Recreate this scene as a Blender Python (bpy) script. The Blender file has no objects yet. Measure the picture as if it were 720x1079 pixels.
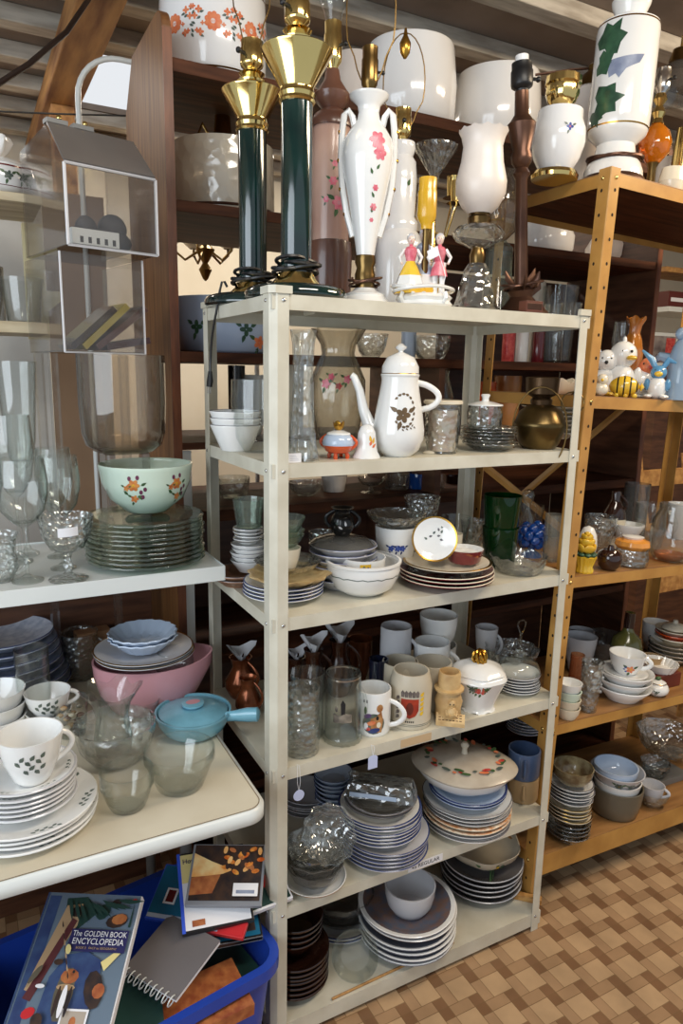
import bpy, math, random
from mathutils import Vector, Matrix
rnd = random.Random(11)
scene = bpy.context.scene
COL = scene.collection
PI = math.pi
# ------------------------------------------------------------------ camera
f_px, pitch, roll, yaw = 739.6, 0.1956, 0.0184, 0.4893
CP = Vector((-0.5692, -1.3924, 1.7098))
FW = Vector((math.sin(yaw)*math.cos(pitch), math.cos(yaw)*math.cos(pitch), -math.sin(pitch)))
R0 = Vector((math.cos(yaw), -math.sin(yaw), 0)); U0 = R0.cross(FW)
RV = R0*math.cos(roll) + U0*math.sin(roll)
UV = -R0*math.sin(roll) + U0*math.cos(roll)
cam = bpy.data.cameras.new('camera'); cam_o = bpy.data.objects.new('camera', cam); COL.objects.link(cam_o)
cam.sensor_width = 36; cam.sensor_fit = 'AUTO'; cam.lens = f_px/1079*36; cam.clip_start = .02
mt = Matrix((RV, UV, -FW)).transposed().to_4x4(); mt.translation = CP
cam_o.matrix_world = mt; scene.camera = cam_o

def proj(p):
    d = Vector(p)-CP; w = d.dot(FW)
    return 360+f_px*d.dot(RV)/w, 539.5-f_px*d.dot(UV)/w, w
def ray(px, py): return FW + RV*((px-360)/f_px) - UV*((py-539.5)/f_px)
def onz(px, py, z): d = ray(px, py); return CP + d*((z-CP.z)/d.z)
def onY(px, py, Y): d = ray(px, py); return CP + d*((Y-CP.y)/d.y)

class Spot: pass
FRONT = None   # the front edge of the board that things are being set on
def spot(x0, x1, yb, yt, z, rb=.6, rt=1.0, Y=None):
    """where a round thing stands on the surface at height z: centre, radius, height, direction to the viewer"""
    s = Spot(); xc = (x0+x1)/2; R = .04
    for _ in range(8):
        if Y is None:
            p = onz(xc, yb, z); d = Vector((p.x-CP.x, p.y-CP.y, 0)).normalized(); c = p + d*rb*R
        else:
            yy = yb if yb else 500
            for _ in range(6):
                c = onY(xc, yy, Y); c.z = z; yy = proj(c)[1]
            d = Vector((c.x-CP.x, c.y-CP.y, 0)).normalized()
        w = (c-CP).dot(FW); ct = 1/math.sqrt(1+((xc-360)/f_px)**2)
        R = (x1-x0)/2*w*ct/f_px
    if FRONT is not None and Y is None and c.y-rb*R < FRONT:
        c = c + d*((FRONT+rb*R-c.y)/d.y); w = (c-CP).dot(FW); R = (x1-x0)/2*w*ct/f_px
    dist = math.hypot(c.x-CP.x, c.y-CP.y)
    r = ray(xc, yt); rh = math.hypot(r.x, r.y)
    H = 0
    for sgn in (1, -1):
        zt = CP.z + r.z*(dist+sgn*rt*R)/rh
        if (zt < CP.z) == (sgn == 1): H = zt - z; break
    else: H = CP.z + r.z*dist/rh - z
    s.c = c; s.R = R; s.H = max(H, .004); s.phi = math.atan2(-d.y, -d.x); s.z = z; s.d = d
    s.right = Vector((-math.sin(s.phi), math.cos(s.phi), 0))
    return s

# ------------------------------------------------------------------ materials
MATS = {}
def nodes(name):
    m = bpy.data.materials.new(name); m.use_nodes = True; nt = m.node_tree; nt.nodes.clear()
    return m, nt, (lambda t: nt.nodes.new(t)), (lambda a, b: nt.links.new(a, b))
def L(c): return tuple((x/255/12.92 if x/255 <= .04045 else ((x/255+.055)/1.055)**2.4) for x in c)+(1,)
def solid(name, c, rough=.5, metal=0, coat=0, var=.12, scale=6, c2=None, bump=0, spec=.5, trans=0, stretch=None, detail=4, sss=0):
    """principled surface whose colour wanders a little with noise; c in sRGB bytes"""
    m, nt, N, K = nodes(name)
    o = N('ShaderNodeOutputMaterial'); b = N('ShaderNodeBsdfPrincipled'); K(b.outputs[0], o.inputs[0])
    a = L(c); e = L(c2) if c2 else tuple(x*(1-var) for x in a[:3])+(1,)
    tc = N('ShaderNodeTexCoord'); mp = N('ShaderNodeMapping'); K(tc.outputs['Object'], mp.inputs[0])
    if stretch: mp.inputs['Scale'].default_value = stretch
    n = N('ShaderNodeTexNoise'); n.inputs['Scale'].default_value = scale; n.inputs['Detail'].default_value = detail
    K(mp.outputs[0], n.inputs['Vector'])
    r = N('ShaderNodeValToRGB'); r.color_ramp.elements[0].position = .35; r.color_ramp.elements[1].position = .65
    r.color_ramp.elements[0].color = e; r.color_ramp.elements[1].color = a
    K(n.outputs['Fac'], r.inputs[0]); K(r.outputs[0], b.inputs['Base Color'])
    b.inputs['Roughness'].default_value = rough; b.inputs['Metallic'].default_value = metal
    b.inputs['Coat Weight'].default_value = coat; b.inputs['Coat Roughness'].default_value = .06
    b.inputs['Specular IOR Level'].default_value = spec
    if bump:
        bp = N('ShaderNodeBump'); bp.inputs['Strength'].default_value = bump; bp.inputs['Distance'].default_value = .004
        K(n.outputs['Fac'], bp.inputs['Height']); K(bp.outputs[0], b.inputs['Normal'])
    MATS[name] = m; return m
def glass(name, tint=(252, 253, 252), edge=(214, 221, 218), body=.010, bodyc=(225, 230, 228), rough=.03, cut=0, cutscale=60, gain=.85):
    """thin clear glass: see-through facing the eye, mirror-like and tinted towards the edges; cut > 0 gives a pressed pattern"""
    m, nt, N, K = nodes(name)
    o = N('ShaderNodeOutputMaterial')
    lw = N('ShaderNodeLayerWeight'); lw.inputs['Blend'].default_value = .5
    pw = N('ShaderNodeMath'); pw.operation = 'POWER'; pw.inputs[1].default_value = 3.4; K(lw.outputs['Facing'], pw.inputs[0])
    ml = N('ShaderNodeMath'); ml.operation = 'MULTIPLY_ADD'; ml.inputs[1].default_value = gain; ml.inputs[2].default_value = .05+(.10*cut); ml.use_clamp = True
    K(pw.outputs[0], ml.inputs[0])
    tr = N('ShaderNodeBsdfTransparent'); mx = N('ShaderNodeMix'); mx.data_type = 'RGBA'
    mx.inputs['A'].default_value = L(tint); mx.inputs['B'].default_value = L(edge)
    p2 = N('ShaderNodeMath'); p2.operation = 'POWER'; p2.inputs[1].default_value = 2.0; K(lw.outputs['Facing'], p2.inputs[0])
    K(p2.outputs[0], mx.inputs['Factor']); K(mx.outputs['Result'], tr.inputs[0])
    gl = N('ShaderNodeBsdfGlossy'); gl.inputs['Roughness'].default_value = rough
    df = N('ShaderNodeBsdfDiffuse'); df.inputs[0].default_value = L(bodyc)
    s1 = N('ShaderNodeMixShader'); s1.inputs[0].default_value = body; K(tr.outputs[0], s1.inputs[1]); K(df.outputs[0], s1.inputs[2])
    s2 = N('ShaderNodeMixShader'); K(ml.outputs[0], s2.inputs[0]); K(s1.outputs[0], s2.inputs[1]); K(gl.outputs[0], s2.inputs[2])
    if cut:
        tc = N('ShaderNodeTexCoord'); vo = N('ShaderNodeTexVoronoi'); vo.inputs['Scale'].default_value = cutscale
        K(tc.outputs['Object'], vo.inputs['Vector'])
        bp = N('ShaderNodeBump'); bp.inputs['Strength'].default_value = cut; bp.inputs['Distance'].default_value = .006
        K(vo.outputs['Distance'], bp.inputs['Height']); K(bp.outputs[0], gl.inputs['Normal']); K(bp.outputs[0], lw.inputs['Normal']); K(bp.outputs[0], df.inputs['Normal'])
    K(s2.outputs[0], o.inputs[0]); MATS[name] = m; return m
def wood(name, c, c2, scale=3, stretch=(1, 1, 12), rough=.45, coat=0, spec=.5):
    return solid(name, c, rough=rough, spec=spec, c2=c2, scale=scale, stretch=stretch, detail=6, coat=coat, bump=.08)

WHITE = solid('white_porcelain', (236, 236, 234), .12, coat=.5, var=.04)
CREAM = solid('cream_porcelain', (232, 222, 200), .16, coat=.4, var=.06)
IVORY = solid('ivory_stoneware', (206, 196, 176), .35, var=.08, c2=(190, 180, 160))
GREYW = solid('grey_white_china', (200, 200, 204), .18, coat=.3, var=.06)
BLUEW = solid('pale_blue_china', (184, 200, 222), .15, coat=.4, var=.06)
GOLDLINE = solid('gilt_line', (196, 150, 66), .25, 1, var=.2)
BLUELINE = solid('blue_rim_line', (52, 66, 116), .2, var=.15)
GREYLINE = solid('grey_rim_line', (110, 108, 112), .25, var=.15)
BURG = solid('burgundy_glaze', (104, 22, 30), .12, coat=.6, var=.2)
BROWNG = solid('dark_brown_glaze', (52, 28, 20), .12, coat=.7, var=.3)
TERRA = solid('orange_glaze', (214, 84, 36), .15, coat=.5, var=.15)
PINKG = solid('pink_glaze', (206, 150, 158), .25, coat=.4, var=.08)
TURQ = solid('turquoise_glaze', (126, 186, 208), .22, coat=.5, var=.16, scale=22)
JADE = solid('jade_milk_glass', (214, 232, 216), .12, coat=.6, var=.05)
MILK = solid('milk_glass', (240, 240, 240), .14, coat=.6, var=.03)
FROST = solid('frosted_glass_shade', (228, 220, 212), .35, var=.06, c2=(214, 204, 196))
TAN = solid('tan_stoneware', (176, 146, 106), .4, var=.14, scale=18)
BLUEST = solid('blue_stoneware', (76, 96, 132), .3, var=.16, scale=18, coat=.3)
GREYST = solid('grey_green_crock_glaze', (104, 98, 84), .3, var=.18, coat=.3)
CARVE = solid('pale_carved_wood', (214, 184, 132), .5, c2=(178, 142, 92), scale=20, bump=.3)
BRASS = solid('polished_brass', (240, 212, 138), .13, 1, var=.10)
OLDBRASS = solid('aged_brass', (150, 122, 74), .28, 1, c2=(92, 72, 44))
BRONZE = solid('brown_bronze', (104, 74, 58), .35, .7, c2=(70, 46, 36))
SILVER = solid('silver_metal', (206, 206, 206), .2, 1, var=.1)
COPPER = solid('copper_glaze', (150, 84, 48), .2, .6, c2=(98, 50, 28))
GREENM = solid('dark_green_enamel', (14, 46, 42), .1, coat=1, c2=(8, 30, 30), scale=12)
BLACKP = solid('black_plastic', (22, 22, 24), .4, var=.3)
BLACKG = solid('black_glaze', (12, 12, 14), .2, coat=.2, var=.3, spec=.35)
GREYP = solid('grey_plastic', (120, 120, 118), .4, var=.15)
BROWNLAMP = solid('brown_lamp_glaze', (112, 76, 60), .3, c2=(84, 54, 44), coat=.3)
TANPINK = solid('tan_pink_lamp_glaze', (196, 162, 144), .3, c2=(176, 138, 122), coat=.3)
SHELFP = solid('cream_shelf_enamel', (214, 210, 194), .38, c2=(196, 190, 172), scale=9, detail=8)
GOLDP = solid('gold_shelf_enamel', (196, 148, 78), .34, c2=(174, 126, 62), scale=9)
GBOARD = wood('gold_unit_board', (166, 122, 74), (136, 96, 56), 3, (2, 14, 14), .4)
TABLEP = solid('cream_table_laminate', (214, 206, 186), .35, c2=(204, 194, 172), scale=7)
WHITEP = solid('white_shelf_paint', (222, 226, 224), .32, var=.05)
DKWOOD = wood('dark_bookcase_wood', (104, 68, 48), (72, 44, 32), 3, (2, 2, 14))
MIDWOOD = wood('brown_panel_wood', (142, 97, 56), (108, 69, 37), 3, (14, 14, 1.2), .5)
EDGEWOOD = wood('bookcase_edge_wood', (124, 72, 42), (84, 44, 26), 3, (14, 14, 2), .4)
DARKSH = wood('bookcase_shelf_wood', (92, 54, 34), (58, 32, 20), 3, (1.5, 14, 14), .6, spec=.2)
PINE = wood('pine_board', (196, 150, 88), (160, 112, 60), 3, (14, 2, 14), .55)
PALEWD = wood('pale_wood_board', (206, 190, 158), (170, 150, 118), 3, (2, 14, 14), .55)
RAFTER = wood('stained_rafter_wood', (186, 138, 84), (118, 74, 44), 2, (8, 1, 8), .7)
BEAMW = solid('whitewashed_beam', (196, 188, 174), .7, c2=(156, 146, 132), scale=5, stretch=(1, 6, 6))
PLY = solid('ceiling_plywood', (146, 132, 120), .75, c2=(122, 108, 96), scale=3)
WALLC = solid('cream_wall_paint', (230, 222, 204), .8, c2=(218, 208, 188), scale=2)
PAPER = solid('paper_white', (236, 236, 240), .6, var=.03)
INK = solid('black_ink', (30, 28, 30), .5, var=.1)
ROSE = solid('rose_pink', (206, 84, 108), .3, c2=(228, 140, 150), scale=60)
REDF = solid('red_flower', (176, 40, 44), .3, c2=(206, 90, 80), scale=70)
ORANGEF = solid('orange_flower', (216, 110, 70), .3, c2=(226, 140, 96), scale=60)
LEAF = solid('leaf_green', (76, 108, 66), .35, c2=(50, 78, 46), scale=50)
DLEAF = solid('ivy_green', (58, 96, 70), .3, c2=(36, 66, 50), scale=30)
GREYLF = solid('grey_green_sprig', (96, 108, 98), .3, c2=(70, 84, 78), scale=50)
SLATEF = solid('slate_blue_print', (150, 160, 182), .3, c2=(120, 130, 156), scale=30)
YELL = solid('yellow_glaze', (232, 196, 64), .22, coat=.4, c2=(220, 172, 44), scale=18)
BLUEF = solid('blue_flower', (56, 84, 168), .3, var=.2)
GILTDARK = solid('dark_gilt_print', (110, 88, 62), .35, .3, var=.25, scale=40)
SKIN = solid('porcelain_skin', (230, 206, 192), .25, coat=.4, var=.05)
BLUEPL = solid('blue_bin_plastic', (36, 72, 178), .35, var=.14)
CLR = glass('clear_glass')
CUT = glass('pressed_clear_glass', cut=.9, cutscale=70, body=.04, gain=1)
CUTB = glass('coarse_cut_glass', cut=1, cutscale=42, body=.05, gain=1)
GRN = glass('pale_green_glass', (245, 250, 246), (200, 218, 206), .05, (214, 228, 218))
DGRN = glass('deep_green_glass', (24, 116, 52), (8, 50, 24), .22, (10, 84, 34))
AMB = glass('smoky_amber_glass', (240, 235, 227), (158, 146, 132), .05, (190, 180, 168), rough=.05)
AMBER = glass('amber_glass', (232, 150, 40), (190, 96, 10), .45, (236, 140, 20), cut=.3, cutscale=40)
COBALT = glass('cobalt_glass', (60, 130, 220), (16, 60, 150), .4, (24, 100, 200), cut=.3, cutscale=50)
GREYG = glass('grey_glass', (234, 234, 232), (150, 148, 146), .08, (190, 188, 184))
PINKGL = glass('peach_glass', (240, 206, 176), (196, 130, 90), .12, (226, 170, 130))
ACRY = glass('worn_acrylic', (249, 248, 247), (214, 211, 208), .03, (196, 192, 188), rough=.10)
BROWNGL = glass('brown_glass', (130, 76, 44), (60, 30, 16), .3, (88, 46, 26))
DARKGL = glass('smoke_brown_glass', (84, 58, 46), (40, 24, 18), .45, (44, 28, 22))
FLORALGL = glass('misted_vase_glass', (244, 242, 236), (196, 190, 178), .09, (210, 206, 194), rough=.08)

# ------------------------------------------------------------------ mesh building
class G:
    def __init__(s): s.v = []; s.f = []; s.fm = []; s.mats = []
    def mi(s, m):
        if m not in s.mats: s.mats.append(m)
        return s.mats.index(m)
    def add(s, vs, fs, m, M=None):
        b = len(s.v); k = s.mi(m)
        s.v += [tuple(M @ Vector(p)) if M else tuple(p) for p in vs]
        for q in fs: s.f.append([b+i for i in q]); s.fm.append(k)
        return s
    def lathe(s, prof, m, n=32, mod=None, M=None):
        """prof: (r, z) or (r, z, material of the band that starts here)"""
        vs = []; rings = []
        for j, p in enumerate(prof):
            r, z = p[0], p[1]
            if r < 1e-5: rings.append([len(vs)]); vs.append((0, 0, z)); continue
            ring = []
            for i in range(n):
                t = 2*PI*i/n; rr, zz = (r, z) if not mod else mod(t, r, z)
                ring.append(len(vs)); vs.append((rr*math.cos(t), rr*math.sin(t), zz))
            rings.append(ring)
        groups = {}; cur = m
        for j in range(len(prof)-1):
            cur = prof[j][2] if len(prof[j]) > 2 and prof[j][2] else m
            a, b = rings[j], rings[j+1]; fs = groups.setdefault(cur, [])
            if len(a) == 1 and len(b) == 1: continue
            for i in range(n):
                k = (i+1) % n
                if len(a) == 1: fs.append((a[0], b[k], b[i]))
                elif len(b) == 1: fs.append((a[i], a[k], b[0]))
                else: fs.append((a[i], a[k], b[k], b[i]))
        b0 = len(s.v); s.v += [tuple(M @ Vector(p)) if M else p for p in vs]
        for mm, fs in groups.items():
            k = s.mi(mm)
            for q in fs: s.f.append([b0+i for i in q]); s.fm.append(k)
        return s
    def tube(s, pts, rad, m, n=8, closed=False, flat=1.0):
        P = [Vector(p) for p in pts]; N = len(P); vs = []
        up = None
        for i, p in enumerate(P):
            t = (P[(i+1) % N]-P[i-1]) if closed else (P[min(i+1, N-1)]-P[max(i-1, 0)])
            t.normalize()
            if up is None:
                up = Vector((0, 0, 1)) if abs(t.z) < .9 else Vector((1, 0, 0))
            a = (up - t*up.dot(t))
            if a.length < 1e-4: a = t.orthogonal()
            a.normalize(); b = t.cross(a); up = a
            r = rad[i] if isinstance(rad, (list, tuple)) else rad
            for k in range(n):
                q = 2*PI*k/n; vs.append(p + a*(r*math.cos(q)) + b*(r*flat*math.sin(q)))
        fs = []
        for i in range(N if closed else N-1):
            j = (i+1) % N
            for k in range(n):
                l = (k+1) % n; fs.append((i*n+k, i*n+l, j*n+l, j*n+k))
        if not closed: fs.append(tuple(range(n))[::-1]); fs.append(tuple((N-1)*n+k for k in range(n)))
        return s.add(vs, fs, m)
    def box(s, a, b, m, M=None):
        x0, y0, z0 = a; x1, y1, z1 = b
        vs = [(x0, y0, z0), (x1, y0, z0), (x1, y1, z0), (x0, y1, z0), (x0, y0, z1), (x1, y0, z1), (x1, y1, z1), (x0, y1, z1)]
        return s.add(vs, [(3, 2, 1, 0), (4, 5, 6, 7), (0, 1, 5, 4), (1, 2, 6, 5), (2, 3, 7, 6), (3, 0, 4, 7)], m, M)
    def ball(s, c, r, m, n=16, sc=(1, 1, 1), M=None):
        pr = [(math.sin(PI*i/10), -math.cos(PI*i/10)) for i in range(11)]; pr[0] = (0, -1); pr[-1] = (0, 1)
        T = Matrix.Translation(Vector(c)) @ Matrix.Diagonal((r*sc[0], r*sc[1], r*sc[2], 1))
        return s.lathe(pr, m, n, M=(M @ T) if M else T)
    def prism(s, poly, z0, z1, m, M=None):
        n = len(poly); vs = [(x, y, z0) for x, y in poly]+[(x, y, z1) for x, y in poly]
        fs = [tuple(range(n))[::-1], tuple(range(n, 2*n))]+[(i, (i+1) % n, n+(i+1) % n, n+i) for i in range(n)]
        return s.add(vs, fs, m, M)
    def patch(s, surf, poly, m, rings=2):
        """a printed shape: a closed 2D outline laid on the surface surf(u, v)"""
        cu = sum(p[0] for p in poly)/len(poly); cv = sum(p[1] for p in poly)/len(poly)
        if rings > 1:
            fine = []
            for a, b in zip(poly, poly[1:]+poly[:1]):
                q = max(1, int(math.hypot(b[0]-a[0], b[1]-a[1])/.006)); fine += [(a[0]+(b[0]-a[0])*i/q, a[1]+(b[1]-a[1])*i/q) for i in range(q)]
            poly = fine; rings = max(rings, int(max(math.hypot(u-cu, v-cv) for u, v in poly)/.006))
        n = len(poly)
        vs = [surf(cu, cv)]
        for k in range(1, rings+1):
            q = k/rings; vs += [surf(cu+(u-cu)*q, cv+(v-cv)*q) for u, v in poly]
        fs = [(0, 1+i, 1+(i+1) % n) for i in range(n)]
        for k in range(rings-1):
            b = 1+k*n; fs += [(b+i, b+n+i, b+n+(i+1) % n, b+(i+1) % n) for i in range(n)]
        return s.add(vs, fs, m)
    def build(s, name, parent=None, loc=None, rot=0, smooth=True, bevel=0, ang=.75):
        me = bpy.data.meshes.new(name); me.from_pydata(s.v, [], s.f)
        for m in s.mats: me.materials.append(m)
        me.polygons.foreach_set('material_index', s.fm)
        if smooth:
            me.polygons.foreach_set('use_smooth', [True]*len(me.polygons)); me.set_sharp_from_angle(angle=ang)
        me.update()
        o = bpy.data.objects.new(name, me); COL.objects.link(o)
        if parent: o.parent = parent
        if loc is not None: o.location = loc
        if rot: o.rotation_euler = (0, 0, rot) if not isinstance(rot, tuple) else rot
        if bevel:
            b = o.modifiers.new('edge', 'BEVEL'); b.width = bevel; b.segments = 2; b.limit_method = 'ANGLE'; b.angle_limit = .9
        return o

def tag(o, label, cat, group=None, kind=None):
    o['label'] = label; o['category'] = cat
    if group: o['group'] = group
    if kind: o['kind'] = kind
    return o
def struct(o): o['kind'] = 'structure'; return o
def thing(name, label, cat, loc=(0, 0, 0), rot=0, group=None):
    o = bpy.data.objects.new(name, None); COL.objects.link(o); o.empty_display_size = .05
    o.location = loc; o.rotation_euler = (0, 0, rot) if not isinstance(rot, tuple) else rot
    return tag(o, label, cat, group)
def dup(src, loc, rot=None, label=None, group=None):
    r = src.copy(); COL.objects.link(r); r.location = loc
    if rot is not None: r.rotation_euler = (0, 0, rot) if not isinstance(rot, tuple) else rot
    if label: r['label'] = label
    if group: r['group'] = group
    for ch in list(src.children):
        c = ch.copy(); COL.objects.link(c); c.parent = r
        for g in ch.children:
            d = g.copy(); COL.objects.link(d); d.parent = c
    return r

# ------------------------------------------------------------------ profiles and prints
def sc(prof, R, H): return [(p[0]*R, p[1]*H)+tuple(p[2:]) for p in prof]
def hollow(outer, t, floor=None, lip=None):
    """outer wall from the foot to the rim, closed by an inner wall t thinner"""
    fz = (outer[0][1]+t) if floor is None else floor
    inner = []
    for p in reversed(outer):
        z = p[1]; r = p[0]-t
        if z <= fz+1e-5 or r <= 0: break
        inner.append((r, z))
    rl = inner[-1][0] if inner else outer[-1][0]-t
    return list(outer)+inner+[(max(rl*.7, .002), fz), (0, fz)]
def rad_at(prof, v):
    best = None
    for a, b in zip(prof, prof[1:]):
        lo, hi = min(a[1], b[1]), max(a[1], b[1])
        if lo-1e-6 <= v <= hi+1e-6 and hi > lo:
            r = a[0]+(b[0]-a[0])*(v-a[1])/(b[1]-a[1]); best = r if best is None else max(best, r)
    return best if best else max(p[0] for p in prof)
def wrap(prof, phi, off=.0007):
    def S(u, v):
        r = rad_at(prof, v)+off; t = phi+u/r
        return (r*math.cos(t), r*math.sin(t), v)
    return S
def flat(z=.0006, ang=0):
    c, s = math.cos(ang), math.sin(ang)
    return lambda u, v: (u*c-v*s, u*s+v*c, z)
def oval(u, v, a, b, rot=0, n=10):
    c, s = math.cos(rot), math.sin(rot)
    return [(u+a*math.cos(t)*c-b*math.sin(t)*s, v+a*math.cos(t)*s+b*math.sin(t)*c) for t in [2*PI*i/n for i in range(n)]]
def leafshape(u, v, ln, w, rot):
    pts = [(0, 0), (.3, .5), (.6, .42), (1, 0), (.6, -.42), (.3, -.5)]; c, s = math.cos(rot), math.sin(rot)
    return [(u+ln*x*c-w*y*s, v+ln*x*s+w*y*c) for x, y in pts]
def flower(g, S, u, v, s, pet, mid=None, leaf=None, petals=5, rot=0):
    for k in range(petals):
        a = rot+2*PI*k/petals
        g.patch(S, oval(u+s*.55*math.cos(a), v+s*.55*math.sin(a), s*.5, s*.36, a), pet, 1)
    if leaf:
        for a in (rot+.5, rot+2.6, rot+4.4): g.patch(S, leafshape(u+s*.8*math.cos(a), v+s*.8*math.sin(a), s*1.3, s*.6, a), leaf, 1)
    if mid: g.patch(S if True else S, oval(u, v, s*.28, s*.28), mid, 1)
def sprig(g, S, u, v, ln, rot, m, k=6, w=.35):
    c, s = math.cos(rot), math.sin(rot)
    for i in range(k):
        q = ln*i/k; a = rot+(.9 if i % 2 else -.9)
        g.patch(S, leafshape(u+q*c, v+q*s, ln/k*1.5, ln/k*w*2, a), m, 1)
def arc(c, r, a0, a1, n, ax, ay):
    """points on an arc around c in the plane of ax, ay"""
    c = Vector(c); ax = Vector(ax); ay = Vector(ay)
    return [c+ax*(r*math.cos(a0+(a1-a0)*i/n))+ay*(r*math.sin(a0+(a1-a0)*i/n)) for i in range(n+1)]
def ear(th, r0, z0, r1, z1, out, n=10, sq=1.0):
    """a handle path: leaves the wall at (r1, z1), bulges by out, comes back at (r0, z0)"""
    pts = []
    for i in range(n+1):
        q = i/n; b = math.sin(PI*q)**sq
        r = r1+(r0-r1)*q+out*b; z = z1+(z0-z1)*q
        pts.append((r*math.cos(th), r*math.sin(th), z))
    return pts
def scallop(k, amp, zamp=0):
    return lambda t, r, z: (r*(1+amp*math.cos(k*t)), z)
ORD = ['topmost', 'second from top', 'third from top', 'fourth from top', 'fifth from top', 'sixth from top', 'seventh from top',
       'eighth from top', 'ninth from top', 'tenth from top']
def ordn(i, n): return 'bottommost' if i == n-1 and n > 1 else ORD[i]

def plate_prof(R, h, t=.0036, band=None, bw=.06):
    p = [(0, .003), (.5*R, .003), (.51*R, 0), (.57*R, 0), (.6*R, .003), (.74*R, .003+.35*(h-.003)), (R, h), (R, h+t*.6, band), (R*.985, h+t, band), (R*(1-bw), h+t-bw*1.6*h*.62)]
    zin = .003+.35*(h-.003)+t
    return p+[(.74*R, zin), (.6*R, .003+t), (0, .003+t)]
def plate_mesh(R, h, m, band=None, t=.0036, bw=.06, wave=None, deco=None):
    g = G(); g.lathe(plate_prof(R, h, t, band, bw), m, 48, wave)
    if deco: deco(g, R, h, t)
    return g
def on_plate(R, h, t):
    zi = .003+.35*(h-.003)+t
    def S(u, v):
        r = math.hypot(u, v)/R; return (u, v, .0007+(.003+t if r < .6 else zi if r < .74 else zi+(h+t-zi)*(r-.74)/.26))
    return S
def turn(S, a):
    c, s = math.cos(a), math.sin(a); return lambda u, v: S(u*c-v*s, u*s+v*c)
def stack(name, what, where, cat, x0, x1, yb, n, z, pitch, m, band=None, h=None, Y=None, bw=.06, wave=None, deco=None, jit=.003, t=.0036, s=None, shrink=0, rb=.6, grow=None):
    """n plates lying in one another; each is a thing of its own. Returns the spot and the height on top"""
    s = s or spot(x0, x1, yb, yb-20, z, rb=rb, Y=Y); R = s.R; h = h or R*.16
    src = None; group = what+', '+where
    for i in range(n):
        k = 1-shrink*i
        lab = what+', '+ordn(n-1-i, n)+' '+where
        loc = (s.c.x+rnd.uniform(-jit, jit), s.c.y+rnd.uniform(-jit, jit), z+.0005+i*pitch)
        if src is None:
            src = plate_mesh(R, h, m, band, t, bw, wave, deco).build(name, None, loc, rnd.uniform(0, 6)); tag(src, lab, cat, group)
            if n == 1: src['label'] = what+' '+where; del src['group']
        else:
            o = dup(src, loc, rnd.uniform(0, 6), lab)
            if shrink: o.scale = (k, k, 1)
    s.top = z+n*pitch+.001; s.src = src
    return s
def up(s, dz=0, k=1):
    q = Spot(); q.__dict__.update(s.__dict__); q.z = s.top+dz; q.c = Vector((s.c.x, s.c.y, q.z)); q.R = s.R*k; return q
def vessel(name, label, cat, s, prof, m, t=.003, group=None, n=40, wave=None, deco=None, handle=None, rot=0, floor=None, solid_=False, parts=None):
    """a turned pot, cup, bowl or glass; prof is the outer wall in units of radius and height"""
    P = sc(prof, s.R, s.H); g = G(); g.lathe(P if solid_ else hollow(P, t, floor), m, n, wave)
    if deco: deco(g, P, s.phi)
    loc = (s.c.x, s.c.y, s.z+.0005)
    if handle or parts:
        o = thing(name, label, cat, loc, rot, group); g.build('body', o)
        for hd in (handle if isinstance(handle, list) else [handle] if handle else []):
            th = s.phi+hd.get('a', PI/2); hm = hd.get('m', m); R, H = s.R, s.H
            z0, z1 = hd.get('z0', .25)*H, hd.get('z1', .8)*H
            k = G(); k.tube(ear(th, rad_at(P, z0)-t*.6, z0, rad_at(P, z1)-t*.6, z1, hd.get('out', .5)*R, 12, hd.get('sq', .7)), hd.get('r', .1)*R, hm, 10, flat=hd.get('flat', .7)); k.build('handle', o)
        if parts: parts(o, P)
    else:
        o = g.build(name, None, loc, rot); tag(o, label, cat, group)
    s.top = s.z+s.H; s.P = P; s.o = o
    return s
CUP = [(0, 0), (.5, 0), (.52, .04), (.62, .12), (.85, .45), (.96, .8), (1, 1)]
MUG = [(0, 0), (.93, 0), (.97, .03), (1, .08), (1, .97), (.98, 1)]
BOWL = [(0, .03), (.42, .03), (.44, 0), (.5, 0), (.52, .05), (.74, .25), (.92, .6), (1, 1)]
DEEP = [(0, .02), (.5, .02), (.52, 0), (.6, 0), (.72, .08), (.9, .35), (.98, .7), (1, 1)]
TUMB = [(0, 0), (.74, 0), (.78, .03), (.86, .4), (1, 1)]
STRT = [(0, 0), (.94, 0), (.97, .02), (.98, .5), (1, 1)]
GOB = [(0, 0), (.62, 0), (.64, .01), (.3, .03), (.09, .06), (.08, .38), (.14, .42), (.55, .47), (.86, .58), (1, .75), (.95, .9), (.86, 1)]
SHERB = [(0, 0), (.7, 0), (.72, .02), (.3, .06), (.13, .12), (.2, .22), (.12, .33), (.18, .42), (.6, .5), (.86, .7), (1, 1)]
def wineglass(name, label, cat, s, prof, m, kf=None, group=None, wave=None, sticker=False):
    P = sc(prof, s.R, s.H); g = G()
    i0 = next(i for i, p in enumerate(prof) if p[1] > .38 and p[0] > .15)
    inner = [(p[0]-.0015, p[1]) for p in reversed(P[i0:])]+[(0, P[i0][1]+.004)]
    g.lathe(P+inner, m, 36, wave)
    if sticker: g.patch(wrap(P, s.phi), [(-.018, s.H*.74), (.026, s.H*.76), (.026, s.H*.9), (-.018, s.H*.88)], PAPER, 2)
    o = g.build(name, None, (s.c.x, s.c.y, s.z+.0005)); tag(o, label, cat, group); s.top = s.z+s.H; return s
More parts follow.
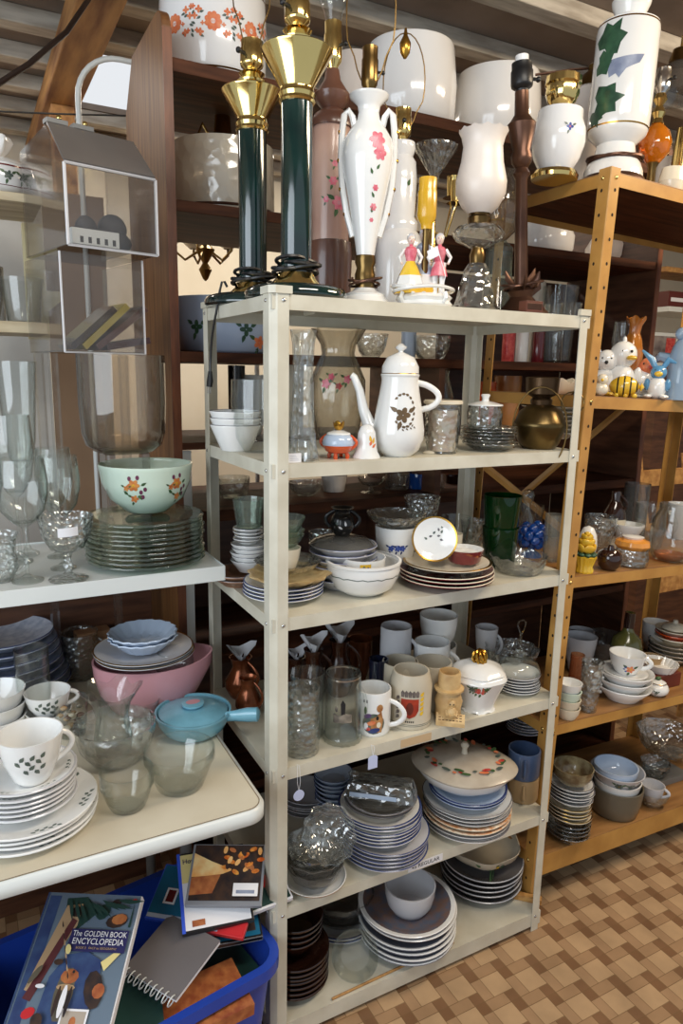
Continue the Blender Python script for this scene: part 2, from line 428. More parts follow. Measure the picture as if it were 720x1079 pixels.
def text(body, size, m, parent, loc, rot, name='lettering', ex=.0003, align='CENTER', shear=0, sx=1):
    c = bpy.data.curves.new(name, 'FONT'); c.body = body; c.size = size; c.extrude = ex; c.align_x = align; c.align_y = 'CENTER'; c.shear = shear; c.resolution_u = 3
    c.materials.append(m); t_ = bpy.data.objects.new('text_source', c); COL.objects.link(t_); bpy.context.view_layer.update()
    me = bpy.data.meshes.new_from_object(t_.evaluated_get(bpy.context.evaluated_depsgraph_get())); bpy.data.objects.remove(t_)
    o = bpy.data.objects.new(name, me); COL.objects.link(o); o.parent = parent; o.location = loc; o.rotation_euler = rot; o.scale = (sx, 1, 1)
    return o
# ------------------------------------------------------------------ the setting
def floor_mat():
    m, nt, N, K = nodes('vinyl_tile_floor')
    o = N('ShaderNodeOutputMaterial'); b = N('ShaderNodeBsdfPrincipled'); K(b.outputs[0], o.inputs[0])
    tc = N('ShaderNodeTexCoord'); sp = N('ShaderNodeSeparateXYZ'); K(tc.outputs['Object'], sp.inputs[0])
    def mth(op, a, v=None, c=None):
        n = N('ShaderNodeMath'); n.operation = op
        for i, x in enumerate((a, v, c)):
            if x is None: continue
            if isinstance(x, (int, float)): n.inputs[i].default_value = x
            else: K(x, n.inputs[i])
        return n.outputs[0]
    cb = .0333
    u = mth('DIVIDE', mth('ADD', sp.outputs[0], .018), cb); v = mth('DIVIDE', mth('ADD', sp.outputs[1], .034), cb)
    i, j = mth('FLOOR', u), mth('FLOOR', v)
    c = mth('FLOORED_MODULO', mth('ADD', i, mth('MULTIPLY', j, 3)), 10)
    ci = mth('ADD', mth('DIVIDE', c, 10), .05)
    def ramp(cols):
        r = N('ShaderNodeValToRGB'); r.color_ramp.interpolation = 'CONSTANT'; e = r.color_ramp.elements
        while len(e) < 10: e.new(.5)
        for k in range(10): e[k].position = k/10; e[k].color = cols[k]
        K(ci, r.inputs[0]); return r.outputs[0]
    big, rec, drk = L((186, 154, 118)), L((168, 135, 102)), L((126, 92, 64)); W, B = (1, 1, 1, 1), (0, 0, 0, 1)
    base = ramp([big, big, rec, big, big, drk, L((164, 131, 98)), L((164, 131, 98)), L((130, 96, 68)), rec])
    nl = ramp([W, B, W, W, B, W, W, B, W, W]); nd = ramp([W, W, B, B, B, W, W, W, W, W])
    fx, fy = mth('FRACT', u), mth('FRACT', v)
    gr = mth('MAXIMUM', mth('MULTIPLY', mth('LESS_THAN', fx, .07), nl), mth('MULTIPLY', mth('LESS_THAN', fy, .07), nd))
    no = N('ShaderNodeTexNoise'); no.inputs['Scale'].default_value = 9; no.inputs['Detail'].default_value = 8; K(tc.outputs['Object'], no.inputs['Vector'])
    h = mth('MULTIPLY_ADD', no.outputs['Fac'], .7, .62)
    mx = N('ShaderNodeMix'); mx.data_type = 'RGBA'; K(mth('MULTIPLY', gr, .8), mx.inputs['Factor']); K(base, mx.inputs['A']); mx.inputs['B'].default_value = L((120, 92, 62))
    mu = N('ShaderNodeVectorMath'); mu.operation = 'SCALE'; K(mx.outputs['Result'], mu.inputs[0]); K(h, mu.inputs['Scale'])
    K(mu.outputs[0], b.inputs['Base Color']); b.inputs['Roughness'].default_value = .42
    bp = N('ShaderNodeBump'); bp.inputs['Strength'].default_value = .2; bp.inputs['Distance'].default_value = .002; K(mth('SUBTRACT', 1, gr), bp.inputs['Height']); K(bp.outputs[0], b.inputs['Normal'])
    return m
def slab(name, a, b, m, bevel=0):
    return struct(G().box(a, b, m).build(name, smooth=False, bevel=bevel))
XL, XR, YF, YB, ZC = -2.6, 6.2, -3.2, 3.4, 3.05
slab('floor', (XL, YF, -.05), (XR, YB, 0), floor_mat())
slab('wall_back', (XL, YB, 0), (XR, YB+.1, ZC), WALLC)
slab('wall_right', (XR, YF, 0), (XR+.1, YB+.1, ZC), WALLC)
# left wall with its big shop window
wl = G(); wl.box((XL-.1, YF, 0), (XL, YB+.1, .9), WALLC); wl.box((XL-.1, YF, 2.7), (XL, YB+.1, ZC), WALLC)
wl.box((XL-.1, YF, .9), (XL, -2.6, 2.7), WALLC); wl.box((XL-.1, 1.6, .9), (XL, YB+.1, 2.7), WALLC)
struct(wl.build('wall_left', smooth=False))
wf = G()
for y in (-2.6, -1.2, .2, 1.54): wf.box((XL-.07, y, .9), (XL-.02, y+.06, 2.7), WHITEP)
wf.box((XL-.07, -2.6, .9), (XL-.02, 1.6, .96), WHITEP); wf.box((XL-.07, -2.6, 2.64), (XL-.02, 1.6, 2.7), WHITEP)
struct(wf.build('window_1', smooth=False))
# plywood ceiling with a skylight opening
sk0, sk1 = onz(96, 64, ZC), onz(140, 118, ZC)
sx0, sx1, sy0, sy1 = .0, .50, onz(110, 58, ZC).y, onz(110, 118, ZC).y
cl = G()
cl.box((XL, YF, ZC), (sx0, YB+.1, ZC+.05), PLY); cl.box((sx1, YF, ZC), (XR+.1, YB+.1, ZC+.05), PLY)
cl.box((sx0, YF, ZC), (sx1, sy0, ZC+.05), PLY); cl.box((sx0, sy1, ZC), (sx1, YB+.1, ZC+.05), PLY)
struct(cl.build('ceiling', smooth=False))
m, nt, N, K = nodes('skylight_daylight'); o_ = N('ShaderNodeOutputMaterial'); e_ = N('ShaderNodeEmission'); e_.inputs[0].default_value = (.93, .96, 1, 1); e_.inputs[1].default_value = .85; K(e_.outputs[0], o_.inputs[0])
struct(G().box((sx0, sy0, ZC+.03), (sx1, sy1, ZC+.045), m).build('window_2', smooth=False))
# whitewashed battens run along the ceiling, one stained joist crosses them
k = 0
batY = [onz(400, 26, 2.98).y, onz(600, 20, 2.98).y]
batY += [batY[0]+.34*i for i in range(1, 7)]
for y in batY:
    if y > YB-.1: continue
    k += 1
    over = sy0-.08 < y < sy1
    slab('trim_%d' % k, (XL, y, 2.985), (sx0-.005 if over else XR, y+.085, ZC-.001), BEAMW, .004)
    if over: k += 1; slab('trim_%d' % k, (sx1+.005, y, 2.985), (XR, y+.085, ZC-.001), BEAMW, .004)
slab('trim_%d' % (k+1), (-.155, .9, 2.885), (-.005, YB-.01, 2.985), RAFTER, .006)
slab('trim_%d' % (k+3), (-.13, 2.3, 0), (-.03, 2.4, 2.885), RAFTER, .006)
# low wooden partition behind the table
slab('wall_partition', (XL, .80, 0), (-.09, .84, 1.18), DKWOOD)

# pale painted boards on a frame behind the acrylic case
pbm = G()
for i in range(9): pbm.box((-1.9+i*.2, 1.25, 0), (-1.9+i*.2+.196, 1.27, 2.28), solid('grey_white_boards_%d' % i, [(196, 194, 188), (180, 178, 174), (206, 202, 194), (150, 120, 92), (204, 202, 196)][i % 5], .7))
struct(pbm.build('wall_boards', smooth=False))
# ------------------------------------------------------------------ cream steel shelf unit
ZT, Z2, Z3, Z4, Z5, Z6 = 1.868, 1.513, 1.161, .7855, .404, .061
W_, D_ = .914, .488
def angle_post(mat, h, fx, fy, ch, t=.0022):
    """open corner profile, corner at the origin, flanges along +x and +y"""
    o = [(fx, 0), (ch, 0), (0, ch), (0, fy)]; i = [(t, fy), (t, ch+t*.4), (ch+t*.4, t), (fx, t)]
    g = G(); g.prism(o+i, 0, h, mat); return g
su = thing('metal_shelf_unit', 'cream enamelled steel shelf unit with six crowded shelves in the middle of the shop', 'shelf', (0, 0, 0))
cap = G()
for n_, (px, py, sx_, sy_) in enumerate(((0, 0, 1, 1), (W_, 0, -1, 1), (0, D_, 1, -1), (W_, D_, -1, -1))):
    fy = .046 if px == 0 else .04
    g = angle_post(SHELFP, ZT+.012, .040, fy, .014)
    M_ = Matrix.Diagonal((sx_, sy_, 1, 1))
    g.v = [tuple(M_ @ Vector(v)) for v in g.v]
    if sx_*sy_ < 0: g.f = [q[::-1] for q in g.f]
    pc = G(); b0 = .004
    p_o = [(-b0, -b0+.012), (-b0+.012, -b0), (.046, -b0), (.046, .006), (.014, .006), (.006, .014), (.006, fy+.006), (-b0, fy+.006)]
    pc.prism(p_o, ZT+.001, ZT+.0165, SHELFP)
    pc.v = [tuple(M_ @ Vector(v)) for v in pc.v]
    if sx_*sy_ < 0: pc.f = [q[::-1] for q in pc.f]
    post = g.build('post', su, (px, py, 0), smooth=False)
    pc.build('post_cap', post, smooth=False)
    for zz in (ZT-.012, Z2-.016, Z3-.016, Z4-.016, Z5-.016, Z6-.01):
        b = G(); b.ball((sx_*.028, -sy_*.001, zz), .0042, SILVER, 10, (1, .6, 1)); b.ball((-sx_*.001, sy_*.030, zz), .0042, SILVER, 10, (.6, 1, 1))
        b.build('bolt', post)
sh0 = None
for z in (ZT, Z2, Z3, Z4, Z5, Z6):
    g = G(); e = .003; lip = .031 if z > .1 else .045
    g.box((e, e, z-.0025), (W_-e, D_-e, z), SHELFP)
    g.box((e, e, z-lip), (W_-e, e+.002, z-.0025), SHELFP); g.box((e, D_-e-.002, z-lip), (W_-e, D_-e, z-.0025), SHELFP)
    g.box((e, e+.002, z-lip), (e+.002, D_-e-.002, z-.0025), SHELFP); g.box((W_-e-.002, e+.002, z-lip), (W_-e, D_-e-.002, z-.0025), SHELFP)
    g.box((e+.002, e+.002, z-lip), (W_-e-.002, e+.014, z-lip+.002), SHELFP)
    g.box((.2, D_*.5-.03, z-.018), (.203, D_*.5+.03, z-.003), SHELFP)
    g.build('shelf_board', su, smooth=False)
def stick(label, name, x0, x1, z, h, m, words=None):
    o = G().box((0, 0, 0), (x1-x0, .0006, h), m).build(name, None, (x0, .0022, z), smooth=False); tag(o, label, 'label')
    if words: text(words, h*.72, INK, o, ((x1-x0)/2, -.0002, h*.48), (PI/2, 0, 0), sx=1.05)
    return o
a_ = onY(431, 915, 0); b_ = onY(467, 906, 0)
stick('white paper strip marked 45 REGULAR stuck on the second lowest cream shelf lip', 'shelf_label', a_.x, b_.x, Z5-.0275, .022, PAPER, '45 REGULAR')
a_ = onY(423, 785, 0); b_ = onY(455, 780, 0)
stick('brown masking tape strip on the shelf lip under the beige stein', 'tape_strip', a_.x, b_.x, Z4-.028, .022, solid('masking_tape', (206, 178, 140), .6))
a_ = onY(305, 823, 0)
# ------------------------------------------------------------------ gold steel shelf unit
GX, GY, GW, GD = .959, .06, 1.0, .46
G1, G2, G3, G4, G5 = 2.256, 1.661, 1.128, .652, .200
gu = thing('metal_shelf_unit', 'gold enamelled steel shelf unit with punched posts beside the cream one', 'shelf', (GX, GY, 0))
HOLE = solid('dark_hole', (40, 26, 14), .9)
for n_, (px, py, sx_, sy_) in enumerate(((0, 0, 1, 1), (GW, 0, -1, 1), (0, GD, 1, -1), (GW, GD, -1, -1))):
    g = angle_post(GOLDP, G1+.01, .036, .042, .002)
    if px: g.v = [(x, y, z+.024 if z < .01 else z) for x, y, z in g.v]
    for q in range(36):
        zz = .05+q*.0635
        if zz > G1: break
        for yy in ((.026,) if q % 1 == 0 else ()):
            g.prism([(-.0004, 0), (.0, 0)], 0, 0, GOLDP) if False else None
            g.add([(-.0005, yy+.004*math.cos(t), zz+.005*math.sin(t)) for t in [2*PI*i/8 for i in range(8)]], [tuple(range(8))], HOLE)
            g.add([(.022+.004*math.cos(t), -.0005, zz+.005*math.sin(t)) for t in [2*PI*i/8 for i in range(8)]], [tuple(range(8))], HOLE)
    M_ = Matrix.Diagonal((sx_, sy_, 1, 1)); g.v = [tuple(M_ @ Vector(v)) for v in g.v]
    if sx_*sy_ < 0: g.f = [q[::-1] for q in g.f]
    post = g.build('post', gu, (px, py, 0), smooth=False)
    for zz in (G1-.015, G2-.017, G3-.017, G4-.017, G5-.02):
        b = G(); b.ball((sx_*.022, -sy_*.001, zz), .005, BRASS, 10, (1, .6, 1)); b.ball((-sx_*.001, sy_*.026, zz), .005, BRASS, 10, (.6, 1, 1)); b.build('bolt', post)
for z in (G1, G2, G3, G4, G5):
    lip = .036 if z > .5 else .075
    g = G(); e = .003
    sm = GBOARD
    g.box((e, e, z-.003), (GW-e, GD-e, z), sm)
    g.box((e, e, z-lip), (GW-e, e+.002, z-.003), GOLDP); g.box((e, GD-e-.002, z-lip), (GW-e, GD-e, z-.003), GOLDP)
    g.box((e, e+.002, z-lip), (e+.002, GD-e-.002, z-.003), GOLDP); g.box((GW-e-.002, e+.002, z-lip), (GW-e, GD-e-.002, z-.003), GOLDP)
    b = g.build('shelf_board', gu, smooth=False)
    rb = G(); rb.box((e+.004, e+.004, z-.016), (GW-e-.004, GD-e-.004, z-.0035), DARKSH); rb.build('board_underlay', b, smooth=False)
br = G(); br.tube([(.02, GD-.006, G3+.03), (GW-.3, GD-.006, G2-.03)], .014, GOLDP, 4, flat=.25); br.build('brace', gu, smooth=False)
br = G(); br.tube([(.02, GD-.009, G2-.25), (.45, GD-.009, G3+.02)], .014, GOLDP, 4, flat=.25); br.build('brace', gu, smooth=False)
# ------------------------------------------------------------------ brown wooden bookcase behind
BX0, BX1, BY0, BY1 = -.05, 1.93, .62, 1.10
B1, B2, B3, B4, B5, B6 = 2.515, 2.165, 1.762, 1.295, .83, .36
bc = thing('bookcase', 'long dark brown wooden bookcase standing behind the metal shelves', 'bookcase', (0, 0, 0))
def side_panel(x):
    g = G(); pts = [(BY0, 0), (BY0, 2.585)]
    pts += [(BY0+.06-.06*math.cos(t), 2.585+.05*math.sin(t)) for t in [PI/2*i/6 for i in range(1, 7)]]
    pts += [(BY1-.12, 2.635), (BY1, 2.50), (BY1, 0)]
    M_ = Matrix(((0, 0, 1, 0), (1, 0, 0, 0), (0, 1, 0, 0), (0, 0, 0, 1)))
    g.prism(pts, x, x+.024, MIDWOOD if x < 0 else DKWOOD, M_)
    sp = g.build('side_panel', bc, smooth=False, bevel=.002)
    G().box((x-.0005, BY0-.004, 0), (x+.0245, BY0, 2.58), EDGEWOOD).build('edge_strip', sp, smooth=False)
side_panel(BX0); side_panel(BX1-.024)
dv = G(); dv.box((.876, BY0+.004, 0), (.90, BY1, B3-.001), DKWOOD); dv.build('divider', bc, smooth=False)
for z, th in ((B1, .034), (B2, .03), (B3, .03), (B4, .035), (B5, .03), (B6, .03), (.08, .06)):
    segs = ((BX0+.025, .8755), (.9005, BX1-.025)) if z < B3 else ((BX0+.025, BX1-.025),)
    for x0, x1 in segs:
        b = G().box((x0, BY0+.002, z-th), (x1, BY1-.002, z), DARKSH).build('shelf', bc, smooth=False, bevel=.002)
G().box((BX0+.026, BY1-.001, .05), (BX1-.026, BY1+.012, B4-.1), DKWOOD).build('back_panel', bc, smooth=False)
G().box((1.2, BY1-.001, B4-.099), (BX1-.026, BY1+.012, B2-.04), DKWOOD).build('back_panel', bc, smooth=False)
# ------------------------------------------------------------------ lamps on top of the cream unit
def ax(px, Y, z):
    """an upright axis seen at column px standing on height z at depth Y"""
    s = spot(px-10, px+10, 300, 290, z, Y=Y); dist = math.hypot(s.c.x-CP.x, s.c.y-CP.y)
    def h(py):
        r = ray(px, py); return CP.z + r.z*dist/math.hypot(r.x, r.y) - z
    s.h = h; s.r = lambda w: w*s.R/10; s.loc = (s.c.x, s.c.y, z+.0005); return s
def lt(prof, m, n=36, wave=None, M=None): return G().lathe(prof, m, n, wave, M)
def socket(o, z, r, h, m=OLDBRASS, cap=None, switch=True, phi=0):
    p = [(0, z), (r*.55, z), (r*.6, z+h*.1), (r*.95, z+h*.2), (r, z+h*.28), (r, z+h*.72), (r*.92, z+h*.76), (r*.92, z+h), (r*.8, z+h), (r*.78, z+h*.8), (0, z+h*.8)]
    k = lt(p, m, 20).build('socket', o)
    if switch:
        t = G(); a = phi+.9; t.tube([(r*.9*math.cos(a), r*.9*math.sin(a), z+h*.5), (r*1.6*math.cos(a), r*1.6*math.sin(a), z+h*.5)], r*.16, BLACKP, 8)
        t.ball((r*1.7*math.cos(a), r*1.7*math.sin(a), z+h*.5), r*.25, BLACKP, 8); t.build('switch', k)
    if cap: lt([(0, z+h), (r*.6, z+h), (r*.6, z+h*1.25), (0, z+h*1.25)], cap, 16).build('bulb_base', k)
    return k
def harp(o, z, w, h, phi, m=OLDBRASS):
    c, s_ = -math.sin(phi), math.cos(phi); pts = []
    for i in range(25):
        q = -1+2*i/24; t = q*PI*.93
        x = w*math.sin(t)*(1 if abs(q) < .75 else .8); zz = z+h*(.5+.5*math.cos(t))
        pts.append((x*c, x*s_, zz))
    G().tube(pts, .0016, m, 6).build('harp', o)
def coil(o, r, z, turns, m=BLACKP, w=.0032, wob=.01, rise=.004):
    pts = []
    for i in range(int(turns*24)+1):
        t = 2*PI*i/24; rr = r+wob*math.sin(2.3*t)+wob*.5*math.sin(.7*t)
        pts.append((rr*math.cos(t), rr*math.sin(t), z+rise*i/12+.004*math.sin(1.7*t)))
    G().tube(pts, w, m, 6).build('cord', o)
def green_lamp(label, px, Y, cw, bw, y_cup0, y_cup1, cupw, ysock, y_base, y_arm, arms=False):
    s = ax(px, Y, ZT); o = thing('table_lamp', label, 'lamp', s.loc, 0, 'green column lamps on the cream unit')
    r, rb, rc = s.r(cw), s.r(bw), s.r(cupw); hb = .030; zc = s.h(y_cup0); zt = s.h(y_cup1)
    lt([(0, 0), (rb*.94, 0), (rb, .006), (rb, hb*.5), (rb*.95, hb*.8), (rb*.8, hb), (rb*.7, hb+.002), (0, hb+.002)], GREENM, 48).build('base', o)
    lt([(0, hb+.002), (rb*.5, hb+.002), (rb*.48, hb+.007), (r*1.35, hb+.018), (r*1.2, hb+.03), (0, hb+.03)], BRASS, 40).build('base_dome', o)
    lt([(0, hb+.03), (r, hb+.03), (r, zc-.012), (0, zc-.012)], GREENM, 36).build('column', o)
    lt([(0, zc-.03), (r*1.08, zc-.03), (r*1.16, zc-.026), (r*1.08, zc-.02), (r*1.16, zc-.012), (r*1.08, zc-.006), (r*1.05, zc), (rc, zt-.006), (rc*1.02, zt-.002), (rc, zt), (rc*.96, zt-.003), (r*.8, zc+.006), (0, zc+.006)], BRASS, 40).build('cup', o)
    z1 = zt-.01
    lt([(0, zc+.004), (r*.5, zc+.004), (r*.5, z1), (r*.85, z1+.01), (r*1.05, z1+.03), (r*.7, z1+.04), (r*.9, z1+.048), (r*.5, z1+.055), (0, z1+.055)], BRASS, 28).build('finial', o)
    socket(o, z1+.05, r*.8, .07, BRASS, None, True, s.phi-1.6)
    coil(o, r*1.28, hb+.028, 4.2, w=.0042)
    if arms:
        for a in (s.phi+PI/2+.15, s.phi-PI/2-.3, s.phi+PI):
            k = G(); c, d = math.cos(a), math.sin(a)
            k.tube([(r*.7*c, r*.7*d, z1+.02), (rc*.6*c, rc*.6*d, z1+.0), (rc*1.05*c, rc*1.05*d, z1-.005), (rc*1.15*c, rc*1.15*d, z1-.03)], .004, BRASS, 8)
            ar = k.build('arm', o)
            M_ = Matrix.Translation((rc*1.15*c, rc*1.15*d, 0))
            lt([(0, z1-.035), (r*.5, z1-.035), (r*.85, z1-.03), (r*.85, z1+.03), (r*.8, z1+.034), (r*.8, z1+.06), (0, z1+.06)], BRASS, 20, M=M_).build('arm_socket', ar)
    return s, o
sA, oA = green_lamp('taller dark green column lamp with flared brass cup, near the front corner post', 312, .13, 16, 54, 94, 54, 35, 0, 300, 0)
sB, oB = green_lamp('shorter dark green column lamp with flared brass cup, overhanging the shelf edge', 267, .365, 14.5, 51, 126, 97, 30, 60, 300, 0)
harp(oB, sB.h(55), .045, .30, sB.phi)
# cord and plug of the shorter lamp hanging down the side
p0 = (-.082, -.04, .03); pts = []
for i in range(15):
    q = i/14; pts.append((-.076-.055*math.sin(q*1.5), -.02-.015*q+.01*math.sin(5*q), .045+.02*math.sin(PI*min(q*3, 1))-.235*max(0, q-.12)**.9))
k = G().tube(pts, .003, BLACKP, 6).build('cord', oB)
e_ = pts[-1]; g = G(); g.tube([(e_[0], e_[1], e_[2]+.004), (e_[0]-.001, e_[1], e_[2]-.02), (e_[0]-.003, e_[1], e_[2]-.034)], [.005, .0085, .0075], BLACKP, 8)
for d in (-.003, .003): g.box((e_[0]-.004+d, e_[1]-.001, e_[2]-.05), (e_[0]-.003+d, e_[1]+.003, e_[2]-.034), SILVER)
g.build('plug', k)

# tan and pink floral lamp
s = ax(347, .36, ZT); o = thing('table_lamp', 'tan pink floral lamp with dark brown neck and base, behind the green columns', 'lamp', s.loc)
R = s.r(22)
lt([(0, 0), (R*.9, 0), (R*1.0, .01), (R*1.02, s.h(290)), (R*1.04, s.h(268)), (R*.98, s.h(256)), (R*.6, s.h(254)), (0, s.h(254))], BROWNLAMP, 36).build('base', o)
P = [(R*.86, s.h(255)), (R*.88, s.h(225)), (R*.9, s.h(180)), (R*.9, s.h(142)), (R*.86, s.h(136))]
g = lt([(0, P[0][1]), ]+P+[(0, P[-1][1])], TANPINK, 36); S = wrap(P, s.phi)
for (u, py, q) in ((.006, 196, .011), (-.012, 215, .008), (.022, 218, .018), (.010, 178, .008)):
    flower(g, S, u, s.h(py), q, ROSE, PINKG, LEAF, 6)
g.build('body', o)
lt([(0, s.h(136)), (R*.98, s.h(136)), (R*1.0, s.h(130)), (R*.8, s.h(122)), (R*.45, s.h(116)), (R*.75, s.h(108)), (R*.8, s.h(100)), (R*.4, s.h(86)), (R*.3, s.h(74)), (0, s.h(74))], BROWNLAMP, 32).build('neck', o)
socket(o, s.h(76), R*.42, s.h(24)-s.h(76), BRASS, None, True, s.phi)
lt([(0, s.h(25)), (R*.3, s.h(25)), (R*.42, s.h(14)), (R*.62, s.h(2)), (R*.6, s.h(-10)), (R*.3, s.h(-20)), (0, s.h(-23))], CLR, 24).build('light_bulb', o)

# white urn lamp with roses
s = ax(384, .13, ZT); o = thing('table_lamp', 'white urn lamp with pink roses, tall loop handles and aged brass socket', 'lamp', s.loc)
R = s.r(26)
lt([(0, 0), (R*1.0, 0), (R*1.02, .006), (R*.95, .012), (R*.85, .018), (R*.8, .022), (R*.82, .026), (R*.5, .034), (R*.4, .04), (0, .04)], WHITE, 40).build('base', o)
lt([(0, .04), (R*.38, .04), (R*.42, s.h(290)), (R*.34, s.h(283)), (R*.42, s.h(277)), (R*.4, s.h(270)), (0, s.h(270))], OLDBRASS, 28).build('collar', o)
P = [(R*.36, s.h(270)), (R*.42, s.h(258)), (R*.66, s.h(222)), (R*.92, s.h(185)), (R*1.0, s.h(165)), (R*.96, s.h(150)), (R*.72, s.h(138)), (R*.46, s.h(128)), (R*.4, s.h(120)), (R*.44, s.h(112)), (R*.74, s.h(104)), (R*.76, s.h(101)), (R*.5, s.h(99))]
g = lt([(0, P[0][1])]+P+[(0, P[-1][1])], WHITE, 40); S = wrap(P, s.phi)
for (u, py, q) in ((.022, 155, .019), (.030, 168, .016), (.020, 203, .007), (.016, 222, .008), (.012, 235, .005)): flower(g, S, u, s.h(py), q, ROSE, None, None, 6)
for (u, py, a) in ((.012, 190, 1.9), (.022, 185, 1.0), (.017, 213, 2), (.012, 228, 1.5)): g.patch(S, leafshape(u, s.h(py), .014, .006, a), LEAF, 1)
g.build('body', o)
for sgn in (1, -1):
    a = s.phi+sgn*PI/2; k = G(); c, d = math.cos(a), math.sin(a)
    pts = [(R*.52, s.h(136)), (R*.62, s.h(124)), (R*.78, s.h(117)), (R*.94, s.h(122)), (R*1.02, s.h(140)), (R*1.04, s.h(170)), (R*.96, s.h(200)), (R*.78, s.h(226)), (R*.52, s.h(250))]
    k.tube([(r*c, r*d, z) for r, z in pts], R*.13, WHITE, 8)
    for r, z in pts[4:8]: k.ball((r*c*1.06, r*d*1.06, z), R*.11, GOLDLINE, 8)
    k.build('handle', o)
socket(o, s.h(100), R*.32, s.h(48)-s.h(98), OLDBRASS, None, True, s.phi+1); harp(o, s.h(92), .055, .30, s.phi)
coil(o, R*.55, .045, 2.4, BRONZE, .003, .006)

# white milk-glass lamp behind the figurine
s = ax(418, .34, ZT); o = thing('table_lamp', 'plain white milk glass lamp with shiny brass socket, behind the porcelain figurines', 'lamp', s.loc)
R = s.r(25)
P = [(R*.95, 0), (R, .01), (R, s.h(262)), (R*.9, s.h(250)), (R*.72, s.h(244)), (R*.76, s.h(236)), (R*.62, s.h(230)), (R*.66, s.h(190)), (R*.6, s.h(172)), (R*.46, s.h(166)), (R*.56, s.h(158)), (R*.52, s.h(151)), (R*.2, s.h(148))]
g = lt([(0, 0)]+P+[(0, P[-1][1])], MILK, 40); S = wrap(P, s.phi); g.patch(S, leafshape(.02, s.h(200), .02, .01, 1.2), LEAF, 1); g.build('body', o)
socket(o, s.h(150), R*.36, s.h(113)-s.h(148), BRASS, None, True, s.phi-.8); harp(o, s.h(140), .055, .24, s.phi)
lt([(0, s.h(62)), (.004, s.h(62)), (.013, s.h(56)), (.015, s.h(46)), (.006, s.h(38)), (.003, s.h(30)), (0, s.h(30))], GOLDLINE, 14).build('harp_finial', o)

# figurine lamp
s = ax(446, .085, ZT); o = thing('figurine_lamp', 'porcelain figurine lamp of three courtly figures with amber socket', 'lamp', s.loc)
R = s.r(31); g = G()
g.lathe([(0, 0), (R*.95, 0), (R, .006), (R*.9, .014), (R*.98, .022), (R*.86, .03), (0, .032)], WHITE, 36, lambda t, r, z: (r*(1+.05*math.cos(6*t)), z))
c_, d_ = math.cos(s.phi), math.sin(s.phi); rx, ry = -math.sin(s.phi), math.cos(s.phi)
for q in (-1, -.5, 0, .5, 1): g.tube([(R*.9*(c_+q*rx)*.75, R*.9*(d_+q*ry)*.75, .010), (R*1.0*(c_+q*rx)*.75, R*1.0*(d_+q*ry)*.75, .02), (R*.9*(c_+q*rx)*.78, R*.9*(d_+q*ry)*.78, .032)], .005, WHITE, 6)
g.build('scroll_base', o)
def figure(u, v, hgt, skirt, bodice, hair, name, dress=True):
    """one small standing porcelain figure; u right, v towards the viewer"""
    x, y = u*rx+v*c_, u*ry+v*d_; M_ = Matrix.Translation((x, y, .03)) @ Matrix.Rotation(s.phi, 4, 'Z'); k = G(); H = hgt
    if dress: k.lathe([(0, 0), (H*.27, 0), (H*.28, H*.03, YELL), (H*.26, H*.13, WHITE), (H*.2, H*.3, skirt), (H*.13, H*.45), (H*.075, H*.54)], skirt, 20, lambda t, r, z: (r*(1+.06*math.cos(7*t)), z), M_)
    else:
        for sg in (-1, 1): k.lathe([(H*.05, 0), (H*.055, H*.05), (H*.045, H*.2), (H*.065, H*.52)], WHITE, 10, None, M_ @ Matrix.Translation((0, sg*H*.06, 0)))
        k.lathe([(H*.15, H*.3), (H*.13, H*.4), (H*.085, H*.54)], bodice, 14, None, M_)
    k.lathe([(H*.075, H*.54), (H*.10, H*.64), (H*.115, H*.72), (H*.08, H*.77), (H*.032, H*.79), (H*.03, H*.83)], bodice, 16, None, M_)
    k.ball((0, 0, H*.89), H*.075, SKIN, 14, (1, .85, 1.15), M_)
    k.ball((H*.078, 0, H*.885), H*.014, SKIN, 6, (1, 1, 1.4), M_)
    for e in (-1, 1): k.ball((H*.066, e*H*.026, H*.905), H*.008, INK, 6, (1, 1, 1), M_)
    k.ball((H*.068, 0, H*.858), H*.011, ROSE, 6, (.6, 1.4, .6), M_)
    k.ball((-H*.018, 0, H*.925), H*.08, hair, 14, (.95, .95, 1.0), M_)
    for e in (-1, 1):
        pts = [M_ @ Vector(p) for p in ((0, e*H*.1, H*.73), (H*.02, e*H*.19, H*.6), (H*.1, e*H*.15, H*.5))]
        k.tube(pts, [H*.035, H*.028, H*.02], WHITE, 8); k.ball(pts[2], H*.024, SKIN, 8)
    return k.build(name, o)
figure(-.034, .014, .140, YELL, ROSE, GREYW, 'lady_figure'); figure(-.004, -.022, .158, BLUEW, BLUEW, GREYW, 'standing_figure'); figure(.034, .004, .142, ROSE, ROSE, GREYW, 'gentleman_figure', False)
g = G(); g.add([(u*rx+v*c_, u*ry+v*d_, z) for u, v, z in ((.004, .04, .125), (.028, .04, .137), (.034, .04, .116), (.010, .04, .105))]+[(u*rx+v*c_, u*ry+v*d_, z) for u, v, z in ((.004, .0395, .125), (.028, .0395, .137), (.034, .0395, .116), (.010, .0395, .105))], [(0, 1, 2, 3), (7, 6, 5, 4)], PAPER)
g.tube([(u*rx+v*c_, u*ry+v*d_, z) for u, v, z in ((.032, .04, .12), (.05, .04, .07), (.04, .04, .03))], .001, PAPER, 5); g.build('price_tag', o)
lt([(0, .02), (.008, .02), (.008, s.h(242)), (0, s.h(242))], OLDBRASS, 12).build('stem', o)
M_ = None
socket(o, s.h(242), s.r(10), s.h(188)-s.h(242), solid('yellow_translucent_socket', (226, 176, 40), .25, coat=.5, var=.2), None, False, s.phi)
coil(o, R*.98, .036, 1.6, WHITE, .0045, .008)

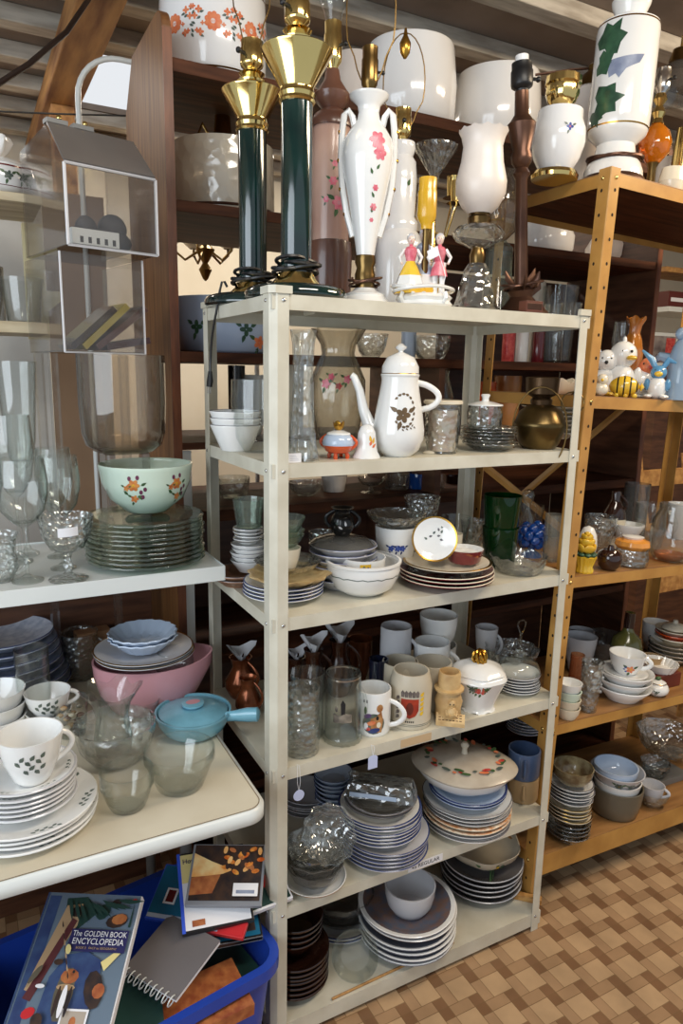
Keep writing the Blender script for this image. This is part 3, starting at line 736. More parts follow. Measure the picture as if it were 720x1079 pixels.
# glass hurricane oil lamp
s = ax(500, .10, ZT); o = thing('oil_lamp', 'glass oil lamp with frosted tulip shade and cone foot at the shelf front', 'lamp', s.loc)
R = s.r(28)
lt([(0, 0), (R*.9, 0), (R*.92, .006), (R*.75, .02), (R*.45, s.h(285)), (R*.3, s.h(278)), (0, s.h(278))], CUTB, 14, scallop(7, .05)).build('foot', o)
lt([(0, s.h(278)), (R*.26, s.h(278)), (R*.3, s.h(270)), (R*.22, s.h(262)), (0, s.h(262))], OLDBRASS, 20).build('stem', o)
lt([(0, s.h(262)), (R*.3, s.h(262)), (R*.85, s.h(254)), (R*1.0, s.h(247)), (R*.8, s.h(240)), (R*.4, s.h(236)), (0, s.h(236))], CUT, 32).build('font', o)
lt([(0, s.h(238)), (R*.42, s.h(238)), (R*.44, s.h(230)), (R*.38, s.h(228)), (R*.42, s.h(224)), (0, s.h(224))], OLDBRASS, 24).build('burner', o)
k = G(); a = s.phi+PI/2; k.tube([(R*.4*math.cos(a), R*.4*math.sin(a), s.h(232)), (R*.8*math.cos(a), R*.8*math.sin(a), s.h(232))], .002, OLDBRASS, 6); k.ball((R*.85*math.cos(a), R*.85*math.sin(a), s.h(232)), .006, OLDBRASS, 8, (.4, .4, 1)); k.build('wick_knob', o)
P = [(R*.42, s.h(226)), (R*.7, s.h(218)), (R*.92, s.h(205)), (R*.94, s.h(192)), (R*.78, s.h(172)), (R*.72, s.h(155)), (R*.8, s.h(145)), (R*.9, s.h(139))]
lt(P+[(r-.002, z) for r, z in reversed(P)], FROST, 36, lambda t, r, z: (r, z+(.003*math.cos(12*t) if z > P[-2][1] else 0))).build('shade', o)

# bronze candlestick lamp
s = ax(549, .16, ZT); o = thing('table_lamp', 'slim brown bronze candlestick lamp with black socket and no shade', 'lamp', s.loc)
R = s.r(15)
lt([(0, 0), (R*1.9, 0), (R*1.9, .012), (R*1.6, .022), (R*1.1, .04), (R*.8, .055), (R*.95, .07), (R*.6, .085), (0, .085)], BRONZE, 32).build('base', o)
lt([(0, .085), (R*.5, .085), (R*.42, s.h(190)), (R*.62, s.h(184)), (R*.42, s.h(178)), (R*.7, s.h(172)), (R*.75, s.h(166)), (R*.62, s.h(160)), (R*.95, s.h(138)), (R*1.0, s.h(132)), (R*.75, s.h(128)), (R*.5, s.h(122)), (R*.48, s.h(98)), (0, s.h(98))], BRONZE, 12).build('column', o)
socket(o, s.h(99), R*.75, s.h(66)-s.h(97), BLACKP, MILK, True, s.phi+1.2)
for i, (a, z) in enumerate(((1.2, .08), (2.3, .095), (.2, .07), (-.9, .085), (1.7, .06))):
    k = G(); t = s.phi+a; pts = [(R*.6*math.cos(t), R*.6*math.sin(t), z), (R*1.2*math.cos(t), R*1.2*math.sin(t), z+.02), (R*1.35*math.cos(t), R*1.35*math.sin(t), z+.038)]
    k.tube(pts, [.008, .010, .002], BRONZE, 8, flat=.35); k.build('leaf_ornament', o)
coil(o, R*1.1, .075, 2.2, BRONZE, .0035, .012)
o.matrix_world = Matrix.Translation(o.location) @ Matrix.Rotation(math.radians(-3.6), 4, Vector((FW.x, FW.y, 0)).normalized())

# small brass lamp with two candle arms and a crystal dish, at the back
s = ax(452, .42, ZT); o = thing('candle_lamp', 'small brass candle-arm lamp holding a fluted crystal dish, at the shelf back', 'lamp', s.loc)
R = s.r(12)
lt([(0, 0), (R*1.6, 0), (R*1.5, .01), (R*.5, .03), (R*.3, .06), (R*.5, s.h(262)), (R*.25, s.h(250)), (R*.25, s.h(195)), (0, s.h(195))], BRASS, 24).build('stem', o)
for a, py in ((s.phi+PI/2-.2, 180), (s.phi+PI/2+.6, 170), (s.phi-PI/2, 195)):
    k = G(); c, d = math.cos(a), math.sin(a); zz = s.h(py+36); k.tube([(R*.2*c, R*.2*d, s.h(245)), (R*1.2*c, R*1.2*d, s.h(250)), (R*2*c, R*2*d, zz)], .003, BRASS, 6); ar = k.build('arm', o)
    lt([(0, zz), (R*.9, zz), (R*.5, zz+.006), (R*.55, zz+.02), (R*.6, zz+.06), (0, zz+.06)], BRASS, 16, M=Matrix.Translation((R*2*c, R*2*d, 0))).build('candle_socket', ar)
P = [(R*.3, s.h(195)), (R*.4, s.h(185)), (R*1.2, s.h(168)), (R*1.75, s.h(158)), (R*1.8, s.h(154))]
lt(P+[(r-.003, z) for r, z in reversed(P)], CUTB, 48, scallop(16, .04)).build('dish', o)

# pale glass lamp and blocks at the right end
s = ax(522, .33, ZT); o = thing('table_lamp', 'pale green glass lamp with round smoky body, behind the oil lamp', 'lamp', s.loc)
R = s.r(20)
lt([(0, 0), (R*.85, 0), (R*.9, .01), (R*.8, .02), (R*.7, s.h(262)), (R*.3, s.h(254)), (0, s.h(254))], GRN, 28).build('body', o)
P = [(R*.3, s.h(254)), (R*.8, s.h(244)), (R*1.05, s.h(222)), (R*.95, s.h(200)), (R*.6, s.h(186)), (R*.55, s.h(180))]
lt(P+[(r-.002, z) for r, z in reversed(P)], AMB, 28).build('globe', o)
a_ = onY(546, 327, .03)
g = G(); g.box((0, 0, 0), (.052, .03, .028), wood('dark_plaque_wood', (112, 62, 44), (84, 44, 32), 4)); g.box((.003, -.001, .007), (.049, 0, .022), BRONZE)
o = g.build('wooden_plaque', None, (a_.x+.006, .006, ZT+.0005), -.05, smooth=False, bevel=.002); tag(o, 'small dark brown wooden block lying at the cream unit front edge', 'block')
for i, (px, Y, w, hh, lab) in enumerate(((582, .25, 10, .055, 'clear glass tumbler right of the bronze lamp, further left of two'), (601, .23, 12, .06, 'clear glass tumbler right of the bronze lamp, beside the gold post'), (570, .40, 9, .07, 'clear glass tumbler behind the other two on the cream unit top'))):
    s = ax(px, Y, ZT); s.R = s.r(w); s.H = hh; vessel('glass_tumbler', lab, 'glass', s, TUMB, CLR, .002, 'tumblers on top of the cream unit')
s = ax(567, .31, ZT); s.R = .018; s.H = .05; vessel('red_cup', 'small dark red cup behind the bronze lamp', 'cup', s, TUMB, BURG, .002)

# ------------------------------------------------------------------ shades on the bookcase top
def drum(name, label, px, Y, w, py_top, z, m, deco=None, taper=.96, group=None, cat='lamp shade'):
    s = ax(px, Y, z); R = s.r(w); H = s.h(py_top)
    P = [(R*.55, .0), (R*.6, .004), (R*.86, .022), (R*.97, .05), (R, H*.55), (R*taper, H*.97), (R*(taper-.02), H)]
    g = G(); g.lathe(hollow([(0, 0)]+P, .004, .006), m, 56)
    if deco: deco(g, P, s, R, H)
    o = g.build(name, None, s.loc); tag(o, label, cat, group); return s
def folk(g, P, s, R, H):
    S = wrap(P, s.phi); v = H*.48
    for k in range(-3, 4):
        u = k*R*.74; flower(g, S, u, v, .024, ORANGEF, WHITE, None, 9)
        for q in (-1, 1):
            for (du, dv, r) in ((.040, .028, .010), (.066, .012, .009), (.036, -.028, .010), (.072, -.024, .007), (.062, .036, .007), (.088, -.006, .006)):
                flower(g, S, u+q*du, v+dv, r, ORANGEF, None, None, 4)
            for (du, dv, a) in ((.034, .010, .5), (.050, -.008, -.4), (.052, .026, 1), (.055, -.030, -1), (.08, .02, .3), (.08, -.034, -.5)): g.patch(S, leafshape(u+q*du, v+dv, .014*q, .007, a), GREYLF, 1)
    for z in (H*.83, H*.12): g.lathe([(rad_at(P, z)+.0008, z), (rad_at(P, z+.004)+.0008, z+.004)], GOLDLINE, 56)
sH = drum('glass_lamp_shade', 'white drum lampshade printed with orange folk flowers, on the bookcase corner', 226, .86, 56, -14, B1+.001, MILK, folk, .97)
drum('glass_lamp_shade', 'plain white milk glass drum shade above the milk glass lamp', 430, .86, 49, 52, B1+.001, MILK, None, .92, 'plain white drum shades on the bookcase')
drum('glass_lamp_shade', 'plain white milk glass drum shade directly behind the bronze lamp', 521, .86, 46, 82, B1+.001, MILK, None, .94, 'plain white drum shades on the bookcase')
drum('glass_lamp_shade', 'small cream glass shade half hidden behind the urn lamp', 372, .92, 22, 60, B1+.001, FROST, None, .9)
# ceiling light lying on the second board
s = ax(236, .88, B2); R = s.r(54); H = s.h(158); o = thing('ceiling_light', 'round ribbed glass ceiling light with brass fitting, lying on the bookcase board', 'ceiling light', s.loc)
P = [(R*.7, 0), (R*.96, .012), (R, .03)]
lt(hollow([(0, 0)]+P+[(R*.98, H)], .004), glass('ribbed_frosted_glass', (238, 232, 222), (190, 180, 164), .55, (228, 220, 204), rough=.15, cut=.5, cutscale=30), 64).build('glass_bowl', o)
lt([(R*1.005, .026), (R*1.015, .03), (R*1.005, .034)], BRONZE, 56).build('rim_band', o)
lt([(0, H*.9), (R*.3, H*.9), (R*.34, H*.98), (R*.18, H*1.15), (R*.12, H*1.6), (0, H*1.7)], BRASS, 24).build('fitting', o)
for a in range(4):
    t = a*PI/2+.4; G().tube([(R*.2*math.cos(t), R*.2*math.sin(t), H), (R*.5*math.cos(t), R*.5*math.sin(t), H*1.25), (R*.7*math.cos(t), R*.7*math.sin(t), H*.95)], .004, BRASS, 6).build('arm', o)
def pend(label, px, Y, w, py, z, m): return drum('glass_lamp_shade', label, px, Y, w, py, z, m, None, .7, 'white glass shades under the gold top shelf')
pend('white glass bowl shade upside down behind the bronze lamp column', 572, .90, 32, 228, B2+.001, MILK)
pend('white glass bowl shade on the dark board, behind the gold post', 648, .90, 34, 243, B2+.001, FROST)
TOP0 = set(o.name for o in COL.objects)
# ------------------------------------------------------------------ gold unit top
# white globe lamp with brass crown
s = ax(584, .22, G1); s0 = s
o = thing('oil_lamp', 'round white glass lamp base with brass crown collar at the gold shelf corner', 'lamp', s.loc)
R = s.r(29)
lt([(0, 0), (R*.85, 0), (R*.88, .01), (R*.8, .02), (R*.6, .024), (0, .024)], BRASS, 32).build('base', o)
P = [(R*.6, .024), (R*.85, s.h(168)), (R*1.0, s.h(152)), (R*.98, s.h(138)), (R*.85, s.h(128)), (R*.82, s.h(118)), (R*.4, s.h(114))]
g = lt([(0, .024)]+P+[(0, P[-1][1])], MILK, 40); flower(g, wrap(P, s.phi), .030, s.h(143), .010, BLUEF, ROSE, GREYLF, 4); g.build('body', o)
lt([(0, s.h(114)), (R*.32, s.h(114)), (R*.5, s.h(108)), (R*.62, s.h(100)), (R*.6, s.h(92)), (R*.66, s.h(90)), (R*.64, s.h(82)), (R*.58, s.h(82)), (R*.5, s.h(96)), (0, s.h(98))], BRASS, 32, lambda t, r, z: (r*(1+.04*math.cos(14*t)), z)).build('crown_collar', o)
# big white lamp with ivy
s = ax(644, .20, G1)
o = thing('table_lamp', 'large white cylinder lamp painted with green ivy leaves', 'lamp', s.loc); R = s.r(33)
lt([(0, 0), (R*1.12, 0), (R*1.14, .014), (R*1.02, .030), (R*.98, .034), (0, .034)], BRONZE, 40).build('base', o)
lt([(0, .034), (R*.98, .034), (R*.96, .05), (R*.86, .072), (R*.70, .088), (R*.62, s.h(152)), (0, s.h(152))], WHITE, 40).build('foot', o)
P = [(R*.6, s.h(152)), (R*.92, s.h(142)), (R*.98, s.h(136)), (R, s.h(125)), (R, s.h(35)), (R*.96, s.h(26)), (R*.6, s.h(22)), (R*.45, s.h(16)), (R*.6, s.h(4)), (R*.62, s.h(0)), (R*.3, s.h(-6))]
g = lt([(0, P[0][1])]+P+[(0, P[-1][1])], WHITE, 48); S = wrap(P, s.phi)
def ivy(u, v, q, rot, m):
    pts = []
    for a, r in ((0, 1.2), (.3, .78), (.7, 1.0), (1.1, .68), (1.75, .78), (2.4, .5), (PI, .2), (-2.4, .5), (-1.75, .78), (-1.1, .68), (-.7, 1.0), (-.3, .78)): pts.append((u+q*r*math.cos(a+rot), v+q*r*math.sin(a+rot)))
    g.patch(S, pts, m, 3)
ivy(-.056, s.h(54), .058, 1.0, DLEAF); ivy(-.070, s.h(72), .042, -.3, DLEAF); ivy(-.058, s.h(113), .058, .1, DLEAF); ivy(-.075, s.h(124), .034, -1.2, DLEAF)
g.patch(S, [(-.045, s.h(82)), (-.036, s.h(72)), (.052, s.h(68)), (.040, s.h(77)), (.005, s.h(83)), (-.012, s.h(92)), (-.022, s.h(87)), (-.040, s.h(90))], SLATEF, 3)
for z in (s.h(137), s.h(29)): g.lathe([(rad_at(P, z)+.0006, z), (rad_at(P, z+.004)+.0006, z+.004)], GOLDLINE, 48)
g.build('body', o); socket(o, s.h(-5), R*.3, .07, BRASS, None, True, s.phi); coil(o, R*.84, .078, 2.4, BRONZE, .005, .004, .002)
# amber glass lamp
s = ax(683, .24, G1); o = thing('table_lamp', 'amber glass ball lamp with stacked brass stem, beside the ivy lamp', 'lamp', s.loc); R = s.r(18)
lt([(0, 0), (R*.8, 0), (R*.7, .012), (R*.3, .03), (R*.25, s.h(172)), (R*.4, s.h(166)), (0, s.h(166))], OLDBRASS, 24).build('stem', o)
lt([(0, s.h(167)), (R*.4, s.h(167)), (R*.9, s.h(156)), (R*1.0, s.h(145)), (R*.8, s.h(134)), (R*.35, s.h(126)), (0, s.h(126))], AMBER, 28).build('amber_ball', o)
lt([(0, s.h(126)), (R*.4, s.h(126)), (R*.25, s.h(120)), (R*.4, s.h(114)), (R*.2, s.h(106)), (R*.42, s.h(100)), (R*.3, s.h(94)), (0, s.h(94))], BRASS, 20).build('upper_stem', o)
socket(o, s.h(95), R*.5, s.h(68)-s.h(95), SILVER, None, True, s.phi)
# pendant cylinder shade with brass cap, further back
s = ax(612, .38, G1); o = thing('pendant_lamp', 'tall white cylinder glass pendant with ribbed brass cap, behind the ivy lamp', 'lamp', s.loc); R = s.r(24)
P = [(R*1.05, 0), (R*1.0, .03), (R*.85, s.h(92))]
lt(P+[(r-.003, z) for r, z in reversed(P)], FROST, 36).build('shade', o)
lt([(0, s.h(92)), (R*.86, s.h(93)), (R*.7, s.h(84)), (R*.5, s.h(76)), (R*.3, s.h(72)), (R*.3, s.h(66)), (R*.12, s.h(62)), (R*.1, s.h(55)), (0, s.h(55))], OLDBRASS, 28).build('cap', o)
G().tube([(0, 0, s.h(68)), (-.06, .04, s.h(70)), (-.15, .10, s.h(76))], .004, BRONZE, 6).build('arm', o)
# brass wall fixture with glass bells, at the right
s = ax(722, .30, G1); o = thing('bell_lamp', 'brass arm fixture with clear bell shade at the gold shelf right side', 'lamp', s.loc); R = s.r(30)
lt([(0, 0), (R*.7, 0), (R*.65, .015), (R*.2, .03), (R*.12, .06), (R*.12, s.h(40)), (R*.3, s.h(32)), (0, s.h(26))], BRASS, 24).build('stem', o)
rt = s.right
for q, py, ex in ((-.075, 52, 0), (.10, 60, 0)):
    k = G(); b = Vector((rt.x*q, rt.y*q, 0)); zz = s.h(py)
    k.tube([(0, 0, zz+.05), (b.x*.5, b.y*.5, zz+.09), (b.x, b.y, zz+.07), (b.x, b.y, zz+.02)], .005, BRASS, 8); ar = k.build('arm', o)
    M_ = Matrix.Translation(b)
    lt([(0, zz+.03), (R*.3, zz+.03), (R*.4, zz), (R*.42, zz-.012), (0, zz-.012)], OLDBRASS, 20, M=M_).build('fitter', ar)
    P = [(R*.4, zz-.012), (R*.7, zz-.035), (R*.85, zz-.07), (R*1.02, zz-.11), (R*1.08, zz-.118)]
    lt(P+[(r-.002, z) for r, z in reversed(P)], FROST if q > 0 else GREYG, 32, M=M_).build('bell_shade', ar)
for i, (px, Y, w, pt, mm, lab) in enumerate(((700, .40, 20, 160, MILK, 'small white glass shade standing behind the amber lamp'), (706, .16, 15, 172, CREAM, 'round cream glass shade at the gold top shelf front, under the brass fixture'), (712, .30, 12, 128, BRASS, 'ribbed brass cup beside the amber glass lamp'))):
    drum('glass_lamp_shade' if i < 2 else 'brass_cup', lab, px, Y, w, pt, G1+.001, mm, None, .8, None, 'lamp shade' if i < 2 else 'cup')
GOLDTOP = set(o.name for o in COL.objects if o.name not in TOP0 and o.parent is None)
FRONT = .004
# ------------------------------------------------------------------ cream unit, shelf under the lamps
s = spot(244, 300, 478, 400, Z2, .6); 
wineglass('glass_tumbler', 'clear stemless glass with etched flowers behind the cream corner post', 'glass', s, [(0, 0), (.5, 0), (.6, .05), (.85, .2), (.97, .401), (1, .7), (.97, 1)], CLR)
stack('white_bowl', 'white bowl with dark rim line', 'of the pile behind the corner post', 'bowl', 222, 276, 471, 3, Z2, .017, WHITE, GREYLINE, .062, Y=.30, bw=.02)
s = spot(301, 337, 487, 347, Z2, .95, .9); s.R *= .95
vessel('bud_vase', 'tall slender pressed crystal vase beside the cream corner post', 'vase', s, [(0, 0), (1, 0), (1, .03), (.82, .12), (.66, .4), (.6, .7), (.66, .9), (.8, 1)], CUTB, .003, wave=lambda t, r, z: (r*(1+.05*math.cos(8*t)+.035*math.cos(z*150)), z))
s = spot(326, 384, 466, 345, Z2, .6)
def vdeco(g, P, phi):
    S = wrap(P, phi); H = P[-1][1]
    for u, v, q, mm in ((-.035, H*.52, .014, ROSE), (.028, H*.56, .012, ROSE), (.003, H*.5, .010, REDF), (-.018, H*.58, .010, ROSE)): flower(g, S, u, v, q, mm, None, LEAF, 5)
vessel('flower_vase', 'misted glass vase with ruffled neck and painted pink flowers', 'vase', s, [(0, 0), (.62, 0), (.66, .02), (.8, .1), (.97, .3), (1, .42), (.95, .55), (.7, .7), (.56, .78), (.6, .86), (.84, .96), (.94, 1)], FLORALGL, .003, wave=lambda t, r, z: (r*(1+(.06*math.cos(9*t) if z > .16 else 0)), z), deco=vdeco)
# price tag
a_ = onY(303, 487, -.002); b_ = onY(321, 487, -.002)
g = G(); w = b_.x-a_.x; g.prism([(0, .008), (.008, 0), (w, .0), (w, .021), (.008, .021), (0, .014)], 0, .0008, PAPER)
g.v = [(x, -z, y) for x, y, z in g.v]
for q in range(4): g.box((.013, -.0011, .005+q*.0035), (w-.004-.003*q, -.0008, .0055+q*.0035), SLATEF)
tag(g.build('price_tag', None, (a_.x, .016, Z2+.0006), smooth=False), 'small white paper price tag standing at the foot of the crystal vase', 'price tag')
# orange and white sugar bowl
s = spot(337, 376, 484, 444, Z2, .5, .3); o = thing('sugar_bowl', 'small orange and pearly white footed sugar bowl with gilt crown lid', 'sugar bowl', (s.c.x, s.c.y, Z2+.0005)); R, H = s.R*.88, s.H
P = [(R*.4, H*.13), (R*.8, H*.2, TERRA), (R*.98, H*.36, BLUEW), (R, H*.44, BLUEW), (R*.9, H*.58, BLUEW), (R*.7, H*.66)]
g = G(); g.lathe([(0, H*.13)]+P+[(0, H*.66)], TERRA, 32); g.build('body', o)
lt([(0, H*.655), (R*.74, H*.655), (R*.7, H*.7), (R*.3, H*.76), (0, H*.77)], WHITE, 28).build('lid', o)
k = G(); k.lathe([(R*.12, H*.76), (R*.3, H*.84), (R*.36, H*.98)], GOLDLINE, 20, lambda t, r, z: (r, z+(H*.05*math.cos(5*t) if z > H*.9 else 0))); k.ball((0, 0, H*.9), R*.18, YELL, 10); k.build('crown_knob', o)
for q in (.8, 2.37, 3.94, 5.5): G().tube([(R*.5*math.cos(q), R*.5*math.sin(q), H*.18), (R*.6*math.cos(q), R*.6*math.sin(q), H*.06), (R*.55*math.cos(q), R*.55*math.sin(q), 0)], R*.13, TERRA, 8).build('foot', o)
for q in (-1, 1): G().tube(ear(s.phi+q*PI/2-.3, R*.75, H*.25, R*.75, H*.62, R*.4), R*.1, TERRA, 8).build('handle', o)
# white bell
s = spot(371, 401, 484, 447, Z2, .95, .3)
def bdeco(g, P, phi):
    S = wrap(P, phi); H = P[-1][1]
    for u, v, a in ((.008, .5, 1.2), (.014, .45, .6), (.011, .62, 1.8), (.017, .56, 1.4)): g.patch(S, leafshape(u, H*(v-.12), .016, .007, a), YELL if v > .5 else ORANGEF, 1)
vessel('hand_bell', 'small white china bell with yellow flower print', 'bell', s, [(0, 0), (1, 0), (.98, .04), (.78, .2), (.68, .5), (.62, .75), (.42, .94), (.12, 1)], WHITE, .002, deco=bdeco, solid_=True)
# coffee pot
s = spot(391, 447, 482, 362, Z2, .55, .1); R, H = s.R*.97, s.H; o = thing('coffee_pot', 'tall white coffee pot with domed lid, long spout and gilt spray', 'coffee pot', (s.c.x, s.c.y, Z2+.0005))
P = [(R*.55, 0), (R*.6, H*.015), (R*.82, H*.06), (R*.99, H*.16), (R, H*.24), (R*.9, H*.4), (R*.76, H*.58), (R*.7, H*.68), (R*.72, H*.715)]
g = G(); g.lathe([(0, 0)]+P+[(0, H*.715)], WHITE, 44); S = wrap(P, s.phi)
for q in range(14):
    t = 2.2-q*.36; u, v = .012+.026*math.cos(t), H*.42+.038*math.sin(t); g.patch(S, leafshape(u, v, .010, .006, t+1.6), GILTDARK, 1)
flower(g, S, .010, H*.38, .018, GILTDARK, None, GILTDARK, 5); sprig(g, S, .008, H*.26, .035, .2, GILTDARK, 7)
g.build('body', o)
k = lt([(0, H*.71), (R*.73, H*.712), (R*.75, H*.725), (R*.72, H*.735, GOLDLINE), (R*.71, H*.742), (R*.7, H*.80), (R*.52, H*.88), (R*.2, H*.915), (R*.1, H*.925), (0, H*.925)], WHITE, 40).build('lid', o)
lt([(0, H*.92), (R*.1, H*.92), (R*.08, H*.935), (R*.2, H*.955), (R*.22, H*.97), (R*.06, H*1.0), (0, H*1.0)], WHITE, 18).build('knob', k)
a = s.phi-PI/2-.1; c, d = math.cos(a), math.sin(a)
G().tube([(R*.8*c, R*.8*d, H*.22), (R*1.15*c, R*1.15*d, H*.27), (R*1.4*c, R*1.4*d, H*.42), (R*1.55*c, R*1.55*d, H*.58), (R*1.78*c, R*1.78*d, H*.70), (R*1.88*c, R*1.88*d, H*.715)], [R*.34, R*.27, R*.2, R*.16, R*.14, R*.13], WHITE, 14).build('spout', o)
a = s.phi+PI/2+.1
G().tube(ear(a, R*.86, H*.42, R*.66, H*.66, R*.75, 14, .6), R*.12, WHITE, 10).build('handle', o)
# canister with cream lid
s = spot(444, 486, 479, 420, Z2, .8); o = thing('glass_canister', 'clear ribbed glass canister with a cream push lid beside the coffee pot', 'canister', (s.c.x, s.c.y, Z2+.0005)); R, H = s.R*.95, s.H
lt(hollow([(0, 0), (R*.82, 0), (R*.85, .006), (R*.9, H*.3), (R*.95, H*.9)], .003), CUT, 40, lambda t, r, z: (r*(1+(.012*math.cos(26*t) if z < H*.35 else 0)), z)).build('jar', o)
lt([(0, .006), (R*.72, .006), (R*.78, H*.8), (0, H*.8)], solid('candle_wax_pale', (222, 208, 186), .6, c2=(210, 170, 150), scale=30), 28).build('wax', o)
lt([(0, H*.905), (R*.98, H*.905), (R*1.03, H*.92), (R*1.03, H*.97), (R*.98, H*.985), (R*.85, H*.98), (0, H*.975)], CREAM, 40).build('lid', o)
a_ = onY(452, 478, .02)
o = lt([(0, 0), (.016, 0), (.017, .003), (.010, .007), (0, .008)], CREAM, 24).build('jar_stopper', None, (onz(453, 478, Z2).x, onz(453, 478, Z2).y+.002, Z2+.0005)); tag(o, 'tiny cream saucer lid lying in front of the glass canister', 'lid')
# glass plates with a lidded jar
s = stack('small_glass_plate', 'clear ribbed glass plate', 'of the stack at the right of the canister', 'plate', 485, 544, 476, 6, Z2, .0085, CUT, h=.018, wave=scallop(24, .012))
q = up(s); q = spot(489, 529, 445, 408, s.top, .8) if False else q; q.R = s.R*.64; q.H = .095
o = thing('glass_jar', 'clear glass jar with white knobbed lid standing on the small glass plates', 'jar', (q.c.x-.012, q.c.y+.008, q.z)); R, H = q.R, q.H
lt(hollow([(0, 0), (R*.8, 0), (R*.95, .012), (R, H*.5), (R*.92, H*.7)], .003), CUT, 36).build('jar', o)
k = lt([(0, H*.7), (R*1.0, H*.7), (R*.98, H*.74), (R*.5, H*.80), (R*.2, H*.83), (0, H*.83)], WHITE, 32).build('lid', o)
lt([(0, H*.82), (R*.2, H*.82), (R*.18, H*.9), (R*.27, H*.99), (R*.2, H*1.02), (0, H*1.02)], WHITE, 16).build('knob', k)
# brass kettle
s = spot(537, 597, 474, 426, Z2, .55, .3); R, H = s.R*.93, s.H; o = thing('brass_kettle', 'old brass kettle lamp with wire bail handle at the cream shelf right end', 'kettle', (s.c.x, s.c.y, Z2+.0005))
lt([(0, 0), (R*.6, 0), (R*.78, H*.12), (R, H*.5), (R*1.02, H*.56), (R*.96, H*.62), (R*.8, H*.85), (R*.45, H*1.0), (0, H)], solid('olive_dark_brass', (122, 102, 62), .3, .9, c2=(70, 56, 34)), 40).build('body', o)
lt([(0, H), (R*.4, H), (R*.42, H*1.1), (R*.34, H*1.16), (R*.6, H*1.24), (R*.64, H*1.6), (R*.58, H*1.62), (R*.45, H*1.4), (0, H*1.3)], solid('dark_aged_brass', (80, 60, 40), .35, .8), 24, lambda t, r, z: (r*(1+(.05*math.cos(14*t) if z > H*1.3 else 0)), z)).build('burner', o)
G().tube([(R*1.0*math.cos(t)*-math.sin(s.phi)+R*.75*math.cos(s.phi), R*1.0*math.cos(t)*math.cos(s.phi)+R*.75*math.sin(s.phi), H*.45+H*.95*math.sin(t)) for t in [PI*(-.25+1.4*i/20) for i in range(21)]], .0022, OLDBRASS, 6).build('bail_handle', o)
k = G(); a = s.phi+PI/2; k.tube(arc((R*1.15*math.cos(a), R*1.15*math.sin(a), H*1.05), R*.42, 0, 2*PI*.95, 18, (math.cos(a), math.sin(a), 0), (0, 0, 1)), .002, OLDBRASS, 6); k.build('ring', o)
s = spot(580, 603, 470, 445, Z2, .9, Y=.36); vessel('small_bowl', 'small grey glass bowl behind the brass kettle', 'bowl', s, BOWL, GREYG, .002)

# ------------------------------------------------------------------ cream unit, third level
W3 = Z3
s = stack('china_plate', 'white plate with blue rim', 'of the stack under the straw yellow dish', 'plate', 256, 341, 637, 4, W3, .0085, WHITE, BLUELINE, h=.017, bw=.04, wave=None)
b = up(s); R = s.R*.9; T0 = b.z
def basket(g):
    g.lathe([(0, 0), (R*.6, 0), (R*.8, .008), (R*1.1, .022), (R*1.12, .026), (R*1.05, .026), (R*.78, .013), (0, .008)], solid('straw_yellow_glaze', (220, 196, 146), .35, c2=(196, 162, 108), scale=50, bump=.5), 48, scallop(12, .05))
g = G(); basket(g); tag(g.build('scalloped_dish', None, (b.c.x+.014, b.c.y-.006, T0+.004)), 'straw yellow scalloped dish lying on the blue rimmed plates', 'dish')
sg = Spot(); sg.__dict__.update(b.__dict__); sg.z = T0+.031; sg.c = Vector((b.c.x+.012, b.c.y+.0, sg.z)); sg.R = R*.92; sg.H = .028
vessel('glass_bowl', 'shallow cut glass bowl resting on the straw yellow dish', 'bowl', sg, [(0, 0), (.5, 0), (.6, .1), (.85, .5), (1, 1)], CUTB, .003, wave=scallop(20, .02))
sc_ = Spot(); sc_.__dict__.update(sg.__dict__); sc_.z = sg.z+.006; sc_.R = .036; sc_.H = .055; sc_.c = Vector((sg.c.x-.006, sg.c.y-.005, sc_.z))
vessel('cream_cup', 'cream pottery cup standing in the shallow cut glass bowl', 'cup', sc_, [(0, 0), (.6, 0), (.65, .05), (.88, .5), (1, 1)], CREAM, .003)
for i in range(2):
    q = Spot(); q.__dict__.update(sc_.__dict__); q.z = sc_.z+.0562+i*.012; q.R = .045; q.H = .032; q.c = Vector((sc_.c.x, sc_.c.y, q.z))
    vessel('glass_bowl', ('lower' if i == 0 else 'upper')+' of two nested pale green glass bowls on the cream cup', 'bowl', q, [(0, 0), (.45, 0), (.5, .06), (.8, .5), (1, 1)], GRN, .002)
g3 = q.z+.014
q2 = Spot(); q2.__dict__.update(q.__dict__); q2.z = g3; q2.R = .046; q2.H = .05; q2.c = Vector((q.c.x+.001, q.c.y, g3))
vessel('glass_bowl', 'tall flared pale green glass bowl topmost behind the corner post', 'bowl', q2, [(0, 0), (.4, 0), (.45, .05), (.7, .4), (.9, .8), (1, 1)], GRN, .002, wave=scallop(10, .02))
# left pile seen through the open side
s = stack('brown_platter', 'brown floral platter', 'of the pair at the open left side of the cream unit', 'plate', 222, 280, 612, 2, W3, .012, solid('brown_floral_glaze', (150, 112, 88), .3, c2=(104, 70, 54), scale=26), GREYLINE, h=.022, Y=.30)
stack('white_bowl', 'white ribbed bowl', 'of the nested pile on the brown platters', 'bowl', 240, 290, 560, 5, s.top+.004, .011, WHITE, GREYLINE, .03, s=(lambda q: (setattr(q, 'R', .048), setattr(q, 'c', Vector((s.c.x+.035, s.c.y+.01, 0))), q)[2])(up(s)))
zz = s.top+.004+5*.011+.022
q = Spot(); q.__dict__.update(s.__dict__); q.R = .04; q.c = Vector((s.c.x+.035, s.c.y+.01, 0)); 
stack('small_saucer', 'small white saucer with grey line', 'of the pile above the ribbed bowls', 'saucer', 0, 0, 0, 4, zz, .009, WHITE, GREYLINE, .012, s=q)
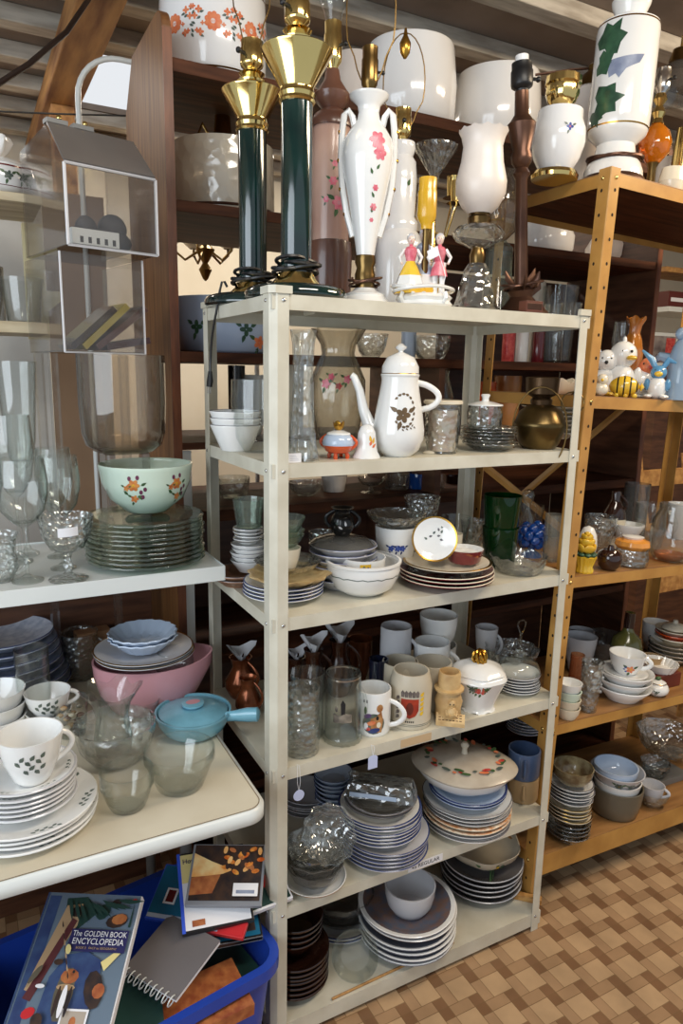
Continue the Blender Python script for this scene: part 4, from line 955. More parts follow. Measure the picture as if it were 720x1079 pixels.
q2 = Spot(); q2.__dict__.update(q.__dict__); q2.z = zz+.042; q2.R = .042; q2.H = .075; q2.c = Vector((q.c.x, q.c.y, q2.z))
vessel('glass_tumbler', 'blue green tinted glass cup topmost of the pile at the open left side', 'glass', q2, TUMB, GRN, .002)
# glass tureen stack with black jug
s = stack('glass_dish', 'grey white dish with blue line', 'of the stack under the black jug', 'dish', 326, 396, 590, 6, W3, .0165, GREYW, BLUELINE, .030, Y=.17, bw=.03)
b = up(s); gl = Spot(); gl.__dict__.update(s.__dict__); gl.z = b.z+.012; gl.R = s.R*.98; gl.H = .022; gl.c = Vector((s.c.x-.004, s.c.y, gl.z))
g = G(); R = gl.R; g.lathe([(R, 0), (R, .004), (R*.8, .016), (R*.4, .024), (0, .026), (0, .023), (R*.4, .021), (R*.8, .013), (R*.97, 0)], GREYG, 40); tag(g.build('smoky_cover', None, gl.c), 'smoky glass lid covering the dish stack, under the black jug', 'lid')
k = Spot(); k.__dict__.update(gl.__dict__); k.z = gl.z+.0265; k.R = .031; k.H = .072; k.c = Vector((gl.c.x-.002, gl.c.y-.004, k.z))
def jdeco(g, P, phi):
    S = wrap(P, phi)
    for q in (-1, 1): g.patch(S, leafshape(q*.010, .028, .014, .006, 1.2*q+.6), GREYW, 1)
vessel('black_jug', 'small black glazed jug with flared lip and two handles', 'jug', k, [(0, 0), (.6, 0), (.68, .04), (.98, .3), (1, .45), (.85, .68), (.62, .8), (.7, .92), (.95, 1)], BLACKG, .002, deco=jdeco, handle=[dict(a=PI/2, z0=.3, z1=.88, out=.6, r=.16), dict(a=-PI/2, z0=.3, z1=.88, out=.6, r=.16)])
# cut glass jars in front of that stack on the left
s = spot(325, 352, 592, 557, W3, .8); vessel('glass_tumbler', 'cut glass jar at the foot of the black jug stack', 'jar', s, STRT, CUT, .002)
# white bowl with a child mug
s = spot(343, 421, 630, 579, W3, .55)
def crack(g, P, phi):
    z = P[-1][1]*.62; g.lathe([(rad_at(P, z)+.0006, z), (rad_at(P, z+.0022)+.0006, z+.0022)], GREYLF, 48, lambda t, r, zz: (r, zz+.0015*math.cos(30*t)))
s = vessel('mixing_bowl', 'round white bowl with wavy green line holding a small mug', 'bowl', s, [(0, 0), (.5, 0), (.55, .02), (.82, .22), (.97, .55), (1, .72), (.99, .9), (1.03, .93), (1.03, .99), (1, 1)], WHITE, .004, deco=crack)
s2 = Spot(); s2.__dict__.update(s.__dict__); s2.z = s.z+.006; s2.R = s.R*.60; s2.H = s.H-.0; s2.c = Vector((s.c.x, s.c.y, s2.z))
def cdeco(g, P, phi):
    S = wrap(P, phi); H = P[-1][1]; g.patch(S, [(-.008, H*.62), (.020, H*.64), (.020, H*.93), (-.008, H*.91)], YELL, 2); g.patch(S, oval(.003, H*.8, .005, .006), GREYLF, 1); g.patch(S, oval(.013, H*.79, .004, .005), BLUELINE, 1)
vessel('child_mug', 'small white mug with yellow picture sitting inside the round white bowl', 'mug', s2, [(0, 0), (.55, 0), (.7, .08), (.95, .5), (1, 1)], WHITE, .0025, deco=cdeco)
# crystal bowl over a blue flowered bowl
s = spot(392, 440, 575, 545, W3, .5, Y=.17)
def blud(g, P, phi):
    S = wrap(P, phi); H = P[-1][1]
    for u in (-.012, .006, .02): flower(g, S, u, H*.62, .009, BLUEF, None, BLUELINE, 5)
s = spot(394, 438, 590, 549, W3, .55, Y=.20)
s = vessel('flower_bowl', 'white bowl with blue flowers under the crystal dish', 'bowl', s, [(0, 0), (.55, 0), (.6, .03), (.85, .4), (.98, .8), (1, 1)], WHITE, .004, deco=blud)
s2 = Spot(); s2.__dict__.update(s.__dict__); s2.z = s.top+.001; s2.R = s.R*1.42; s2.H = .034; s2.c = Vector((s.c.x, s.c.y, s2.z))
vessel('crystal_bowl', 'wide crystal bowl with beaded rim standing on the blue flowered bowl', 'bowl', s2, [(0, 0), (.62, 0), (.66, .08), (.86, .45), (.97, .85), (1, 1)], CUT, .003, wave=scallop(26, .03))
s = spot(384, 428, 610, 565, W3, .5, Y=.10); 
g = G(); R = .045; g.lathe(plate_prof(R, .012, .0034, GOLDLINE, .06), WHITE, 40)
d = s.d; tq = Matrix.Rotation(-s.phi*0, 4, 'Z')
# burgundy plates
s = stack('burgundy_plate', 'burgundy plate', 'of the stack under the leaning saucer', 'plate', 419, 520, 622, 3, W3, .0105, BURG, CREAM, h=.020, bw=.02, t=.004)
b = up(s); zb = b.z+.012
s3 = stack('gilt_plate', 'cream plate with gilt rim', 'lying on the burgundy plates', 'plate', 425, 520, 590, 1, zb, .01, CREAM, GOLDLINE, h=.014, s=(lambda q: (setattr(q, 'R', s.R*.93), q)[1])(up(s)))
zt = zb+.020
# burgundy bowl
q = Spot(); q.__dict__.update(s.__dict__); q.z = zt-.004; q.c = Vector((s.c.x+s.right.x*.046, s.c.y+s.right.y*.046, q.z)); q.R = .050; q.H = .036
g = G(); R, H = q.R, q.H
g.lathe([(0, 0), (R*.8, 0), (R*.86, .004), (R, H*.96), (R, H, WHITE), (R*.95, H, WHITE), (R*.93, H*.93, WHITE), (R*.9, H*.72, WHITE), (0, H*.7)], BURG, 44); tag(g.build('ramekin', None, q.c), 'burgundy dish with white glazed inside, on the right of the burgundy plates', 'dish')
# leaning saucer
R = .060; pp = plate_prof(R, .011, .0034, GOLDLINE, .08); g = G(); g.lathe(pp, WHITE, 44)
S = lambda u, v: (v*-1, u, .0072)
for i, (u, v, a) in enumerate(((-.012, .004, .3), (-.004, .010, .9), (.004, .006, .2), (.012, .012, 1.2), (.008, .016, 1.9), (-.015, -.002, 2.5), (.010, .000, -.3), (.013, .022, 1.4))): g.patch(S, leafshape(u*1.3, v*1.3, .010, .006, a), GREYLF if i % 2 else GREYLINE, 1)
q3 = onz(445, 592, zt-.002); cxy = Vector((s.c.x-s.right.x*.034, s.c.y-s.right.y*.034, 0)) + Vector((-s.d.x, -s.d.y, 0))*.030
tilt = Matrix.Rotation(math.atan2(-s.d.y, -s.d.x), 4, 'Z') @ Matrix.Rotation(math.radians(74), 4, 'Y')
o = g.build('saucer', None); o.matrix_world = Matrix.Translation((cxy.x, cxy.y, zt+R*.97+.001)) @ tilt; tag(o, 'white saucer with gilt rim and grey floral spray, standing on edge facing out', 'saucer')
# small grey white dishes behind
s = spot(394, 430, 590, 560, W3, .6, Y=.09); 
# clear glass bowls behind the burgundy dish
for i, (a, b_, Y, pt, lab) in enumerate(((462, 494, .24, 541, 'flared clear glass bowl behind the leaning saucer'), (484, 510, .30, 545, 'clear cut glass bowl left of the green glasses'), (424, 462, .40, 520, 'straight clear glass dish behind the crystal bowl'))):
    s = spot(a, b_, 560, pt, W3, .6, Y=Y); vessel('glass_bowl', lab, 'bowl', s, [(0, 0), (.5, 0), (.55, .03), (.8, .4), (1, 1)], CUT if i else CLR, .002, wave=scallop(8, .03) if i == 1 else None)
s = spot(468, 486, 590, 560, W3, .8, Y=.15); vessel('small_bowl', 'small ribbed white and orange cup behind the leaning saucer', 'cup', s, TUMB, CREAM, .002)
# crystal scalloped bowl with blue glass ornament and green glasses
s = spot(514, 577, 608, 577, W3, .75); s = vessel('crystal_bowl', 'scalloped crystal bowl at the right end of the third cream shelf', 'bowl', s, [(0, 0), (.7, 0), (.78, .06), (.9, .5), (1, 1)], CUTB, .003, wave=lambda t, r, z: (r, z+(.0035*math.cos(14*t) if z > .02 else 0)))
sb = s
q = spot(543, 576, 585, 541, W3, .7, Y=.20); q.H = .095; o = thing('glass_ornament', 'deep blue glass flower ornament behind the scalloped crystal bowl', 'ornament', (q.c.x, q.c.y, W3+.0005)); R = q.R
lt([(0, 0), (R*.7, 0), (R*.6, .008), (R*.25, .02), (R*.25, .05), (0, .05)], COBALT, 20).build('foot', o)
k = G()
for i in range(22):
    t, v = i*2.4, -.8+1.6*i/21; r = math.sqrt(1-v*v)*.75; k.ball((R*r*math.cos(t), R*r*math.sin(t), .066+R*.75*v), R*.36, COBALT, 8)
k.build('glass_petals', o)
q = spot(544, 563, 560, 514, W3, .7, Y=.34); vessel('glass_decanter', 'clear round bottle with ball stopper behind the blue ornament', 'bottle', q, [(0, 0), (.7, 0), (.9, .1), (1, .3), (.8, .5), (.35, .62), (.3, .72), (.6, .8), (.75, .9), (.5, .98), (.1, 1)], CLR, .002)
q = spot(506, 545, 592, 519, W3, .8, Y=.155); H = q.H
q.H = H*.56; vessel('green_tumbler', 'lower of two stacked deep green glass tumblers', 'glass', q, [(0, 0), (.82, 0), (.85, .03), (1, 1)], DGRN, .003)
q2 = Spot(); q2.__dict__.update(q.__dict__); q2.z = q.z+H*.45; q2.c = Vector((q.c.x, q.c.y, q2.z)); q2.R = q.R*1.03; q2.H = H*.56
def stk(g, P, phi): g.patch(wrap(P, phi), [(-.002, .004), (.014, .007), (.013, .018), (-.003, .015)], PAPER, 2)
vessel('green_tumbler', 'upper of two stacked deep green glass tumblers, with a white price sticker', 'glass', q2, [(0, 0), (.82, 0), (.85, .03), (1, 1)], DGRN, .003, deco=stk)
q = spot(571, 590, 598, 540, W3, .8, Y=.13); vessel('candle_glass', 'narrow frosted glass candle holder by the cream right post', 'candle holder', q, STRT, FLORALGL, .002)
q = spot(545, 572, 560, 530, W3, .8, Y=.42); vessel('glass_tumbler', 'plain clear tumbler at the back behind the round bottle', 'glass', q, TUMB, CLR, .002)
# ------------------------------------------------------------------ cream unit, mug level
s = spot(299, 337, 800, 716, Z4, .9); P0 = [(0, 0), (.92, 0), (.97, .02), (.94, .1), (1, .2), (.97, .45), (.94, .52), (.98, 1)]
def cut1(g, P, phi):
    for z in (.45, .5): g.lathe([(rad_at(P, P[-1][1]*z)+.0004, P[-1][1]*z), (rad_at(P, P[-1][1]*z)+.0014, P[-1][1]*z+.0015), (rad_at(P, P[-1][1]*z)+.0004, P[-1][1]*z+.003)], CUT, 36)
vessel('beer_mug', 'clear dimpled glass beer mug at the left front of the mug shelf', 'mug', s, P0, CUT, .004, floor=.012, deco=cut1, handle=dict(a=-PI/2-.35, z0=.12, z1=.55, out=.35, r=.12))
s = spot(304, 342, 790, 700, Z4, .9, Y=.13); vessel('glass_tumbler', 'plain tall clear glass behind the dimpled beer mug', 'glass', s, STRT, CLR, .003)
s = spot(341, 380, 787, 700, Z4, .92); H = s.H
DECAL = solid('grey_engraved_print', (70, 66, 64), .4, c2=(150, 140, 126), scale=40)
def steind(g, P, phi):
    S = wrap(P, phi); H = P[-1][1]
    g.patch(S, [(-.024, H*.36), (.024, H*.36), (.024, H*.48), (.008, H*.50), (-.010, H*.46), (-.024, H*.50)], DECAL, 3); g.patch(S, [(-.004, H*.48), (.006, H*.48), (.007, H*.64), (.0, H*.7), (-.005, H*.64)], INK, 2); g.patch(S, oval(-.016, H*.56, .004, .008), DECAL, 2)
    g.lathe([(rad_at(P, H*.97)+.0004, H*.955), (rad_at(P, H*.97)+.0004, H*.975)], SILVER, 40)
vessel('glass_stein', 'clear glass stein with dark engraved picture and scalloped foot', 'stein', s, [(0, 0), (.98, 0), (1.06, .01), (1.06, .07), (.98, .1), (.98, .5), (.95, .97), (.93, 1)], CLR, .003, floor=.012, wave=lambda t, r, z: (r*(1+(.035*math.cos(22*t) if z < .012 else 0)), z), deco=steind, handle=dict(a=PI/2-.2, z0=.2, z1=.8, out=.35, r=.09, m=CLR))
# printed white mug
s = spot(374, 411, 777, 716, Z4, .93)
def mugd(g, P, phi):
    S = wrap(P, phi); H = P[-1][1]; BRN = solid('brown_print', (150, 96, 56), .3, c2=(190, 140, 90), scale=60); PUR = solid('purple_print', (96, 70, 120), .3)
    S1, S2 = wrap(P, phi, .0010), wrap(P, phi, .0014)
    g.patch(S, oval(.002, H*.32, .030, H*.24, 0, 16), GREYLF, 3)
    g.patch(S1, [(-.004, H*.12), (.024, H*.12), (.028, H*.4), (.022, H*.62), (.010, H*.5), (-.006, H*.44)], BRN, 3); g.patch(S1, oval(.018, H*.68, .009, .011), BRN, 2)
    g.patch(S1, oval(-.014, H*.5, .011, .006, .4), PUR, 2); g.patch(S2, oval(-.004, H*.34, .012, .006, .3), ORANGEF, 2); g.patch(S2, oval(.004, H*.17, .016, .007, .2), BLUELINE, 2)
    g.patch(S2, oval(-.018, H*.26, .006, .010), PAPER, 2); g.patch(S2, oval(.016, H*.3, .006, .008), CREAM, 2); g.patch(S2, oval(-.012, H*.2, .006, .005), REDF, 2); g.patch(S2, oval(.012, H*.46, .004, .006), INK, 2); g.patch(S1, oval(-.020, H*.62, .004, .011), LEAF, 2)
    for u in (-.026, -.018): g.patch(S, [(u, H*.80), (u+.003, H*.80), (u+.003, H*.86), (u, H*.86)], INK, 1)
vessel('printed_mug', 'white mug with colourful animal print and big loop handle', 'mug', s, MUG, WHITE, .003, deco=mugd, handle=dict(a=PI/2-.25, z0=.17, z1=.75, out=.85, r=.14, sq=.6))
# beige stein with red shield
s = spot(408, 454, 770, 696, Z4, .95)
def shield(g, P, phi):
    S = wrap(P, phi); H = P[-1][1]; RS = solid('red_shield_print', (172, 62, 40), .35, c2=(150, 50, 36), scale=50); GY = solid('grey_crest_print', (120, 110, 104), .4, c2=(86, 78, 76), scale=60)
    g.patch(S, [(-.024, H*.60), (.024, H*.60), (.024, H*.38), (.016, H*.28), (0, H*.23), (-.016, H*.28), (-.024, H*.38)], RS, 3)
    for u in (-.020, -.010, 0, .010, .020): g.patch(S, [(u-.004, H*.63), (u+.004, H*.63), (u+.005, H*.72), (u, H*.76), (u-.005, H*.72)], GY, 1)
    S2 = wrap(P, phi, .0012); g.patch(S2, oval(0, H*.42, .010, .018), solid('dark_red_print', (110, 44, 34), .4), 2)
    for q in (-1, 1):
        for i in range(5): g.patch(S, leafshape(q*.029, H*(.28+.09*i), .016*q, .010, .9), GY if q < 0 else YELL, 1)
    for i in range(5): g.patch(S, [(-.011+.005*i, H*.155), (-.008+.005*i, H*.155), (-.008+.005*i, H*.185), (-.011+.005*i, H*.185)], INK, 1)
    for z in (.08, .11): g.lathe([(rad_at(P, H*z)+.0005, H*z), (rad_at(P, H*z)+.0005, H*z+.0012)], GREYLF, 40)
vessel('stoneware_stein', 'beige stoneware stein printed with a red shield crest', 'stein', s, [(0, 0), (.96, 0), (1, .02), (1, .12), (.97, .2), (.97, .75), (.88, .9), (.84, .97), (.82, 1)], IVORY, .004, deco=shield)
# carved wooden figure
s = spot(454, 489, 763, 700, Z4, .7); o = thing('carved_figure', 'carved pale wooden mug-shaped figure on a small lettered block', 'figurine', (s.c.x, s.c.y, Z4+.0005), s.phi+PI/2); R, H = s.R*.85, s.H
g = G(); g.lathe([(0, H*.02), (R*.8, H*.02), (R*.95, H*.1), (R*.9, H*.25), (R*1.0, H*.4), (R*.85, H*.52), (R*.8, H*.60), (R*1.05, H*.63), (R*1.06, H*.67), (R*.8, H*.69), (R*.78, H*.72), (R*.8, H*.95), (R*.74, H*1.0), (R*.64, H*1.0), (R*.6, H*.75), (0, H*.75)], CARVE, 28); g.build('body', o)
k = G(); k.ball((R*.25, -R*.8, H*.42), R*.32, CARVE, 12, (1, .9, 1.1)); k.ball((R*.25, -R*.95, H*.26), R*.4, CARVE, 12, (1, .8, 1.2))
for e in (-1, 1): k.tube([(R*.25+e*R*.35, -R*.9, H*.3), (R*.25+e*R*.3, -R*1.15, H*.22), (R*.25+e*R*.1, -R*1.25, H*.26)], R*.13, CARVE, 8); k.ball((R*.25+e*R*.12, -R*1.05, H*.44), R*.05, INK, 6)
k.ball((R*.25, -R*1.1, H*.38), R*.07, CARVE, 6); k.build('carved_bear', o)
g = G(); g.add([(-R*.8, -R*1.2, 0), (R*1.2, -R*1.2, 0), (R*1.2, -R*.5, 0), (-R*.8, -R*.5, 0), (-R*.8, -R*1.15, H*.07), (R*1.2, -R*1.15, H*.07), (R*1.2, -R*.6, H*.2), (-R*.8, -R*.6, H*.2)], [(3, 2, 1, 0), (4, 5, 6, 7), (0, 1, 5, 4), (1, 2, 6, 5), (2, 3, 7, 6), (3, 0, 4, 7)], CARVE)
for j in range(3):
    for i in range(7):
        x = -R*.62+i*R*.24; y = -R*1.04+j*R*.15; z = H*.07+(y+R*1.15)/(R*.55)*H*.13+.0006; g.add([(x, y, z), (x+R*.16, y, z), (x+R*.16, y+R*.05, z+H*.012), (x, y+R*.05, z+H*.012)], [(0, 1, 2, 3)], BRONZE)
g.build('lettered_block', o, smooth=False)
# white covered jar with gold ribbon knob
s = spot(472, 532, 751, 690, Z4, .5, .7); R, H = s.R*.98, s.H; o = thing('biscuit_jar', 'white china jar with red and green flower spray, wavy lid and gold knot', 'jar', (s.c.x, s.c.y, Z4+.0005))
P = [(R*.66, 0), (R*.60, H*.05), (R*.64, H*.16), (R*.78, H*.40), (R*.96, H*.64), (R*1.02, H*.72), (R*.97, H*.79), (R*.86, H*.82)]
g = G(); g.lathe([(0, H*.05), (R*.5, H*.05)]+P+[(0, H*.82)], WHITE, 44, lambda t, r, z: (r*(1+.03*math.cos(6*t)), z+(H*.02*math.cos(8*t) if z < H*.03 else 0))); S = wrap(P, s.phi, .002)
for u, v, q, mm in ((-.016, .64, .009, GREYLF), (.0, .60, .010, REDF), (.012, .60, .012, REDF), (-.008, .62, .008, GREYLF), (.024, .64, .008, LEAF)): flower(g, S, u, H*v, q, mm, None, LEAF, 5)
g.build('body', o)
lt([(0, H*.815), (R*.9, H*.815), (R*.94, H*.84), (R*.8, H*.92), (R*.5, H*1.0), (R*.3, H*1.03), (0, H*1.04)], WHITE, 44, lambda t, r, z: (r*(1+.04*math.cos(6*t)), z)).build('lid', o)
k = G()
for i in range(9): a = i*.7; k.tube(arc((0, 0, H*1.12), R*.24, a, a+4.2, 10, (math.cos(a), math.sin(a), .3), (0, .3, 1)), R*.05, GOLDLINE, 6)
k.build('gold_knot', o)
# small plates under a glass dome
s = stack('saucer', 'white saucer with grey edge', 'of the stack under the glass dome', 'saucer', 521, 568, 733, 6, Z4, .0088, WHITE, GREYLINE, h=.014, bw=.04)
q = up(s); z = s.top+.010; R = s.R*.98; o = thing('glass_dome', 'clear glass dome with tall twisted loop handle on the saucer stack', 'dome', (s.c.x, s.c.y, z))
P = [(R, 0), (R*1.0, .008), (R*.85, .026), (R*.5, .040), (R*.2, .046), (0, .047)]; lt(P+[(0, .045), (R*.48, .038), (R*.82, .025), (R*.97, .008), (R*.97, 0)], CLR, 36).build('dome', o)
k = G(); k.lathe([(R*.2, .046), (R*.34, .052), (R*.3, .060), (R*.14, .066), (0, .067)], CUT, 16); rx, ry = s.right.x, s.right.y
k.tube([(0, 0, .062), (0, 0, .115)], .004, CLR, 8); k.tube([(rx*x, ry*x, zz) for x, zz in ((0, .110), (.011, .135), (.012, .152), (.004, .158), (-.008, .152), (-.010, .138), (0, .112))], .0022, CLR, 8); k.build('loop_handle', o)
s = spot(509, 566, 712, 672, Z4, .5, Y=.20); vessel('crystal_bowl', 'ruffled crystal bowl behind the glass dome', 'bowl', s, [(0, 0), (.5, 0), (.6, .05), (.85, .5), (1, 1)], CUT, .002, wave=lambda t, r, z: (r*(1+(.05*math.cos(9*t) if z > .03 else 0)), z))
# back row of mugs
for i, (a, b_, Y, yt, mm, lab, pr) in enumerate(((398, 433, .26, 653, GREYW, 'tall grey white mug at the back, further left', MUG), (433, 474, .22, 668, WHITE, 'low white mug at the back under the white bowl', MUG), (400, 441, .17, 688, IVORY, 'ivory mug rim showing behind the beige stein', MUG), (433, 476, .13, 688, IVORY, 'ivory mug between the beige stein and the white jar', MUG), (498, 524, .30, 656, GREYW, 'pale cup at the back behind the gold knot', CUP))):
    s = spot(a, b_, 700, yt, Z4, .9, Y=Y); s.R *= .93
    hd = None if i in (2,) else dict(a=PI/2-.1, z0=.2, z1=.8, out=.6, r=.12)
    def fl(g, P, phi): flower(g, wrap(P, phi), .002, P[-1][1]*.35, .010, ORANGEF, None, GREYLF, 5)
    vessel('coffee_mug', lab, 'mug', s, pr, mm, .003, 'mugs at the back of the mug shelf', handle=hd, deco=fl if i == 0 else None)
s = spot(440, 480, 690, 641, Z4, .55, Y=.30); 
st = Spot(); st.__dict__.update(s.__dict__); hh = s.H; st.H = hh*.5; st = vessel('white_bowl', 'lower of two stacked white bowls at the shelf back', 'bowl', st, DEEP, WHITE, .003); 
s2 = Spot(); s2.__dict__.update(st.__dict__); s2.z = st.top+.001; s2.c = Vector((st.c.x, st.c.y, s2.z)); s2.H = hh*.5; vessel('white_bowl', 'upper of two stacked white bowls at the shelf back', 'bowl', s2, DEEP, WHITE, .003)
s = spot(388, 408, 712, 690, Z4, .9, Y=.2); vessel('dark_cup', 'dark navy glass cup behind the printed mug', 'cup', s, STRT, solid('dark_navy_glaze', (24, 28, 48), .15, coat=.5), .003)
# amber pitchers and copper pieces on the left
for i, (px, Y, w, pt, mm, lab) in enumerate(((254, .41, 17, 690, COPPER, 'copper lustre pitcher at the open left side of the mug shelf'), (262, .29, 14, 712, COPPER, 'second copper lustre pitcher, below and in front of the first'), (330, .30, 15, 682, BROWNGL, 'brown glass jug behind the plain tall glass'), (357, .30, 16, 672, BROWNGL, 'brown glass pitcher behind the engraved stein'), (312, .40, 14, 690, BROWNGL, 'small brown glass jug at the back left of the mug shelf'))):
    s = spot(px-w, px+w, 700, pt, Z4, .7, .3, Y=Y)
    o = vessel('pitcher', lab, 'pitcher', s, [(0, 0), (.6, 0), (.7, .04), (1, .28), (.95, .45), (.6, .68), (.5, .78), (.62, .94), (.7, 1)], mm, .002, 'copper and brown pitchers', handle=dict(a=.9 if i < 2 else PI/2, z0=.35, z1=.9, out=.55, r=.11))
    if i != 1:
        fold = G(); R = s.R; Hh = s.H
        fold.lathe([(R*.2, Hh*.97), (R*.55, Hh*1.08), (R*.9, Hh*1.22)], GREYW, 14, lambda t, r, z: (r*(1+.2*math.cos(3*t)), z+.012*math.cos(2*t))); oo = fold.build('crumpled_paper', None, (s.c.x, s.c.y, s.z+.002)); tag(oo, 'crumpled white paper stuffed in the mouth of the '+['copper lustre pitcher at the open side', '', 'brown jug behind the tall glass', 'brown pitcher behind the engraved stein', 'small brown jug at the back'][i], 'paper', 'paper stuffed into pitchers')
s = spot(366, 392, 700, 668, Z4, .6, Y=.36); vessel('copper_dish', 'small copper lustre dish at the back of the mug shelf', 'dish', s, BOWL, COPPER, .002)

# hanging price tags
def hang(label, px, py, r, shape):
    a = onY(px, py, -.006); top = Z4-.028; x = a.x; g = G(); rr = r*(a-CP).dot(FW)/f_px
    o = thing('price_tag', label, 'price tag', (x, -.006, a.z))
    if shape == 'round': g.lathe([(0, -.0005), (rr, -.0005), (rr, .0005), (0, .0005)], solid('pale_blue_tag', (196, 206, 240), .6, var=.03), 24, M=Matrix.Rotation(PI/2, 4, 'X'))
    else: g.prism([(-rr*.75, -rr), (rr*.75, -rr), (rr*.75, rr*.7), (rr*.4, rr), (-rr*.4, rr), (-rr*.75, rr*.7)], -.0005, .0005, solid('pale_blue_paper_tag', (196, 206, 240), .6, var=.03), Matrix.Rotation(PI/2, 4, 'X'))
    g.build('paper', o, smooth=False)
    G().tube([(0, 0, rr*.8), (-.004, 0, rr+.02), (-.002, .004, top+.03-a.z), (.0, .012, top+.0302-a.z), (.003, .004, top+.03-a.z), (.004, 0, rr+.02), (0, 0, rr*.8)], .0005, PAPER, 5).build('string', o)
hang('round pale blue paper price tag hanging below the dimpled beer mug', 315, 838, 6.2, 'round'); hang('rectangular pale paper price tag hanging below the printed mug', 393, 803, 7.5, 'sq')

# ------------------------------------------------------------------ cream unit, plates level
s = spot(297, 365, 942, 898, Z5, .5); s = vessel('serving_bowl', 'white serving bowl with gold trim under the lumpy crystal bowls', 'bowl', s, [(0, 0), (.55, 0), (.6, .05), (.85, .4), (1, .95), (1, 1)], WHITE, .003, deco=lambda g, P, phi: g.lathe([(P[-1][0]+.0004, P[-1][1]*.93), (P[-1][0]+.0004, P[-1][1]*1.0)], GOLDLINE, 40))
for i in range(3):
    q = Spot(); q.__dict__.update(s.__dict__); q.z = s.z+.010+i*.024; q.R = s.R*.9; q.H = .055; q.c = Vector((s.c.x, s.c.y, q.z))
    vessel('crystal_bowl', ['lowest', 'middle', 'upper'][i]+' of three nested lumpy grey crystal bowls in the gold trimmed bowl', 'bowl', q, [(0, 0), (.5, 0), (.55, .04), (.85, .45), (1, 1)], GREYG if i < 2 else CUTB, .003, wave=lambda t, r, z: (r*(1+.03*math.cos(9*t)), z))
q = Spot(); q.__dict__.update(s.__dict__); R = s.R*.86
g = G(); g.lathe([(0, 0), (R*.5, 0), (R*.55, .004), (R*.9, .03), (R, .05), (R*.97, .05), (R*.86, .032), (R*.5, .006), (0, .005)], CUTB, 40, scallop(11, .05))
o = g.build('crystal_bowl', None); o.matrix_world = Matrix.Translation((s.c.x+s.right.x*.012, s.c.y+s.right.y*.012-.015, s.z+.145)) @ Matrix.Rotation(s.phi+.5, 4, 'Z') @ Matrix.Rotation(math.radians(52), 4, 'Y'); tag(o, 'lumpy crystal bowl tilted on edge, on top of the nested crystal bowls', 'bowl')
# blue and white bowls behind
stack('blue_lined_bowl', 'white bowl with blue lines', 'of the nested pile behind the crystal bowls', 'bowl', 331, 372, 860, 8, Z5, .0145, BLUEW, BLUELINE, h=.03, Y=.30, bw=.05)
stack('dinner_plate', 'white dinner plate', 'of the stack hidden behind the crystal bowls', 'plate', 296, 350, 860, 5, Z5, .010, GREYW, GREYLINE, Y=.36)
# plate stacks
SPR = lambda g, R, h, t: [sprig(g, turn(on_plate(R, h, t), a), R*.82, -R*.2, R*.42, 1.45, GREYLF, 7, .5) for a in (0, .95, 2.1, 3.1, 4.2, 5.2)] and None
s = stack('dinner_plate', 'blue rimmed plate', 'of the wider ones under the butter dish', 'plate', 357, 450, 914, 5, Z5, .0115, GREYW, BLUELINE, h=.022, bw=.03)
s1 = up(s, .008); s1.c = s1.c+Vector((-.012, .006, 0)); s1.R *= .93
s1 = stack('dinner_plate', 'blue rimmed plate', 'of the narrower ones under the butter dish', 'plate', 0, 0, 0, 6, s1.z, .0115, WHITE, BLUELINE, h=.02, s=s1, bw=.05)
s2 = up(s1, .008); s2.R *= .86
s2 = stack('glass_plate', 'smoky glass plate', 'on top of the tall centre stack', 'plate', 0, 0, 0, 2, s2.z, .010, GREYG, GREYLINE, h=.016, s=s2)
L_, W2_, H2_ = s.R*.80, s.R*.34, .040; o = thing('butter_dish', 'rectangular cut glass butter dish lid lying on the tall centre plate stack', 'butter dish', (s2.c.x, s2.c.y, s2.top+.010), math.atan2(s.right.y, s.right.x)-.12)
g = G(); pb = [(-L_, -W2_), (L_, -W2_), (L_, W2_), (-L_, W2_)]; pt_ = [(x*.86, y*.7) for x, y in pb]; g.add([(x, y, 0) for x, y in pb]+[(x, y, H2_) for x, y in pt_], [(4, 5, 6, 7), (0, 1, 5, 4), (1, 2, 6, 5), (2, 3, 7, 6), (3, 0, 4, 7)], CUTB); g.build('glass_cover', o, bevel=.003)
g = G(); g.box((-L_*.8, -W2_*1.02, .006), (L_*.5, -W2_*.98, .018), BLUEW); g.build('printed_band', o, smooth=False)
g = G(); g.ball((-L_*.75, 0, H2_+.008), .014, CUT, 10, (1.2, 1, .6)); g.build('knob', o)
# right stack with covered dish
ORB = solid('orange_band_print', (196, 130, 74), .3, c2=(230, 220, 200), scale=60)
s = stack('dinner_plate', 'grey lined white plate', 'of its kind under the covered dish', 'plate', 443, 536, 884, 2, Z5, .012, WHITE, GREYLINE, h=.022, bw=.05)
t1 = up(s, .0); t1 = stack('dinner_plate', 'orange banded cream plate', 'of its kind under the covered dish', 'plate', 0, 0, 0, 2, t1.z, .012, CREAM, ORB, h=.022, s=t1, bw=.12)
t2 = up(t1); t2 = stack('dinner_plate', 'white plate with beaded rim', 'of its kind under the covered dish', 'plate', 0, 0, 0, 3, t2.z, .012, WHITE, GREYLINE, h=.022, s=t2, bw=.02, wave=scallop(40, .008))
t3 = up(t2, .008); t3.R *= .88; t3 = stack('dinner_plate', 'smaller blue grey plate', 'directly under the covered dish', 'plate', 0, 0, 0, 2, t3.z, .011, BLUEW, BLUELINE, h=.018, s=t3)
z = t3.top+.006; R = spot(420, 523, 832, 800, z, .6).R*.98; cc = t3.c - t3.right*.014; o = thing('covered_dish', 'oval covered dish with painted flower border on top of the right plate stack', 'covered dish', (cc.x, cc.y, z+.012))
M_ = Matrix.Rotation(math.atan2(s.right.y, s.right.x), 4, 'Z') @ Matrix.Diagonal((1, .84, 1, 1))
